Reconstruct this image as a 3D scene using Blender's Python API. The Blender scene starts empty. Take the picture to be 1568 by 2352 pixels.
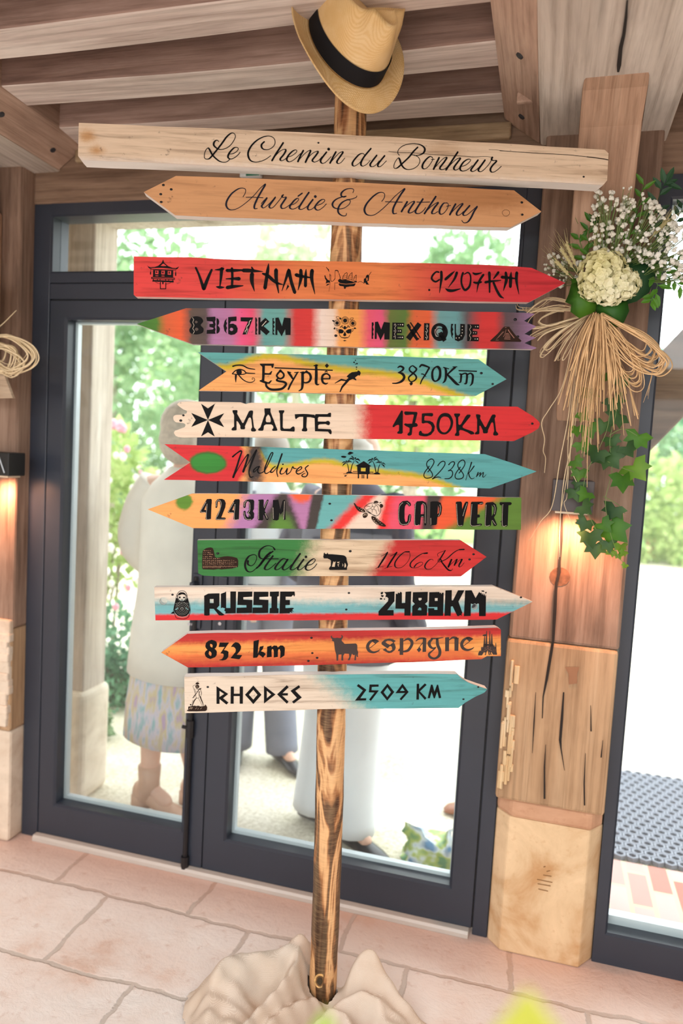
import bpy, bmesh, math, random
from mathutils import Vector, Matrix
from mathutils.geometry import tessellate_polygon

S = bpy.context.scene
COL = S.collection
R = math.radians

# ------------------------------------------------------------------ camera
F_PX = 1691.0
PITCH, ROLL, YAW = R(4.671), R(3.213), R(15.257)
EYE = Vector((0, 0, 1.5))
_r0 = Vector((1, 0, 0)); _u0 = Vector((0, math.sin(PITCH), math.cos(PITCH))); _f0 = Vector((0, math.cos(PITCH), -math.sin(PITCH)))
_r1 = math.cos(ROLL) * _r0 + math.sin(ROLL) * _u0
_u1 = -math.sin(ROLL) * _r0 + math.cos(ROLL) * _u0
_Z = Matrix.Rotation(YAW, 3, 'Z')
CR, CU, CF = _Z @ _r1, _Z @ _u1, _Z @ _f0
cam_data = bpy.data.cameras.new('camera')
cam = bpy.data.objects.new('camera', cam_data); COL.objects.link(cam)
M3 = Matrix((CR, CU, -CF)).transposed()
cam.matrix_world = Matrix.Translation(EYE) @ M3.to_4x4()
cam_data.sensor_fit = 'VERTICAL'; cam_data.sensor_height = 36.0; cam_data.sensor_width = 24.0
cam_data.lens = F_PX / 2352 * 36.0
cam_data.dof.use_dof = True
cam_data.dof.focus_distance = 1.86
cam_data.dof.aperture_fstop = 1.7
cam_data.clip_start = 0.02
S.camera = cam

# ------------------------------------------------------------------ light
S.view_settings.view_transform = 'Standard'
S.view_settings.look = 'None'
S.view_settings.gamma = 1.0
S.view_settings.exposure = 0.0
S.view_settings.use_curve_mapping = False
world = bpy.data.worlds.new('overcast_sky'); S.world = world
world.use_nodes = True
_bg = world.node_tree.nodes['Background']
_bg.inputs['Color'].default_value = (0.92, 0.97, 1.0, 1)
_bg.inputs['Strength'].default_value = 4.6
# soft sun behind the thin cloud
_sd = bpy.data.lights.new('sun', 'SUN'); _sd.energy = 3.0; _sd.angle = R(20); _sd.color = (1.0, 0.96, 0.9)
_so = bpy.data.objects.new('sun', _sd); COL.objects.link(_so)
_so.rotation_euler = (R(38), R(8), R(-25))
# daylight from the big windows on the other side of the room, and an unseen overhead fill added to brighten the floor
def area(name, loc, rot, sx, sy, e, col=(1, 1, 1)):
    d = bpy.data.lights.new(name, 'AREA'); d.shape = 'RECTANGLE'; d.size = sx; d.size_y = sy; d.energy = e; d.color = col
    o = bpy.data.objects.new(name, d); COL.objects.link(o); o.location = loc; o.rotation_euler = rot; return o
area('room_windows', (-0.3, -3.4, 1.2), (R(90), 0, 0), 5.0, 2.0, 45, (0.93, 0.97, 1.0))
area('overhead_fill', (-0.4, -1.3, 2.40), (0, 0, 0), 5.0, 2.4, 205, (0.90, 0.96, 1.0))

# ------------------------------------------------------------------ geometry helpers
def ray(px, py):
    return CF + (px - 784) / F_PX * CR - (py - 1176) / F_PX * CU
def on(px, py, P, N):
    d = ray(px, py); P = Vector(P); N = Vector(N)
    return EYE + d * ((P - EYE).dot(N) / d.dot(N))
def onz(px, py, z=0.0): return on(px, py, (0, 0, z), (0, 0, 1))
def ony(px, py, y): return on(px, py, (0, y, 0), (0, 1, 0))

def lin(c):
    return tuple(((v / 255) / 12.92 if v / 255 <= 0.04045 else ((v / 255 + 0.055) / 1.055) ** 2.4) for v in c)

class MB:
    def __init__(s): s.v = []; s.f = []
    def add(s, vs, fs):
        o = len(s.v); s.v += [tuple(v) for v in vs]; s.f += [tuple(i + o for i in f) for f in fs]; return s
    def box(s, x0, x1, y0, y1, z0, z1):
        return s.add([(x0,y0,z0),(x1,y0,z0),(x1,y1,z0),(x0,y1,z0),(x0,y0,z1),(x1,y0,z1),(x1,y1,z1),(x0,y1,z1)],
                     [(3,2,1,0),(4,5,6,7),(0,1,5,4),(1,2,6,5),(2,3,7,6),(3,0,4,7)])
    def prism(s, poly, axis, a, b):
        # poly: list of 2D points; axis 'x': (y,z), 'y': (x,z), 'z': (x,y)
        def P(p, t):
            return {'x': (t, p[0], p[1]), 'y': (p[0], t, p[1]), 'z': (p[0], p[1], t)}[axis]
        n = len(poly)
        vs = [P(p, a) for p in poly] + [P(p, b) for p in poly]
        fs = [tuple(range(n))[::-1], tuple(range(n, 2 * n))] + [(i, (i + 1) % n, n + (i + 1) % n, n + i) for i in range(n)]
        return s.add(vs, fs)
    def ring(s, o, i, y0, y1, ch=0.0):
        # rectangular frame: outer o=(x0,x1,z0,z1), inner i, front y0, back y1, ch = chamfer depth at the inner edge
        def rect(r, y): return [(r[0],y,r[2]),(r[1],y,r[2]),(r[1],y,r[3]),(r[0],y,r[3])]
        ic = (i[0]-ch, i[1]+ch, i[2]-ch, i[3]+ch)
        rs = [rect(o,y1), rect(o,y0), rect(ic,y0), rect(i,y0+ch), rect(i,y1)]
        vs = sum(rs, []); fs = []
        for k in range(5):
            a, b = k*4, ((k+1) % 5)*4
            for q in range(4):
                fs.append((a+q, a+(q+1)%4, b+(q+1)%4, b+q))
        return s.add(vs, fs)
    def tube(s, pts, rad, seg=8, cap=True, flat=1.0):
        pts = [Vector(p) for p in pts]; n = len(pts)
        if not hasattr(rad, '__len__'): rad = [rad] * n
        up = Vector((0.13, 0.31, 0.94)).normalized(); o = len(s.v)
        prev = None
        for k, p in enumerate(pts):
            t = (pts[min(k+1, n-1)] - pts[max(k-1, 0)])
            if t.length < 1e-9: t = Vector((0, 0, 1))
            t.normalize()
            a = prev if prev is not None else up
            a = a - t * a.dot(t)
            if a.length < 1e-4: a = Vector((1, 0, 0)) - t * t.x
            a.normalize(); b = t.cross(a); prev = a
            for q in range(seg):
                w = 2 * math.pi * q / seg
                s.v.append(tuple(p + a * math.cos(w) * rad[k] + b * math.sin(w) * rad[k] * flat))
        for k in range(n - 1):
            for q in range(seg):
                s.f.append((o+k*seg+q, o+k*seg+(q+1)%seg, o+(k+1)*seg+(q+1)%seg, o+(k+1)*seg+q))
        if cap:
            s.f.append(tuple(o+q for q in range(seg))[::-1]); s.f.append(tuple(o+(n-1)*seg+q for q in range(seg)))
        return s
    def ball(s, c, r, seg=8, rings=5, sc=(1,1,1)):
        o = len(s.v); c = Vector(c)
        s.v.append((c.x, c.y, c.z + r*sc[2]))
        for i in range(1, rings):
            th = math.pi * i / rings
            for q in range(seg):
                w = 2*math.pi*q/seg
                s.v.append((c.x+r*sc[0]*math.sin(th)*math.cos(w), c.y+r*sc[1]*math.sin(th)*math.sin(w), c.z+r*sc[2]*math.cos(th)))
        s.v.append((c.x, c.y, c.z - r*sc[2])); last = len(s.v)-1
        for q in range(seg):
            s.f.append((o, o+1+q, o+1+(q+1)%seg))
            s.f.append((last, last-seg+(q+1)%seg, last-seg+q))
        for i in range(rings-2):
            for q in range(seg):
                a = o+1+i*seg
                s.f.append((a+q, a+seg+q, a+seg+(q+1)%seg, a+(q+1)%seg))
        return s
    def leaf(s, p, d, n, L, W, fold=0.25):
        # pointed leaf: base p, direction d, normal n
        p = Vector(p); d = Vector(d).normalized(); n = Vector(n); sd = d.cross(n)
        if sd.length < 1e-4: sd = d.orthogonal()
        sd.normalize(); n = sd.cross(d)
        vs = [p, p+d*L*.35+sd*W*.5+n*fold*W, p+d*L*.75+sd*W*.33+n*fold*W*.5, p+d*L, p+d*L*.75-sd*W*.33+n*fold*W*.5, p+d*L*.35-sd*W*.5+n*fold*W, p+d*L*.4, p+d*L*.75]
        return s.add(vs, [(0,1,6),(1,2,7,6),(2,3,7),(0,6,5),(6,7,4,5),(7,3,4)])
    def build(s, name, mat=None, parent=None, smooth=False, bevel=0, seg=2, normals=True):
        me = bpy.data.meshes.new(name); me.from_pydata(s.v, [], s.f); me.validate()
        if normals:
            bm = bmesh.new(); bm.from_mesh(me); bmesh.ops.recalc_face_normals(bm, faces=bm.faces); bm.to_mesh(me); bm.free()
        ob = bpy.data.objects.new(name, me); COL.objects.link(ob)
        if mat: me.materials.append(mat)
        if smooth:
            me.polygons.foreach_set('use_smooth', [True]*len(me.polygons))
        if parent: ob.parent = parent
        if bevel:
            m = ob.modifiers.new('edge', 'BEVEL'); m.width = bevel; m.segments = seg; m.limit_method = 'ANGLE'; m.angle_limit = R(40)
        return ob

def tag(o, label=None, cat=None, group=None, kind=None):
    if label: o['label'] = label
    if cat: o['category'] = cat
    if group: o['group'] = group
    if kind: o['kind'] = kind
    return o
def empty(name, loc=(0, 0, 0)):
    o = bpy.data.objects.new(name, None); COL.objects.link(o); o.location = loc; o.empty_display_size = 0.1
    return o
def struct(o, label, cat='structure'):
    return tag(o, label, cat, kind='structure')

# ------------------------------------------------------------------ materials
def new_mat(name):
    m = bpy.data.materials.new(name); m.use_nodes = True
    nt = m.node_tree; nt.nodes.clear()
    out = nt.nodes.new('ShaderNodeOutputMaterial')
    b = nt.nodes.new('ShaderNodeBsdfPrincipled')
    nt.links.new(b.outputs[0], out.inputs[0])
    return m, nt, b
def N(nt, kind, **kw):
    n = nt.nodes.new(kind)
    for k, v in kw.items():
        if k.startswith('i_'):
            k = k[2:]; n.inputs[int(k) if k.isdigit() else k].default_value = v
        else: setattr(n, k, v)
    return n
def ramp(nt, fac, stops, mode='LINEAR'):
    r = nt.nodes.new('ShaderNodeValToRGB'); r.color_ramp.interpolation = mode
    e = r.color_ramp.elements
    while len(e) < len(stops): e.new(0.5)
    while len(e) > len(stops): e.remove(e[-1])
    for q, (p, c) in zip(e, stops):
        q.position = p; q.color = (*c[:3], 1) if len(c) >= 3 else (c[0],)*3 + (1,)
    nt.links.new(fac, r.inputs[0]); return r.outputs[0]
def mix(nt, fac, a, b, blend='MIX'):
    m = nt.nodes.new('ShaderNodeMix'); m.data_type = 'RGBA'; m.blend_type = blend
    for i, v in ((0, fac), (6, a), (7, b)):
        if isinstance(v, (int, float)): m.inputs[i].default_value = v
        elif isinstance(v, tuple): m.inputs[i].default_value = (*v[:3], 1)
        else: nt.links.new(v, m.inputs[i])
    return m.outputs[2]
def coords(nt, scale=(1, 1, 1), rot=(0, 0, 0)):
    t = nt.nodes.new('ShaderNodeTexCoord'); m = nt.nodes.new('ShaderNodeMapping')
    m.inputs['Scale'].default_value = scale; m.inputs['Rotation'].default_value = rot
    nt.links.new(t.outputs['Object'], m.inputs['Vector']); return m.outputs[0]
def noise(nt, vec, scale, detail=4, rough=0.55, dist=0.0):
    n = nt.nodes.new('ShaderNodeTexNoise'); n.inputs['Scale'].default_value = scale; n.inputs['Detail'].default_value = detail
    n.inputs['Roughness'].default_value = rough; n.inputs['Distortion'].default_value = dist
    nt.links.new(vec, n.inputs['Vector']); return n.outputs[0]
def bump(nt, b, h, strength=0.3, dist=0.01):
    n = nt.nodes.new('ShaderNodeBump'); n.inputs['Strength'].default_value = strength; n.inputs['Distance'].default_value = dist
    nt.links.new(h, n.inputs['Height']); nt.links.new(n.outputs[0], b.inputs['Normal'])
def plain(name, c, rough=0.6, metal=0.0, var=0.0, scale=20, spec=0.5):
    m, nt, b = new_mat(name)
    c = lin(c); b.inputs['Roughness'].default_value = rough; b.inputs['Metallic'].default_value = metal
    b.inputs['Specular IOR Level'].default_value = spec
    if var:
        f = noise(nt, coords(nt), scale)
        nt.links.new(ramp(nt, f, [(0.3, tuple(v*(1-var) for v in c)), (0.7, tuple(min(1, v*(1+var)) for v in c))]), b.inputs['Base Color'])
    else:
        f = noise(nt, coords(nt), scale)
        nt.links.new(ramp(nt, f, [(0.3, tuple(v*0.95 for v in c)), (0.7, c)]), b.inputs['Base Color'])
    return m
def wood(name, dark, mid, light, axis='x', scale=9.0, rough=0.75, crack=0.35, bumpy=0.35):
    m, nt, b = new_mat(name)
    k = {'x': (0.09, 1, 1), 'y': (1, 0.09, 1), 'z': (1, 1, 0.09), 'yz': (1, 0.09, 0.09)}[axis]
    v = coords(nt, k)
    g = noise(nt, v, scale * 3.2, 7, 0.62, 0.4)
    big = noise(nt, coords(nt, tuple(min(1, q * 3) for q in k)), scale * 0.35, 3)
    c1 = ramp(nt, g, [(0.28, lin(dark)), (0.5, lin(mid)), (0.74, lin(light))])
    c2 = ramp(nt, big, [(0.35, lin(dark)), (0.62, lin(light))])
    c = mix(nt, 0.38, c1, c2)
    st = noise(nt, coords(nt, tuple(q * (1 if q == 1 else 0.3) for q in k)), scale * 11, 5, 0.7, 0.3)
    c = mix(nt, 0.55, c, ramp(nt, st, [(0.36, (0.55, 0.50, 0.46)), (0.52, (1, 1, 1)), (0.66, (1.12, 1.12, 1.12))]), 'MULTIPLY')
    pt = noise(nt, coords(nt, tuple(q * (1 if q == 1 else 3) for q in k)), scale * 0.8, 5, 0.65)
    c = mix(nt, 0.6, c, ramp(nt, pt, [(0.33, (0.58, 0.54, 0.52)), (0.5, (1, 1, 1))]), 'MULTIPLY')
    ck = noise(nt, coords(nt, tuple(q * (1 if q == 1 else 0.35) for q in k)), scale * 2.2, 3, 0.5)
    c = mix(nt, ramp(nt, ck, [(0.27, (crack,)), (0.33, (0,))]), c, tuple(q * 0.35 for q in lin(dark)))
    nt.links.new(c, b.inputs['Base Color']); b.inputs['Roughness'].default_value = rough
    b.inputs['Specular IOR Level'].default_value = 0.25
    bump(nt, b, g, bumpy, 0.006)
    return m
def leafmat(name, c1, c2, rough=0.5, trans=0.35):
    m, nt, b = new_mat(name)
    f = noise(nt, coords(nt), 6.0, 3)
    c = ramp(nt, f, [(0.35, lin(c1)), (0.65, lin(c2))])
    nt.links.new(c, b.inputs['Base Color']); b.inputs['Roughness'].default_value = rough
    out = [n for n in nt.nodes if n.type == 'OUTPUT_MATERIAL'][0]
    t = nt.nodes.new('ShaderNodeBsdfTranslucent'); nt.links.new(c, t.inputs[0])
    mx = nt.nodes.new('ShaderNodeMixShader'); mx.inputs[0].default_value = trans
    nt.links.new(b.outputs[0], mx.inputs[1]); nt.links.new(t.outputs[0], mx.inputs[2]); nt.links.new(mx.outputs[0], out.inputs[0])
    return m
def glassmat(name, tint=(0.97, 0.99, 0.98), refl=0.05):
    m = bpy.data.materials.new(name); m.use_nodes = True; nt = m.node_tree; nt.nodes.clear()
    out = nt.nodes.new('ShaderNodeOutputMaterial'); t = nt.nodes.new('ShaderNodeBsdfTransparent'); g = nt.nodes.new('ShaderNodeBsdfGlossy')
    t.inputs[0].default_value = (*tint, 1); g.inputs['Roughness'].default_value = 0.02
    fr = nt.nodes.new('ShaderNodeFresnel'); fr.inputs[0].default_value = 1.45
    mx = nt.nodes.new('ShaderNodeMixShader')
    nt.links.new(fr.outputs[0], mx.inputs[0]); nt.links.new(t.outputs[0], mx.inputs[1]); nt.links.new(g.outputs[0], mx.inputs[2]); nt.links.new(mx.outputs[0], out.inputs[0])
    return m
# ------------------------------------------------------------------ room shell
OLD = wood('old_oak_posts', (88, 66, 54), (142, 112, 94), (182, 154, 134), 'z', 8)
NEWOAK = wood('repaired_oak', (160, 126, 94), (186, 150, 114), (206, 174, 140), 'z', 6, crack=0.6)
JOIST = wood('joist_oak', (116, 90, 80), (162, 130, 116), (196, 166, 152), 'x', 8)
LIME = wood('washed_bounce_lit_underside', (176, 150, 138), (218, 200, 188), (236, 224, 214), 'x', 6)  # whitish scraped oak, made paler still to hold light bounced off the floor
WASH_LIT_Y = wood('washed_bounce_lit_beam_underside', (160, 146, 134), (204, 190, 176), (226, 214, 202), 'y', 6)  # greyish washed oak, with the floor's bounced light also in the colour
BEAM = wood('beam_oak', (128, 104, 88), (178, 150, 130), (214, 190, 170), 'y', 8)
LEDGER = wood('ledger_oak', (140, 108, 90), (186, 154, 134), (216, 186, 166), 'y', 8)
HEADER = wood('header_oak', (84, 62, 48), (134, 106, 86), (170, 142, 120), 'x', 8)
PLANK = wood('ceiling_planks', (104, 78, 66), (152, 118, 102), (188, 154, 136), 'y', 10)
OUTWOOD = wood('weathered_outdoor_oak', (176, 160, 144), (214, 202, 188), (236, 228, 218), 'z', 6)

def floor_mat():
    m, nt, b = new_mat('terracotta_flagstones')
    v = coords(nt)
    d = nt.nodes.new('ShaderNodeTexNoise'); d.inputs['Scale'].default_value = 7; d.inputs['Detail'].default_value = 5; d.inputs['Roughness'].default_value = 0.6
    nt.links.new(v, d.inputs['Vector'])
    sub = N(nt, 'ShaderNodeVectorMath', operation='SUBTRACT'); nt.links.new(d.outputs[1], sub.inputs[0]); sub.inputs[1].default_value = (0.5, 0.5, 0.5)
    scl = N(nt, 'ShaderNodeVectorMath', operation='SCALE'); scl.inputs[3].default_value = 0.055; nt.links.new(sub.outputs[0], scl.inputs[0])
    add = N(nt, 'ShaderNodeVectorMath', operation='ADD'); nt.links.new(v, add.inputs[0]); nt.links.new(scl.outputs[0], add.inputs[1])
    off = N(nt, 'ShaderNodeVectorMath', operation='ADD'); nt.links.new(add.outputs[0], off.inputs[0]); off.inputs[1].default_value = (0.28, -0.07, 0)
    br = nt.nodes.new('ShaderNodeTexBrick'); nt.links.new(off.outputs[0], br.inputs['Vector'])
    br.offset = 0.42; br.squash = 1.0
    br.inputs['Scale'].default_value = 1.0; br.inputs['Brick Width'].default_value = 0.50; br.inputs['Row Height'].default_value = 0.33
    br.inputs['Mortar Size'].default_value = 0.010; br.inputs['Mortar Smooth'].default_value = 0.6; br.inputs['Bias'].default_value = 0.0
    br.inputs['Color1'].default_value = (*lin((232, 208, 194)), 1); br.inputs['Color2'].default_value = (*lin((238, 228, 218)), 1)
    br.inputs['Mortar'].default_value = (*lin((206, 192, 180)), 1)
    n1 = noise(nt, v, 3.2, 6, 0.62); n2 = noise(nt, v, 22, 5, 0.6)
    wear = ramp(nt, n1, [(0.33, lin((210, 164, 138))), (0.43, lin((232, 212, 200))), (0.62, lin((242, 236, 230)))])
    c = mix(nt, 0.6, br.outputs[0], wear)
    c = mix(nt, ramp(nt, n2, [(0.28, (0.4,)), (0.4, (0,))]), c, lin((190, 146, 122)))
    c = mix(nt, br.outputs[1], c, lin((204, 190, 178)))
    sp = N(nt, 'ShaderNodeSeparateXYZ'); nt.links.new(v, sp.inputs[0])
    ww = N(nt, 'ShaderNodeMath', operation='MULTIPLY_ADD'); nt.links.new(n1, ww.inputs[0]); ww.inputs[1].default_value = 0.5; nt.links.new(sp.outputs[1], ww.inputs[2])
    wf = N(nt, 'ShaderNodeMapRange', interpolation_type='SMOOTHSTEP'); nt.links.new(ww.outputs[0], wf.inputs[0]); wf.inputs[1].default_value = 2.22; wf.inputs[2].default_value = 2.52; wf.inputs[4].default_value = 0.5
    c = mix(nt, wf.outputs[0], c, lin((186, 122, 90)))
    nt.links.new(c, b.inputs['Base Color'])
    nt.links.new(ramp(nt, n1, [(0.3, (0.42,)), (0.7, (0.6,))]), b.inputs['Roughness'])
    h = N(nt, 'ShaderNodeMath', operation='MULTIPLY_ADD'); nt.links.new(br.outputs[1], h.inputs[0]); h.inputs[1].default_value = -0.9
    n4 = noise(nt, v, 9, 6, 0.7, 0.6); hh = N(nt, 'ShaderNodeMath', operation='MULTIPLY_ADD'); nt.links.new(n4, hh.inputs[0]); hh.inputs[1].default_value = 1.6; nt.links.new(n2, hh.inputs[2]); nt.links.new(hh.outputs[0], h.inputs[2]); bump(nt, b, h.outputs[0], 0.45, 0.007)
    return m
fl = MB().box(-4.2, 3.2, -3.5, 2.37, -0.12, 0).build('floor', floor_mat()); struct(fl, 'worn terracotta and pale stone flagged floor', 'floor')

def stone_mat(name, base, stain, patch=True):
    m, nt, b = new_mat(name)
    v = coords(nt); n1 = noise(nt, v, 5, 6, 0.6, 0.5); n2 = noise(nt, v, 40, 4, 0.6)
    c = ramp(nt, n1, [(0.34, lin(stain)), (0.5, lin(base)), (0.68, lin(tuple(min(255, q + 18) for q in base)))])
    c = mix(nt, ramp(nt, n2, [(0.3, (0.35,)), (0.42, (0,))]), c, lin(stain))
    nt.links.new(c, b.inputs['Base Color']); b.inputs['Roughness'].default_value = 0.85; b.inputs['Specular IOR Level'].default_value = 0.2
    bump(nt, b, n1, 0.35, 0.02)
    return m
STONE = stone_mat('sandstone', (222, 190, 150), (198, 152, 106))
PALESTONE = stone_mat('pale_plaster', (226, 206, 184), (200, 172, 146))
MORTAR = stone_mat('red_mortar', (196, 150, 118), (172, 120, 90))
PLASTER = stone_mat('wall_plaster', (214, 208, 200), (196, 186, 174))

# walls that close the room outside the view
MB().box(-4.3, -4.2, -3.5, 2.35, 0, 2.9).build('wall_left', PLASTER); struct(bpy.data.objects['wall_left'], 'plastered side wall of the room', 'wall')
MB().box(3.2, 3.3, -3.5, 2.35, 0, 2.9).build('wall_right', PLASTER); struct(bpy.data.objects['wall_right'], 'plastered side wall beyond the right window', 'wall')
o = MB().box(-4.3, 3.3, -3.6, -3.5, 0, 2.9).build('wall_front', PLASTER); struct(o, 'plastered wall behind the viewer', 'wall')
wb = MB(); wb.box(-4.2, -2.16, 2.23, 2.36, 0, 2.9); wb.box(1.42, 3.2, 2.23, 2.36, 0, 2.9)
wb = wb.build('wall_back', PLASTER); struct(wb, 'plastered wall beside the glazed openings', 'wall')

# ceiling: boards over joists, joists between two main beams
cb = MB()
for i in range(44):
    x = -4.2 + i * 0.17
    cb.box(x, x + 0.162, -3.5, 2.36, 2.655 + (i % 3) * 0.004, 2.70)
cb.box(-4.2, 3.2, -3.5, 2.36, 2.70, 2.74)
cb = cb.build('ceiling', PLANK, bevel=0.003, seg=1); struct(cb, 'old boards laid over the ceiling joists', 'ceiling')
js = random.Random(4)
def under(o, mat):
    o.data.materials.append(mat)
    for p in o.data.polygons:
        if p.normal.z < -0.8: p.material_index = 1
for k in range(12):
    y0 = 2.11 - 0.262 * k
    for (xa, xb) in ((-1.62, -0.17), (-3.6, -2.1), (0.33, 1.9)):
        if xa != -1.62 and k > 6: continue
        m = MB(); n = 10
        def prof(t, ph):
            return [(y0 + 0.004*math.sin(ph+t*4), 2.486 + 0.006*math.sin(ph*2+t*5)), (y0 + 0.118 + 0.004*math.cos(ph+t*3), 2.486 + 0.006*math.sin(ph*3+t*4)), (y0 + 0.122, 2.656), (y0 - 0.004, 2.656)]
        ph = js.random() * 6; vs = []; fs = []
        for i in range(n + 1):
            x = xa + (xb - xa) * i / n
            vs += [(x, p[0], p[1]) for p in prof(i / n, ph)]
        for i in range(n):
            for q in range(4): fs.append((i*4+q, i*4+(q+1) % 4, i*4+4+(q+1) % 4, i*4+4+q))
        fs += [(3, 2, 1, 0), (n*4, n*4+1, n*4+2, n*4+3)]
        m.add(vs, fs)
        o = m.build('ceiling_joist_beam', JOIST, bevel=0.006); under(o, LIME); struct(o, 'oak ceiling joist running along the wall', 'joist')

def main_beam(name, x0, x1, label):
    m = MB(); n = 12; vs = []; fs = []; r = random.Random(7)
    pr = [(x0, 2.41), (x1, 2.41), (x1, 2.66), (x0, 2.66)]
    for i in range(n + 1):
        y = -3.4 + (2.36 + 3.4) * i / n
        vs += [(p[0] + r.uniform(-.004, .004), y, p[1] + r.uniform(-.003, .003)) for p in pr]
    for i in range(n):
        for q in range(4): fs.append((i*4+q, i*4+(q+1) % 4, i*4+4+(q+1) % 4, i*4+4+q))
    fs += [(3, 2, 1, 0), (n*4, n*4+1, n*4+2, n*4+3)]
    m.add(vs, fs); o = m.build(name, BEAM, bevel=0.010); under(o, WASH_LIT_Y); return struct(o, label, 'beam')
main_beam('ceiling_beam', -0.086, 0.252, 'heavy oak beam over the post, running out from the wall')
main_beam('ceiling_beam', -2.10, -1.694, 'heavy oak beam at the left edge, running out from the wall')
# bevelled ledgers that carry the joist ends, with dark pegs
PEG = plain('dark_peg', (52, 50, 52), 0.7)
HOLE = plain('dark_gap', (36, 28, 24), 0.9)
def ledger(prof, xs, label):
    o = MB().prism(prof, 'y', -3.3, 2.262).build('ledger_beam', LEDGER, bevel=0.008); struct(o, label, 'beam')
    return o
lr = ledger([(-0.086, 2.412), (-0.084, 2.66), (-0.20, 2.66), (-0.192, 2.486)], 0, 'bevelled oak ledger with pegs on the right beam')
ll = ledger([(-1.694, 2.412), (-1.588, 2.486), (-1.58, 2.66), (-1.694, 2.66)], 0, 'bevelled oak ledger with pegs on the left beam')
def peg(par, px, py, A, nrm):
    P = on(px, py, A, nrm); nrm = Vector(nrm).normalized()
    m = MB(); m.tube([P - nrm*0.01, P + nrm*0.004], [0.011, 0.009], 8)
    m.build('peg', PEG, par)
nr = (-0.57, 0, -0.82); nl = (0.57, 0, -0.82)
for q in ((1194, 127), (1198, 267)): peg(lr, *q, (-0.139, 0, 2.449), nr)
for q in ((121, 344), (3, 262)): peg(ll, *q, (-1.641, 0, 2.449), nl)
MB().box(-0.145, -0.09, 2.02, 2.036, 2.425, 2.452).build('notch', LEDGER, lr, bevel=0.004)
# long open split along the underside of the right beam
sp = MB()
pts = [ony(1440, 0, 0)]
spl = [(1440, 0, 4), (1437, 40, 7), (1432, 80, 8), (1425, 110, 9), (1421, 150, 10), (1419, 166, 5)]
vs = []
for (x, y, w_) in spl:
    vs.append(onz(x - w_/2, y, 2.4065)); vs.append(onz(x + w_/2, y, 2.4065))
sp.add([tuple(v) for v in vs], [(2*i, 2*i+1, 2*i+3, 2*i+2) for i in range(len(spl) - 1)])
sp.build('split', HOLE, bpy.data.objects['ceiling_beam'])

# header over the door and over the window
m = MB(); m.box(-1.80, -0.06, 2.262, 2.37, 2.303, 2.66); o = m.build('header_beam', HEADER, bevel=0.01); struct(o, 'dark oak header above the door frame', 'beam')
m = MB(); m.box(0.20, 1.42, 2.275, 2.37, 2.318, 2.66); o = m.build('header_beam', HEADER, bevel=0.01); struct(o, 'dark oak header above the right window', 'beam')
# rough wall plate under the last joist
m = MB(); m.box(-1.62, -0.17, 2.240, 2.264, 2.43, 2.476); o = m.build('wall_plate_trim', wood('wall_plate', (96, 74, 50), (150, 124, 92), (190, 166, 136), 'x', 12), bevel=0.006); struct(o, 'rough plate between header and joists', 'trim')

# green emergency sign on the header, mostly hidden by the boards
xs = [ony(x, y, 2.24) for x, y in ((556, 378), (592, 404))]
ex_ = empty('emergency_sign', ((xs[0].x + xs[1].x) / 2, 2.262, xs[1].z)); tag(ex_, 'small green emergency sign on the header between the two topmost boards', 'sign')
m = MB(); m.box(-.035, .035, -.022, -.001, 0, .05); m.build('housing', plain('white_plastic', (220, 224, 222), .4), ex_, bevel=.002)
m = MB(); m.box(-.012, .033, -.025, -.022, .001, .048); m.build('panel', plain('sign_green', (40, 120, 92), .4), ex_)

# posts
def post(x0, x1, zbase, znew, label):
    e = empty('timber_post_column', ((x0+x1)/2, 2.25, 0)); struct(e, label, 'post')
    def part(m, name, mat, bevel=0.006):
        for i, v in enumerate(m.v): m.v[i] = (v[0] - e.location.x, v[1] - e.location.y, v[2])
        return m.build(name, mat, e, bevel=bevel)
    part(MB().box(x0, x1, 2.2, 2.38, znew, 2.42), 'upper_timber', OLD, 0.01)
    part(MB().box(x0 - 0.004, x1 - 0.002, 2.195, 2.38, zbase, znew), 'lower_timber', NEWOAK, 0.01)
    return e, part
pr_, part = post(-0.068, 0.241, 0.49, 0.98, 'oak post on a sandstone block between door and window')
part(MB().prism([(-0.066, 2.266), (-0.026, 2.222), (0.206, 2.222), (0.246, 2.28), (0.246, 2.37), (-0.066, 2.37)], 'z', 0, 0.43), 'base_stone', STONE, 0.006)
part(MB().prism([(-0.066, 2.26), (-0.02, 2.214), (0.21, 2.214), (0.241, 2.26), (0.241, 2.37), (-0.066, 2.37)], 'z', 0.43, 0.492), 'mortar_joint', MORTAR, 0.012)
# cracks and knots in the post timber
ck = MB()
def crack(pts, y):
    vs = []
    for (x, py, w_) in pts:
        vs.append(ony(x - w_/2, py, y)); vs.append(ony(x + w_/2, py, y))
    vs = [(v.x - pr_.location.x, v.y - pr_.location.y, v.z) for v in vs]
    ck.add(vs, [(2*i, 2*i+1, 2*i+3, 2*i+2) for i in range(len(pts) - 1)])
for pts in ([(1291, 1100, 3), (1290, 1180, 5), (1289, 1240, 6), (1285, 1290, 5), (1284, 1315, 7), (1277, 1340, 6), (1274, 1400, 8), (1270, 1470, 6), (1265, 1500, 7), (1255, 1560, 6), (1247, 1600, 3), (1245, 1650, 2)],
            [(1294, 1590, 3), (1290, 1650, 6), (1286, 1700, 6), (1288, 1720, 3), (1296, 1770, 1)],
            [(1230, 1590, 1), (1226, 1660, 3), (1222, 1730, 1)], [(1253, 1710, 1), (1250, 1760, 3), (1250, 1835, 4)],
            [(1344, 1730, 1), (1341, 1800, 3), (1342, 1850, 3)], [(1384, 1700, 1), (1380, 1740, 3)], [(1356, 1620, 1), (1357, 1680, 3)]):
    crack(pts, 2.190)
ck.build('crack', HOLE, pr_)
kn = MB()
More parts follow.
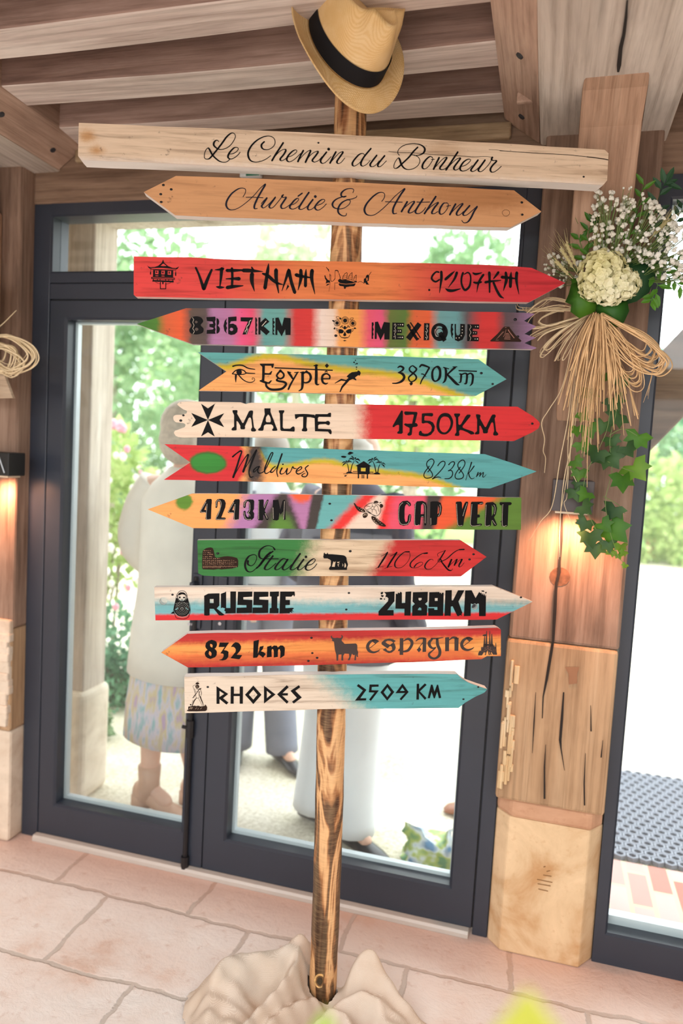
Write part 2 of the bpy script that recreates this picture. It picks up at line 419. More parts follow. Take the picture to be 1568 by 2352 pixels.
for k in range(14):
    a = 2*math.pi*k/14
    P = ony(1285 + 24*math.cos(a), 1325 + 22*math.sin(a), 2.199); kn.v.append((P.x - pr_.location.x, P.y - pr_.location.y, P.z))
kn.f.append(tuple(range(14))); kn.build('knot', plain('knot_wood', (110, 74, 52), 0.8, var=0.4, scale=60), pr_)
# recess patch
pa = MB(); vs = [ony(x, y, 2.193) for x, y in ((1297, 1532), (1330, 1532), (1325, 1548), (1325, 1570), (1306, 1572), (1305, 1548))]
pa.add([(v.x - pr_.location.x, v.y - pr_.location.y, v.z) for v in vs], [tuple(range(6))]); pa.build('mortise', plain('mortise_wood', (150, 106, 76), 0.8), pr_)
# flaked sapwood along the left edge of the lower timber
fk = MB(); rr = random.Random(8)
for i in range(34):
    z = rr.uniform(0.52, 0.86); x = rr.uniform(-0.074, -0.035); 
    fk.box(x - pr_.location.x, x + rr.uniform(.006, .016) - pr_.location.x, 2.181 + i * 0.00022 - 2.25, 2.1935 - 2.25, z, z + rr.uniform(.02, .08))
fk.build('flaked_sapwood', wood('sapwood', (196, 150, 96), (226, 198, 152), (244, 232, 208), 'z', 14, crack=0.0), pr_, bevel=0.002, seg=1)
# base stone stain and carved marks
mk = MB()
for (a, b_) in (((1255, 2002), (1263, 2000)), ((1247, 2010), (1266, 2013)), ((1233, 2020), (1268, 2027)), ((1234, 2030), (1264, 2035)), ((1236, 2042), (1258, 2047)), ((1248, 1992), (1252, 1990))):
    A = ony(a[0], a[1], 2.2205); B = ony(b_[0], b_[1], 2.2205)
    A.x -= pr_.location.x; B.x -= pr_.location.x; A.y -= 2.25; B.y -= 2.25
    mk.tube([A, B], 0.0014, 5)
mk.build('carved_marks', plain('carved_mark', (150, 110, 70), 0.9), pr_)

pl_, part = post(-2.16, -1.797, 0.42, 0.80, 'oak post on a pale stone block at the left edge')
part(MB().box(-2.16, -1.80, 2.20, 2.38, 0, 0.42), 'base_stone', PALESTONE, 0.012)
m = MB(); rr = random.Random(3)
for i in range(16):
    z = 0.44 + i * 0.024; m.box(-2.15, -1.803 + rr.uniform(-.006, .008), 2.178 + rr.uniform(0, .008), 2.21, z, z + 0.034)
part(m, 'plaster_patch', PALESTONE, 0.006)

# curved knee braces from post up to beam
def brace(x0, x1, label):
    fr = [(2.2, 1.62), (2.16, 1.74), (2.125, 1.88), (2.09, 2.05), (2.065, 2.18), (2.042, 2.28), (2.005, 2.345), (1.93, 2.40), (1.885, 2.412)]
    bk = [(1.955, 2.412), (2.02, 2.34), (2.2, 2.25)]
    o = MB().prism(fr + bk, 'x', x0, x1).build('knee_brace_beam', wood('brace_oak', (134, 98, 76), (180, 142, 116), (208, 176, 150), 'yz', 9), bevel=0.006)
    return struct(o, label, 'brace')
BR = brace(0.016, 0.165, 'oak knee brace rising from the right post to the beam')
brace(-2.02, -1.87, 'oak knee brace rising from the left post to the beam')

# ------------------------------------------------------------------ glazed double door
ALU = plain('anthracite_aluminium', (50, 55, 66), 0.34, 0.0, spec=0.5)
GASK = plain('black_gasket', (14, 16, 20), 0.6)
LIT_EDGE = plain('pale_lit_edge', (214, 222, 228), 0.4)  # pale grey carries the daylight that falls on the outer frame rebate
SILL = plain('brushed_sill', (200, 190, 180), 0.35, 0.0)
BLK = plain('black_metal', (22, 22, 26), 0.4)
STEEL = plain('steel', (190, 190, 195), 0.3, 0.9)
GLASS = glassmat('clear_glass')
D1 = empty('door_1', (-0.93, 2.3, 0)); struct(D1, 'anthracite glazed double door with a transom light', 'door')
def dpart(m, name, mat, par=None, root=D1, bevel=0.0):
    L = root.location
    m.v = [(v[0]-L.x, v[1]-L.y, v[2]-L.z) for v in m.v]
    return m.build(name, mat, par or root, bevel=bevel)
fm = MB()
fm.box(-1.797, -1.727, 2.268, 2.36, 0, 2.305); fm.box(-0.114, -0.068, 2.268, 2.36, 0, 2.305)
fm.box(-1.727, -0.114, 2.268, 2.36, 1.978, 2.032); 
dpart(fm, 'frame', ALU, bevel=0.003)
dpart(MB().ring((-1.727, -0.114, 2.034, 2.305), (-1.722, -0.125, 2.074, 2.262), 2.268, 2.36, 0.006), 'transom_frame', ALU)
dpart(MB().box(-1.722, -0.125, 2.312, 2.318, 2.07, 2.266), 'transom_glass', GLASS)
def leaf_(name, x0, x1, gx0, gx1, label):
    m = MB().ring((x0, x1, 0.022, 1.972), (gx0, gx1, 0.142, 1.908), 2.268, 2.345, 0.008)
    lf = dpart(m, name, ALU, bevel=0.0); lf['label'] = label
    dpart(MB().ring((gx0-0.001, gx1+0.001, 0.141, 1.909), (gx0+0.010, gx1-0.006, 0.154, 1.902), 2.322, 2.344, 0.0), 'lit_rebate', LIT_EDGE, lf)  # pale ring added in place of the dark rebate lit from outside
    dpart(MB().box(gx0-0.005, gx1+0.005, 2.312, 2.318, 0.137, 1.913), 'glass', GLASS, lf)
    return lf
lf1 = leaf_('door_leaf', -1.722, -1.0555, -1.655, -1.140, 'left glazed leaf with the bolt rod')
lf2 = leaf_('door_leaf', -1.0505, -0.119, -0.968, -0.195, 'right glazed leaf')
dpart(MB().box(-1.06, -1.046, 2.275, 2.28, 0.02, 1.972), 'seam', GASK, lf2)
g = MB(); g.box(-1.7275, -1.7215, 2.2755, 2.28, 0.02, 1.98); g.box(-0.1195, -0.1135, 2.2755, 2.28, 0.02, 1.98); g.box(-1.727, -0.114, 2.2755, 2.28, 1.971, 1.979); g.box(-1.797, -0.068, 2.2755, 2.28, 2.031, 2.035)
dpart(g, 'gasket', GASK)
s_ = MB().prism([(2.240, 0.0), (2.240, 0.014), (2.246, 0.022), (2.268, 0.022), (2.268, 0.0)], 'x', -1.728, -0.124); dpart(s_, 'threshold', SILL, bevel=0.002)
# bolt rod and handles
b_ = MB(); b_.tube([(-1.112, 2.256, 0.005), (-1.112, 2.256, 1.05)], 0.0085, 8)
for z in (0.03, 0.52, 0.80): b_.tube([(-1.112, 2.256, z-0.03), (-1.112, 2.256, z+0.03)], 0.014, 8)
b_.tube([(-1.112, 2.256, 0.52), (-1.135, 2.24, 0.53)], 0.006, 6)
dpart(b_, 'bolt_rod', BLK, lf1)
h_ = MB().box(-1.128, -1.092, 2.258, 2.268, 0.87, 1.06); hp = dpart(h_, 'handle', ALU, lf1, bevel=0.004)
h2 = MB(); h2.tube([(-1.110, 2.26, 1.03), (-1.110, 2.225, 1.03)], 0.009, 8); h2.tube([(-1.110, 2.225, 1.035), (-1.118, 2.222, 0.93)], [0.009, 0.010], 8)
dpart(h2, 'lever', ALU, lf1)
sc = MB()
for x in (-1.132, -1.118): sc.tube([(x, 2.262, 0.885), (x, 2.255, 0.885)], 0.006, 8)
dpart(sc, 'screw', STEEL, lf1)
dpart(MB().box(-1.035, -1.000, 2.258, 2.268, 0.87, 1.06), 'escutcheon', ALU, lf2, bevel=0.004)
sc = MB(); sc.tube([(-1.018, 2.262, 0.90), (-1.018, 2.254, 0.90)], 0.006, 8); dpart(sc, 'screw', STEEL, lf2)

# ------------------------------------------------------------------ right window
W1 = empty('window_1', (0.8, 2.3, 0)); struct(W1, 'tall anthracite fixed window right of the post', 'window')
dpart(MB().ring((0.247, 1.42, 0.0, 2.318), (0.284, 1.36, 0.098, 2.252), 2.270, 2.36, 0.006), 'window_frame', ALU, root=W1)
dpart(MB().ring((0.283, 1.361, 0.097, 2.253), (0.286, 1.358, 0.125, 2.238), 2.325, 2.36, 0.0), 'lit_rebate', LIT_EDGE, root=W1)
dpart(MB().box(0.28, 1.364, 2.314, 2.320, 0.094, 2.256), 'pane', GLASS, root=W1)
# ------------------------------------------------------------------ signpost
HEAD = YAW + R(4.0)
SE1 = Vector((math.cos(HEAD), math.sin(HEAD), 0)); SN = Vector((math.sin(HEAD), -math.cos(HEAD), 0)); SE2 = Vector((0, 0, 1))
PB = onz(740, 2290, 0.0)
PT = on(803, 230, PB, SN)                       # pole axis near the top
PDIR = (PT - PB).normalized()
SIGN = empty('signpost', PB); tag(SIGN, 'scorched round pole carrying twelve painted wooden direction boards', 'signpost')
POLE_R = 0.0385
def pole_mat():
    m, nt, b = new_mat('scorched_pole')
    v = coords(nt, (1, 1, 0.22)); w_ = coords(nt, (1, 1, 1))
    n1 = noise(nt, v, 13, 3, 0.5, 1.3); n2 = noise(nt, coords(nt, (1, 1, 0.05)), 55, 4, 0.6); n3 = noise(nt, coords(nt, (0.15, 0.15, 1)), 260, 2, 0.5)
    c = ramp(nt, n1, [(0.38, lin((26, 18, 14))), (0.45, lin((62, 38, 24))), (0.485, lin((168, 110, 66))), (0.51, lin((228, 176, 122))), (0.56, lin((230, 182, 130))), (0.60, lin((160, 102, 62))), (0.64, lin((60, 38, 26))), (0.72, lin((30, 20, 16)))])
    c = mix(nt, 0.16, c, ramp(nt, n2, [(0.35, lin((120, 72, 42))), (0.65, lin((234, 190, 140)))]))
    c = mix(nt, 0.10, c, ramp(nt, n3, [(0.42, lin((90, 58, 38))), (0.6, lin((230, 184, 134)))]))
    nt.links.new(c, b.inputs['Base Color']); b.inputs['Roughness'].default_value = 0.5; b.inputs['Specular IOR Level'].default_value = 0.3
    bump(nt, b, n2, 0.25, 0.003)
    return m
pm = MB(); rp = random.Random(2)
pts = []; rad = []
L = 2.50
for i in range(40):
    t = i / 39
    pts.append(PDIR * (L * t) + SE1 * (0.003 * math.sin(t * 9)) - Vector((0, 0, 0)))
    rad.append(POLE_R * (0.97 + 0.07 * t) + 0.0008 * math.sin(i * 2.3))
pm.tube(pts, rad, 28)
pole = pm.build('pole', pole_mat(), SIGN, smooth=True)
# the round knot low on the pole
kp = on(733, 2230, PB - SN * -0.0, SN)
def knot_disc(r_, lift, name, col):
    m = MB(); c0 = kp - PB + SN * (POLE_R * 0.995 + lift)
    m.add([tuple(c0 + SE1 * r_ * 0.72 * math.cos(a) + SE2 * r_ * math.sin(a) - SN * (r_ * 0.72 * math.cos(a)) ** 2 * 14) for a in [2*math.pi*k/18 for k in range(18)]], [tuple(range(18))])
    m.build(name, plain(name, col, 0.6, var=0.4, scale=120), pole)
knot_disc(0.021, 0.0003, 'knot_ring', (216, 170, 108)); knot_disc(0.0155, 0.0008, 'knot_edge', (120, 84, 48)); knot_disc(0.011, 0.0013, 'knot', (62, 50, 32))

def catmull(p, n=6, closed=False):
    if len(p) < 3: return p
    out = []; m = len(p); rng = range(m if closed else m - 1)
    for i in rng:
        g = lambda k: p[k % m] if closed else p[max(0, min(m - 1, k))]
        a, b, c, d = g(i-1), g(i), g(i+1), g(i+2)
        for q in range(n):
            t = q / n
            out.append(tuple(0.5 * (2*b[j] + (c[j]-a[j])*t + (2*a[j]-5*b[j]+4*c[j]-d[j])*t*t + (3*b[j]-a[j]-3*c[j]+d[j])*t**3) for j in range(len(b))))
    if not closed: out.append(tuple(p[-1]))
    return out

def P2(s): return [tuple(float(v) for v in q.split(',')) for q in s.split()]

class Paint:
    """flat painted marks on the face of one board; every point is in board coordinates (metres)"""
    def __init__(s, brd, z=0.0007): s.v = []; s.f = []; s.b = brd; s.z = z
    def L(s, T, p): return s.b.loc(T[0] + p[0] / T[2], T[1] + p[1] / T[2])
    def ribbon(s, pts, ws):
        pts = [Vector((p[0], p[1])) for p in pts]; n = len(pts); o = len(s.v)
        for k in range(n):
            t = pts[min(k+1, n-1)] - pts[max(k-1, 0)]
            if t.length < 1e-9: t = Vector((1, 0))
            t.normalize(); q = Vector((-t.y, t.x)) * ws[k] * 0.5
            s.v.append((*(pts[k] + q), s.z)); s.v.append((*(pts[k] - q), s.z))
        for k in range(n - 1): s.f.append((o+2*k, o+2*k+1, o+2*k+3, o+2*k+2))
    def disc(s, c, r, seg=10, ry=None):
        o = len(s.v)
        for k in range(seg):
            a = 2*math.pi*k/seg; s.v.append((c[0] + r*math.cos(a), c[1] + (ry or r)*math.sin(a), s.z))
        s.f.append(tuple(range(o, o+seg)))
    def fill(s, loops):
        loops = [[Vector((p[0], p[1], 0)) for p in l] for l in loops]
        tris = tessellate_polygon(loops); o = len(s.v)
        for l in loops: s.v += [(p.x, p.y, s.z) for p in l]
        for t in tris: s.f.append(tuple(o + i for i in t))
    def draw(s, T, items):
        k = s.b.mpp                                       # metres per photograph pixel on this board
        for it in items:
            c = it[0]
            if c == 's':                                  # even stroke
                p = catmull(P2(it[2])); q = [s.L(T, a) for a in p]; w_ = it[1] / T[2] * k
                s.ribbon(q, [w_] * len(q)); s.disc(q[0], w_/2); s.disc(q[-1], w_/2)
            elif c == 'l':                                # even straight polyline
                p = P2(it[2]); w_ = it[1] / T[2] * k; q = [s.L(T, a) for a in p]
                for i in range(len(q) - 1): s.ribbon(q[i:i+2], [w_] * 2)
                for a in q[1:-1]: s.disc(a, w_/2)
            elif c == 'c':                                # closed smooth stroke
                p = catmull(P2(it[2]), closed=True); p.append(p[0]); q = [s.L(T, a) for a in p]; w_ = it[1] / T[2] * k; s.ribbon(q, [w_] * len(q))
            elif c == 'n':                                # pointed pen: thick on the down strokes
                for st in it[3].split('|'):
                    p = catmull(P2(st), 8); q = [s.L(T, a) for a in p]; ws = []
                    for i in range(len(p)):
                        a, b = p[max(0, i-1)], p[min(len(p)-1, i+1)]; dx, dy = b[0]-a[0], b[1]-a[1]; l = math.hypot(dx, dy) or 1
                        ws.append((it[1] + (it[2] - it[1]) * max(0, dy / l) ** 1.3))
                    ws = [sum(ws[max(0, i-3):i+4]) / len(ws[max(0, i-3):i+4]) * k for i in range(len(ws))]
                    s.ribbon(q, ws); s.disc(q[0], ws[0]/2); s.disc(q[-1], ws[-1]/2)
            elif c == 'b':                                # brush stroke x,y,width
                for st in it[1].split('|'):
                    p = catmull(P2(st), 6); q = [s.L(T, a) for a in p]; ws = [max(1.0, a[2]) / T[2] * k for a in p]
                    s.ribbon(q, ws); s.disc(q[0], ws[0]*.4); s.disc(q[-1], ws[-1]*.4)
            elif c == 'f': s.fill([[s.L(T, a) for a in P2(l)] for l in it[1:]])
            elif c == 'F': s.fill([[s.L(T, a) for a in catmull(P2(l), 5, True)] for l in it[1:]])
            elif c == 'o':
                for a in P2(it[1]): s.disc(s.L(T, a), a[2] / T[2] * k)
            elif c == 'd':                                # row of short stitches
                p = catmull(P2(it[2]), 10); d = 0; last = None
                step = it[3]
                acc = []
                for i in range(len(p) - 1):
                    a, b = p[i], p[i+1]; l = math.hypot(b[0]-a[0], b[1]-a[1]); u = 0
                    while d + (l - u) >= step:
                        u += step - d; d = 0; f = u / l if l else 0
                        acc.append(((a[0] + (b[0]-a[0])*f, a[1] + (b[1]-a[1])*f), ((b[0]-a[0])/(l or 1), (b[1]-a[1])/(l or 1))))
                    d += l - u
                for (x, y), (tx, ty) in acc:
                    h = step * 0.27
                    self_q = [s.L(T, (x - tx*h, y - ty*h)), s.L(T, (x + tx*h, y + ty*h))]
                    s.ribbon(self_q, [it[1] / T[2] * k] * 2)
    def build(s, name, mat, label=None):
        me = bpy.data.meshes.new(name); me.from_pydata(s.v, [], s.f)
        ob = bpy.data.objects.new(name, me); COL.objects.link(ob); me.materials.append(mat); ob.parent = s.b.ob
        bm = bmesh.new(); bm.from_mesh(me)
        for f in bm.faces:
            if f.normal.z < 0: f.normal_flip()
        bm.to_mesh(me); bm.free()
        if label: ob['label'] = label
        return ob

INK = plain('black_paint', (13, 11, 11), 0.6, spec=0.12)
NAVY = plain('dark_navy_paint', (17, 17, 34), 0.5, spec=0.2)
BURN = plain('burnt_brown_line', (46, 30, 22), 0.7, spec=0.12)
CHALK = plain('pale_stitching', (212, 196, 176), 0.6)
PALE = plain('pale_line', (206, 178, 150), 0.6)
NAIL = plain('nail', (30, 28, 30), 0.35, 0.6)

class Board:
    def __init__(s, label, outline, thick, layers, base, holes=(), bevel=0.0015, grain=0.35, off=0.0, seed=1, lip=None):
        s.thick = thick; s.edge = 0.85 if thick > 0.026 else 0.6
        back = PB - (-SN) * 0 + SN * (POLE_R - 0.004)          # common back plane: tangent to the pole
        s.P0 = back + SN * thick
        pl = s.pl = lambda x, y: on(x, y, s.P0, SN)
        px = P2(outline); s.px = px
        cx = (min(p[0] for p in px) + max(p[0] for p in px)) / 2; cy = sum(p[1] for p in px) / len(px)
        # board axis: from the long top and bottom edges
        a = max(((px[i], px[(i+1) % len(px)]) for i in range(len(px))), key=lambda e: abs(e[1][0]-e[0][0]))
        c = pl(cx, cy)
        xs = sorted(px); A, B = a if a[0][0] < a[1][0] else (a[1], a[0])
        ex = (pl(*B) - pl(*A)).normalized(); ez = SN.copy(); ey = ez.cross(ex).normalized(); ex = ey.cross(ez)
        s.c, s.ex, s.ey = c, ex, ey
        s.mpp = (pl(cx + 50, cy) - pl(cx - 50, cy)).length / 100
        M = Matrix((ex, ey, ez)).transposed().to_4x4(); M.translation = c
        pts = [s.loc(*p) for p in px]
        rr = random.Random(seed)
        fine = []
        for i in range(len(pts)):
            p, q = Vector(pts[i]), Vector(pts[(i+1) % len(pts)]); l = (q-p).length; n = max(1, int(l / 0.06))
            for k in range(n):
                v = p.lerp(q, k / n)
                if k: v += Vector((rr.uniform(-.0008, .0008), rr.uniform(-.0008, .0008)))
                fine.append((v.x, v.y))
        loops = [fine]
        for (hx, hy, hr) in holes:
            h = Vector(s.loc(hx, hy)); r_ = hr * s.mpp
            loops.append([(h.x + r_*math.cos(2*math.pi*k/20), h.y + r_*math.sin(2*math.pi*k/20)) for k in range(20)][::-1])
        vs = []; fs = []
        tri = tessellate_polygon([[Vector((*p, 0)) for p in l] for l in loops])
        allp = [p for l in loops for p in l]; n = len(allp)
        vs = [(*p, 0.0) for p in allp] + [(*p, -thick) for p in allp]
        for t in tri: fs.append(t); fs.append(tuple(n + i for i in t[::-1]))
        o = 0
        for l in loops:
            m = len(l)
            for i in range(m): fs.append((o+i, o+(i+1) % m, n+o+(i+1) % m, n+o+i))
            o += m
        me = bpy.data.meshes.new('sign_board'); me.from_pydata(vs, [], fs)
        bm = bmesh.new(); bm.from_mesh(me); bmesh.ops.recalc_face_normals(bm, faces=bm.faces)
        bmesh.ops.dissolve_limit(bm, angle_limit=0.001, verts=bm.verts, edges=bm.edges) if False else None
        bm.to_mesh(me); bm.free()
        ob = s.ob = bpy.data.objects.new('sign_board', me); COL.objects.link(ob); ob['label'] = label
        ob.parent = SIGN; ob.matrix_basis = Matrix.Translation(-SIGN.location) @ M
        md = ob.modifiers.new('edge', 'BEVEL'); md.width = bevel; md.segments = 2 if bevel > .003 else 1; md.limit_method = 'ANGLE'; md.angle_limit = R(40)
        me.materials.append(s.material(label[:20], base, layers, grain))
    def loc(s, x, y):
        v = s.pl(x, y) - s.c; return (v.dot(s.ex), v.dot(s.ey))
    def material(s, name, base, layers, grain):
        m, nt, b = new_mat('painted_board')
        t = nt.nodes.new('ShaderNodeTexCoord'); co = t.outputs['Object']
        mp = nt.nodes.new('ShaderNodeMapping'); mp.inputs['Scale'].default_value = (0.06, 1, 1); nt.links.new(co, mp.inputs[0])
        ofs = N(nt, 'ShaderNodeVectorMath', operation='ADD'); nt.links.new(mp.outputs[0], ofs.inputs[0]); ofs.inputs[1].default_value = (s.c.z * 3.1, s.c.z * 7.7, 0)
        spray = noise(nt, co, 60, 4, 0.65); spray2 = noise(nt, co, 700, 2, 0.5)
        g = noise(nt, ofs.outputs[0], 90, 6, 0.6, 0.6); g2 = noise(nt, ofs.outputs[0], 24, 4, 0.55, 1.2)
        flat = N(nt, 'ShaderNodeVectorMath', operation='MULTIPLY'); nt.links.new(co, flat.inputs[0]); flat.inputs[1].default_value = (1, 1, 0)
        if isinstance(base, list):
            sx = N(nt, 'ShaderNodeSeparateXYZ'); nt.links.new(co, sx.inputs[0])
            cy = sum(p[1] for p in s.px) / len(s.px)
            x0 = s.loc(base[0][0], cy)[0]; x1 = s.loc(base[-1][0], cy)[0]
            mr = N(nt, 'ShaderNodeMapRange'); nt.links.new(sx.outputs[0], mr.inputs[0]); mr.inputs[1].default_value = x0; mr.inputs[2].default_value = x1
            ad = N(nt, 'ShaderNodeMath', operation='MULTIPLY_ADD'); nt.links.new(spray, ad.inputs[0]); ad.inputs[1].default_value = 0.016; nt.links.new(mr.outputs[0], ad.inputs[2])
            sb = N(nt, 'ShaderNodeMath', operation='SUBTRACT'); nt.links.new(ad.outputs[0], sb.inputs[0]); sb.inputs[1].default_value = 0.008
            c = ramp(nt, sb.outputs[0], [((s.loc(p, cy)[0] - x0) / (x1 - x0), lin(q)) for p, q in base])
        else:
            c = lin(base)
        for ly in layers:
            kind = ly[0]; col = lin(ly[1]); soft = ly[2] * s.mpp
            if kind == 'half':       # everything to the right of the line A-B (A lower, B upper)
                A, B = Vector(s.loc(*ly[3])), Vector(s.loc(*ly[4])); d = (B - A).normalized(); nn = Vector((d.y, -d.x))
                dt = N(nt, 'ShaderNodeVectorMath', operation='DOT_PRODUCT'); nt.links.new(flat.outputs[0], dt.inputs[0]); dt.inputs[1].default_value = (nn.x, nn.y, 0)
                sg = N(nt, 'ShaderNodeMath', operation='SUBTRACT'); nt.links.new(dt.outputs['Value'], sg.inputs[0]); sg.inputs[1].default_value = A.dot(nn)
                d_ = sg.outputs[0]
            elif kind == 'blob':     # ellipse
                C = Vector(s.loc(*ly[3])); rx, ry = ly[4][0] * s.mpp, ly[4][1] * s.mpp
                sb = N(nt, 'ShaderNodeVectorMath', operation='SUBTRACT'); nt.links.new(flat.outputs[0], sb.inputs[0]); sb.inputs[1].default_value = (C.x, C.y, 0)
                sc = N(nt, 'ShaderNodeVectorMath', operation='MULTIPLY'); nt.links.new(sb.outputs[0], sc.inputs[0]); sc.inputs[1].default_value = (1, rx / ry, 1)
                ln = N(nt, 'ShaderNodeVectorMath', operation='LENGTH'); nt.links.new(sc.outputs[0], ln.inputs[0])
                sg = N(nt, 'ShaderNodeMath', operation='SUBTRACT'); sg.inputs[0].default_value = rx; nt.links.new(ln.outputs['Value'], sg.inputs[1]); d_ = sg.outputs[0]
            elif kind == 'curve':    # above a polyline
                pts = [s.loc(*p) for p in ly[3]]
                sx = N(nt, 'ShaderNodeSeparateXYZ'); nt.links.new(co, sx.inputs[0])
                x0, x1 = pts[0][0], pts[-1][0]; ymin = min(p[1] for p in pts); ymax = max(p[1] for p in pts)
                mr = N(nt, 'ShaderNodeMapRange'); nt.links.new(sx.outputs[0], mr.inputs[0]); mr.inputs[1].default_value = x0; mr.inputs[2].default_value = x1
                rv = ramp(nt, mr.outputs[0], [((p[0]-x0)/(x1-x0), ((p[1]-ymin)/(ymax-ymin),)) for p in pts], 'B_SPLINE' if len(pts) > 4 else 'LINEAR')
                m2 = N(nt, 'ShaderNodeMapRange'); nt.links.new(rv, m2.inputs[0]); m2.inputs[3].default_value = ymin; m2.inputs[4].default_value = ymax
                sg = N(nt, 'ShaderNodeMath', operation='SUBTRACT'); nt.links.new(sx.outputs[1], sg.inputs[0]); nt.links.new(m2.outputs[0], sg.inputs[1])
                o2 = N(nt, 'ShaderNodeMath', operation='SUBTRACT'); nt.links.new(sg.outputs[0], o2.inputs[0]); o2.inputs[1].default_value = (ly[4] if len(ly) > 4 else 0) * s.mpp
                d_ = o2.outputs[0]
            nz = N(nt, 'ShaderNodeMath', operation='MULTIPLY_ADD'); nt.links.new(spray, nz.inputs[0]); nz.inputs[1].default_value = soft * 1.2 + 0.004; nt.links.new(d_, nz.inputs[2])
            n3 = N(nt, 'ShaderNodeMath', operation='MULTIPLY_ADD'); nt.links.new(spray2, n3.inputs[0]); n3.inputs[1].default_value = soft * 0.8; nt.links.new(nz.outputs[0], n3.inputs[2])
            lo = (soft * 2.0 + 0.004) * 0.5
            mr = N(nt, 'ShaderNodeMapRange', interpolation_type='SMOOTHSTEP'); nt.links.new(n3.outputs[0], mr.inputs[0]); mr.inputs[1].default_value = lo - soft; mr.inputs[2].default_value = lo + soft
            c = mix(nt, mr.outputs[0], c, col)
        dk = ramp(nt, g, [(0.30, (0.42, 0.36, 0.32)), (0.46, (0.90, 0.88, 0.86)), (0.62, (1, 1, 1))])
        c = mix(nt, min(1, grain * 1.35), c, dk, 'MULTIPLY')
        dk2 = ramp(nt, g2, [(0.30, (0.62, 0.54, 0.48)), (0.5, (1, 1, 1))])
        c = mix(nt, min(1, grain * 1.2), c, dk2, 'MULTIPLY')
        sp_ = noise(nt, co, 38, 5, 0.7)
        c = mix(nt, ramp(nt, sp_, [(0.30, (0.55,)), (0.37, (0,))]), c, lin((70, 54, 44)))
        se = N(nt, 'ShaderNodeSeparateXYZ'); nt.links.new(co, se.inputs[0])
        ed = N(nt, 'ShaderNodeMapRange'); nt.links.new(se.outputs[2], ed.inputs[0]); ed.inputs[1].default_value = -0.0022; ed.inputs[2].default_value = -0.0012; ed.inputs[3].default_value = s.edge; ed.inputs[4].default_value = 0
        c = mix(nt, ed.outputs[0], c, lin((240, 232, 226)))
        nt.links.new(c, b.inputs['Base Color']); b.inputs['Roughness'].default_value = 0.62; b.inputs['Specular IOR Level'].default_value = 0.25
        bump(nt, b, g, 0.25, 0.002)
        return m
    def nail(s, x, y, r=3.0, mat=None, name='nail'):
        p = s.loc(x, y); r_ = r * s.mpp
        m = MB(); m.ball((p[0], p[1], 0), r_, 8, 4, (1, 0.8, 0.25)); return m.build(name, mat or NAIL, s.ob, smooth=True)
    def text(s, name, T, items, mat=None, z=0.0007, label=None):
        p = Paint(s, z); p.draw(T, items); return p.build(name, mat or INK, label)
# ---- 1 top board
T = (460, 295, 7.84)
B1 = Board('long cream whitewashed board at the top of the post with script lettering and no arrow tip',
  "181,282 440,293 700,304 1000,321 1200,332 1388,344 1397,352 1394,414 1385,425 1200,415 1000,404 800,394 500,380 250,370 187,367 179,358", 0.046,
  [('half', (236, 222, 208), 14, (200, 362), (1390, 424)), ('blob', (196, 150, 104), 14, (200, 312), (16, 12)), ('blob', (196, 150, 104), 14, (222, 345), (14, 9)), ('blob', (200, 170, 140), 25, (1020, 345), (40, 14))],
  (224, 198, 170), bevel=0.005, grain=0.5, seed=3)
B1.text('lettering', T, [('n', 1.7, 4.4, "330,238 305,215 270,225 243,265 245,310 290,355 340,378 400,378 480,350 550,295 605,215 630,150 615,100 570,85 520,110 460,170 400,255 320,360 215,490 160,545 110,555 75,530 75,460 100,390 142,355 175,400 215,475 280,545 350,595 420,610 480,600 520,565 530,552|530,463 590,455 655,415 683,370 660,345 610,350 560,395 515,455 497,515 520,545 560,552 620,525 680,475 715,430|1150,243 1110,280 1098,320 1120,365 1180,385 1250,372 1315,325 1345,260 1330,190 1280,150 1210,138 1120,160 1020,215 930,300 875,390 858,470 880,550 930,595 1010,608 1100,590 1180,555 1230,520 1265,493|1490,262 1430,355 1360,460 1290,580")])
T = (640, 300, 6.031)
B1.text('lettering', T, [('n', 1.5, 4.4, "-60,370 0,300 60,265 98,270 70,330 25,385 22,408 45,418 90,395 130,360|130,365 180,350 235,310 250,280 225,270 180,295 130,350 110,400 130,430 160,432 210,405 255,365 300,320|340,278 300,350 265,430|275,415 330,350 390,295 440,275 420,330 370,438|375,430 430,350 495,300 545,292 510,350 470,400 468,425 500,437 550,415 600,360|660,300 595,385 578,425 600,455 640,445 690,400 725,360|790,298 750,370 710,450|725,435 780,370 840,310 890,297 850,360 815,410 805,440 825,458 865,440 915,380|1185,335 1160,318 1110,335 1050,400 1020,450 1025,485 1055,490 1110,455 1150,405|1275,250 1180,365 1140,440 1140,480 1170,492 1220,465 1265,415|1355,345 1290,430 1265,470 1275,498 1310,498 1350,470 1390,420|1465,350 1400,430 1370,480 1385,502 1420,490 1490,420"), ('o', "690,258,20")])
T = (890, 310, 5.6)
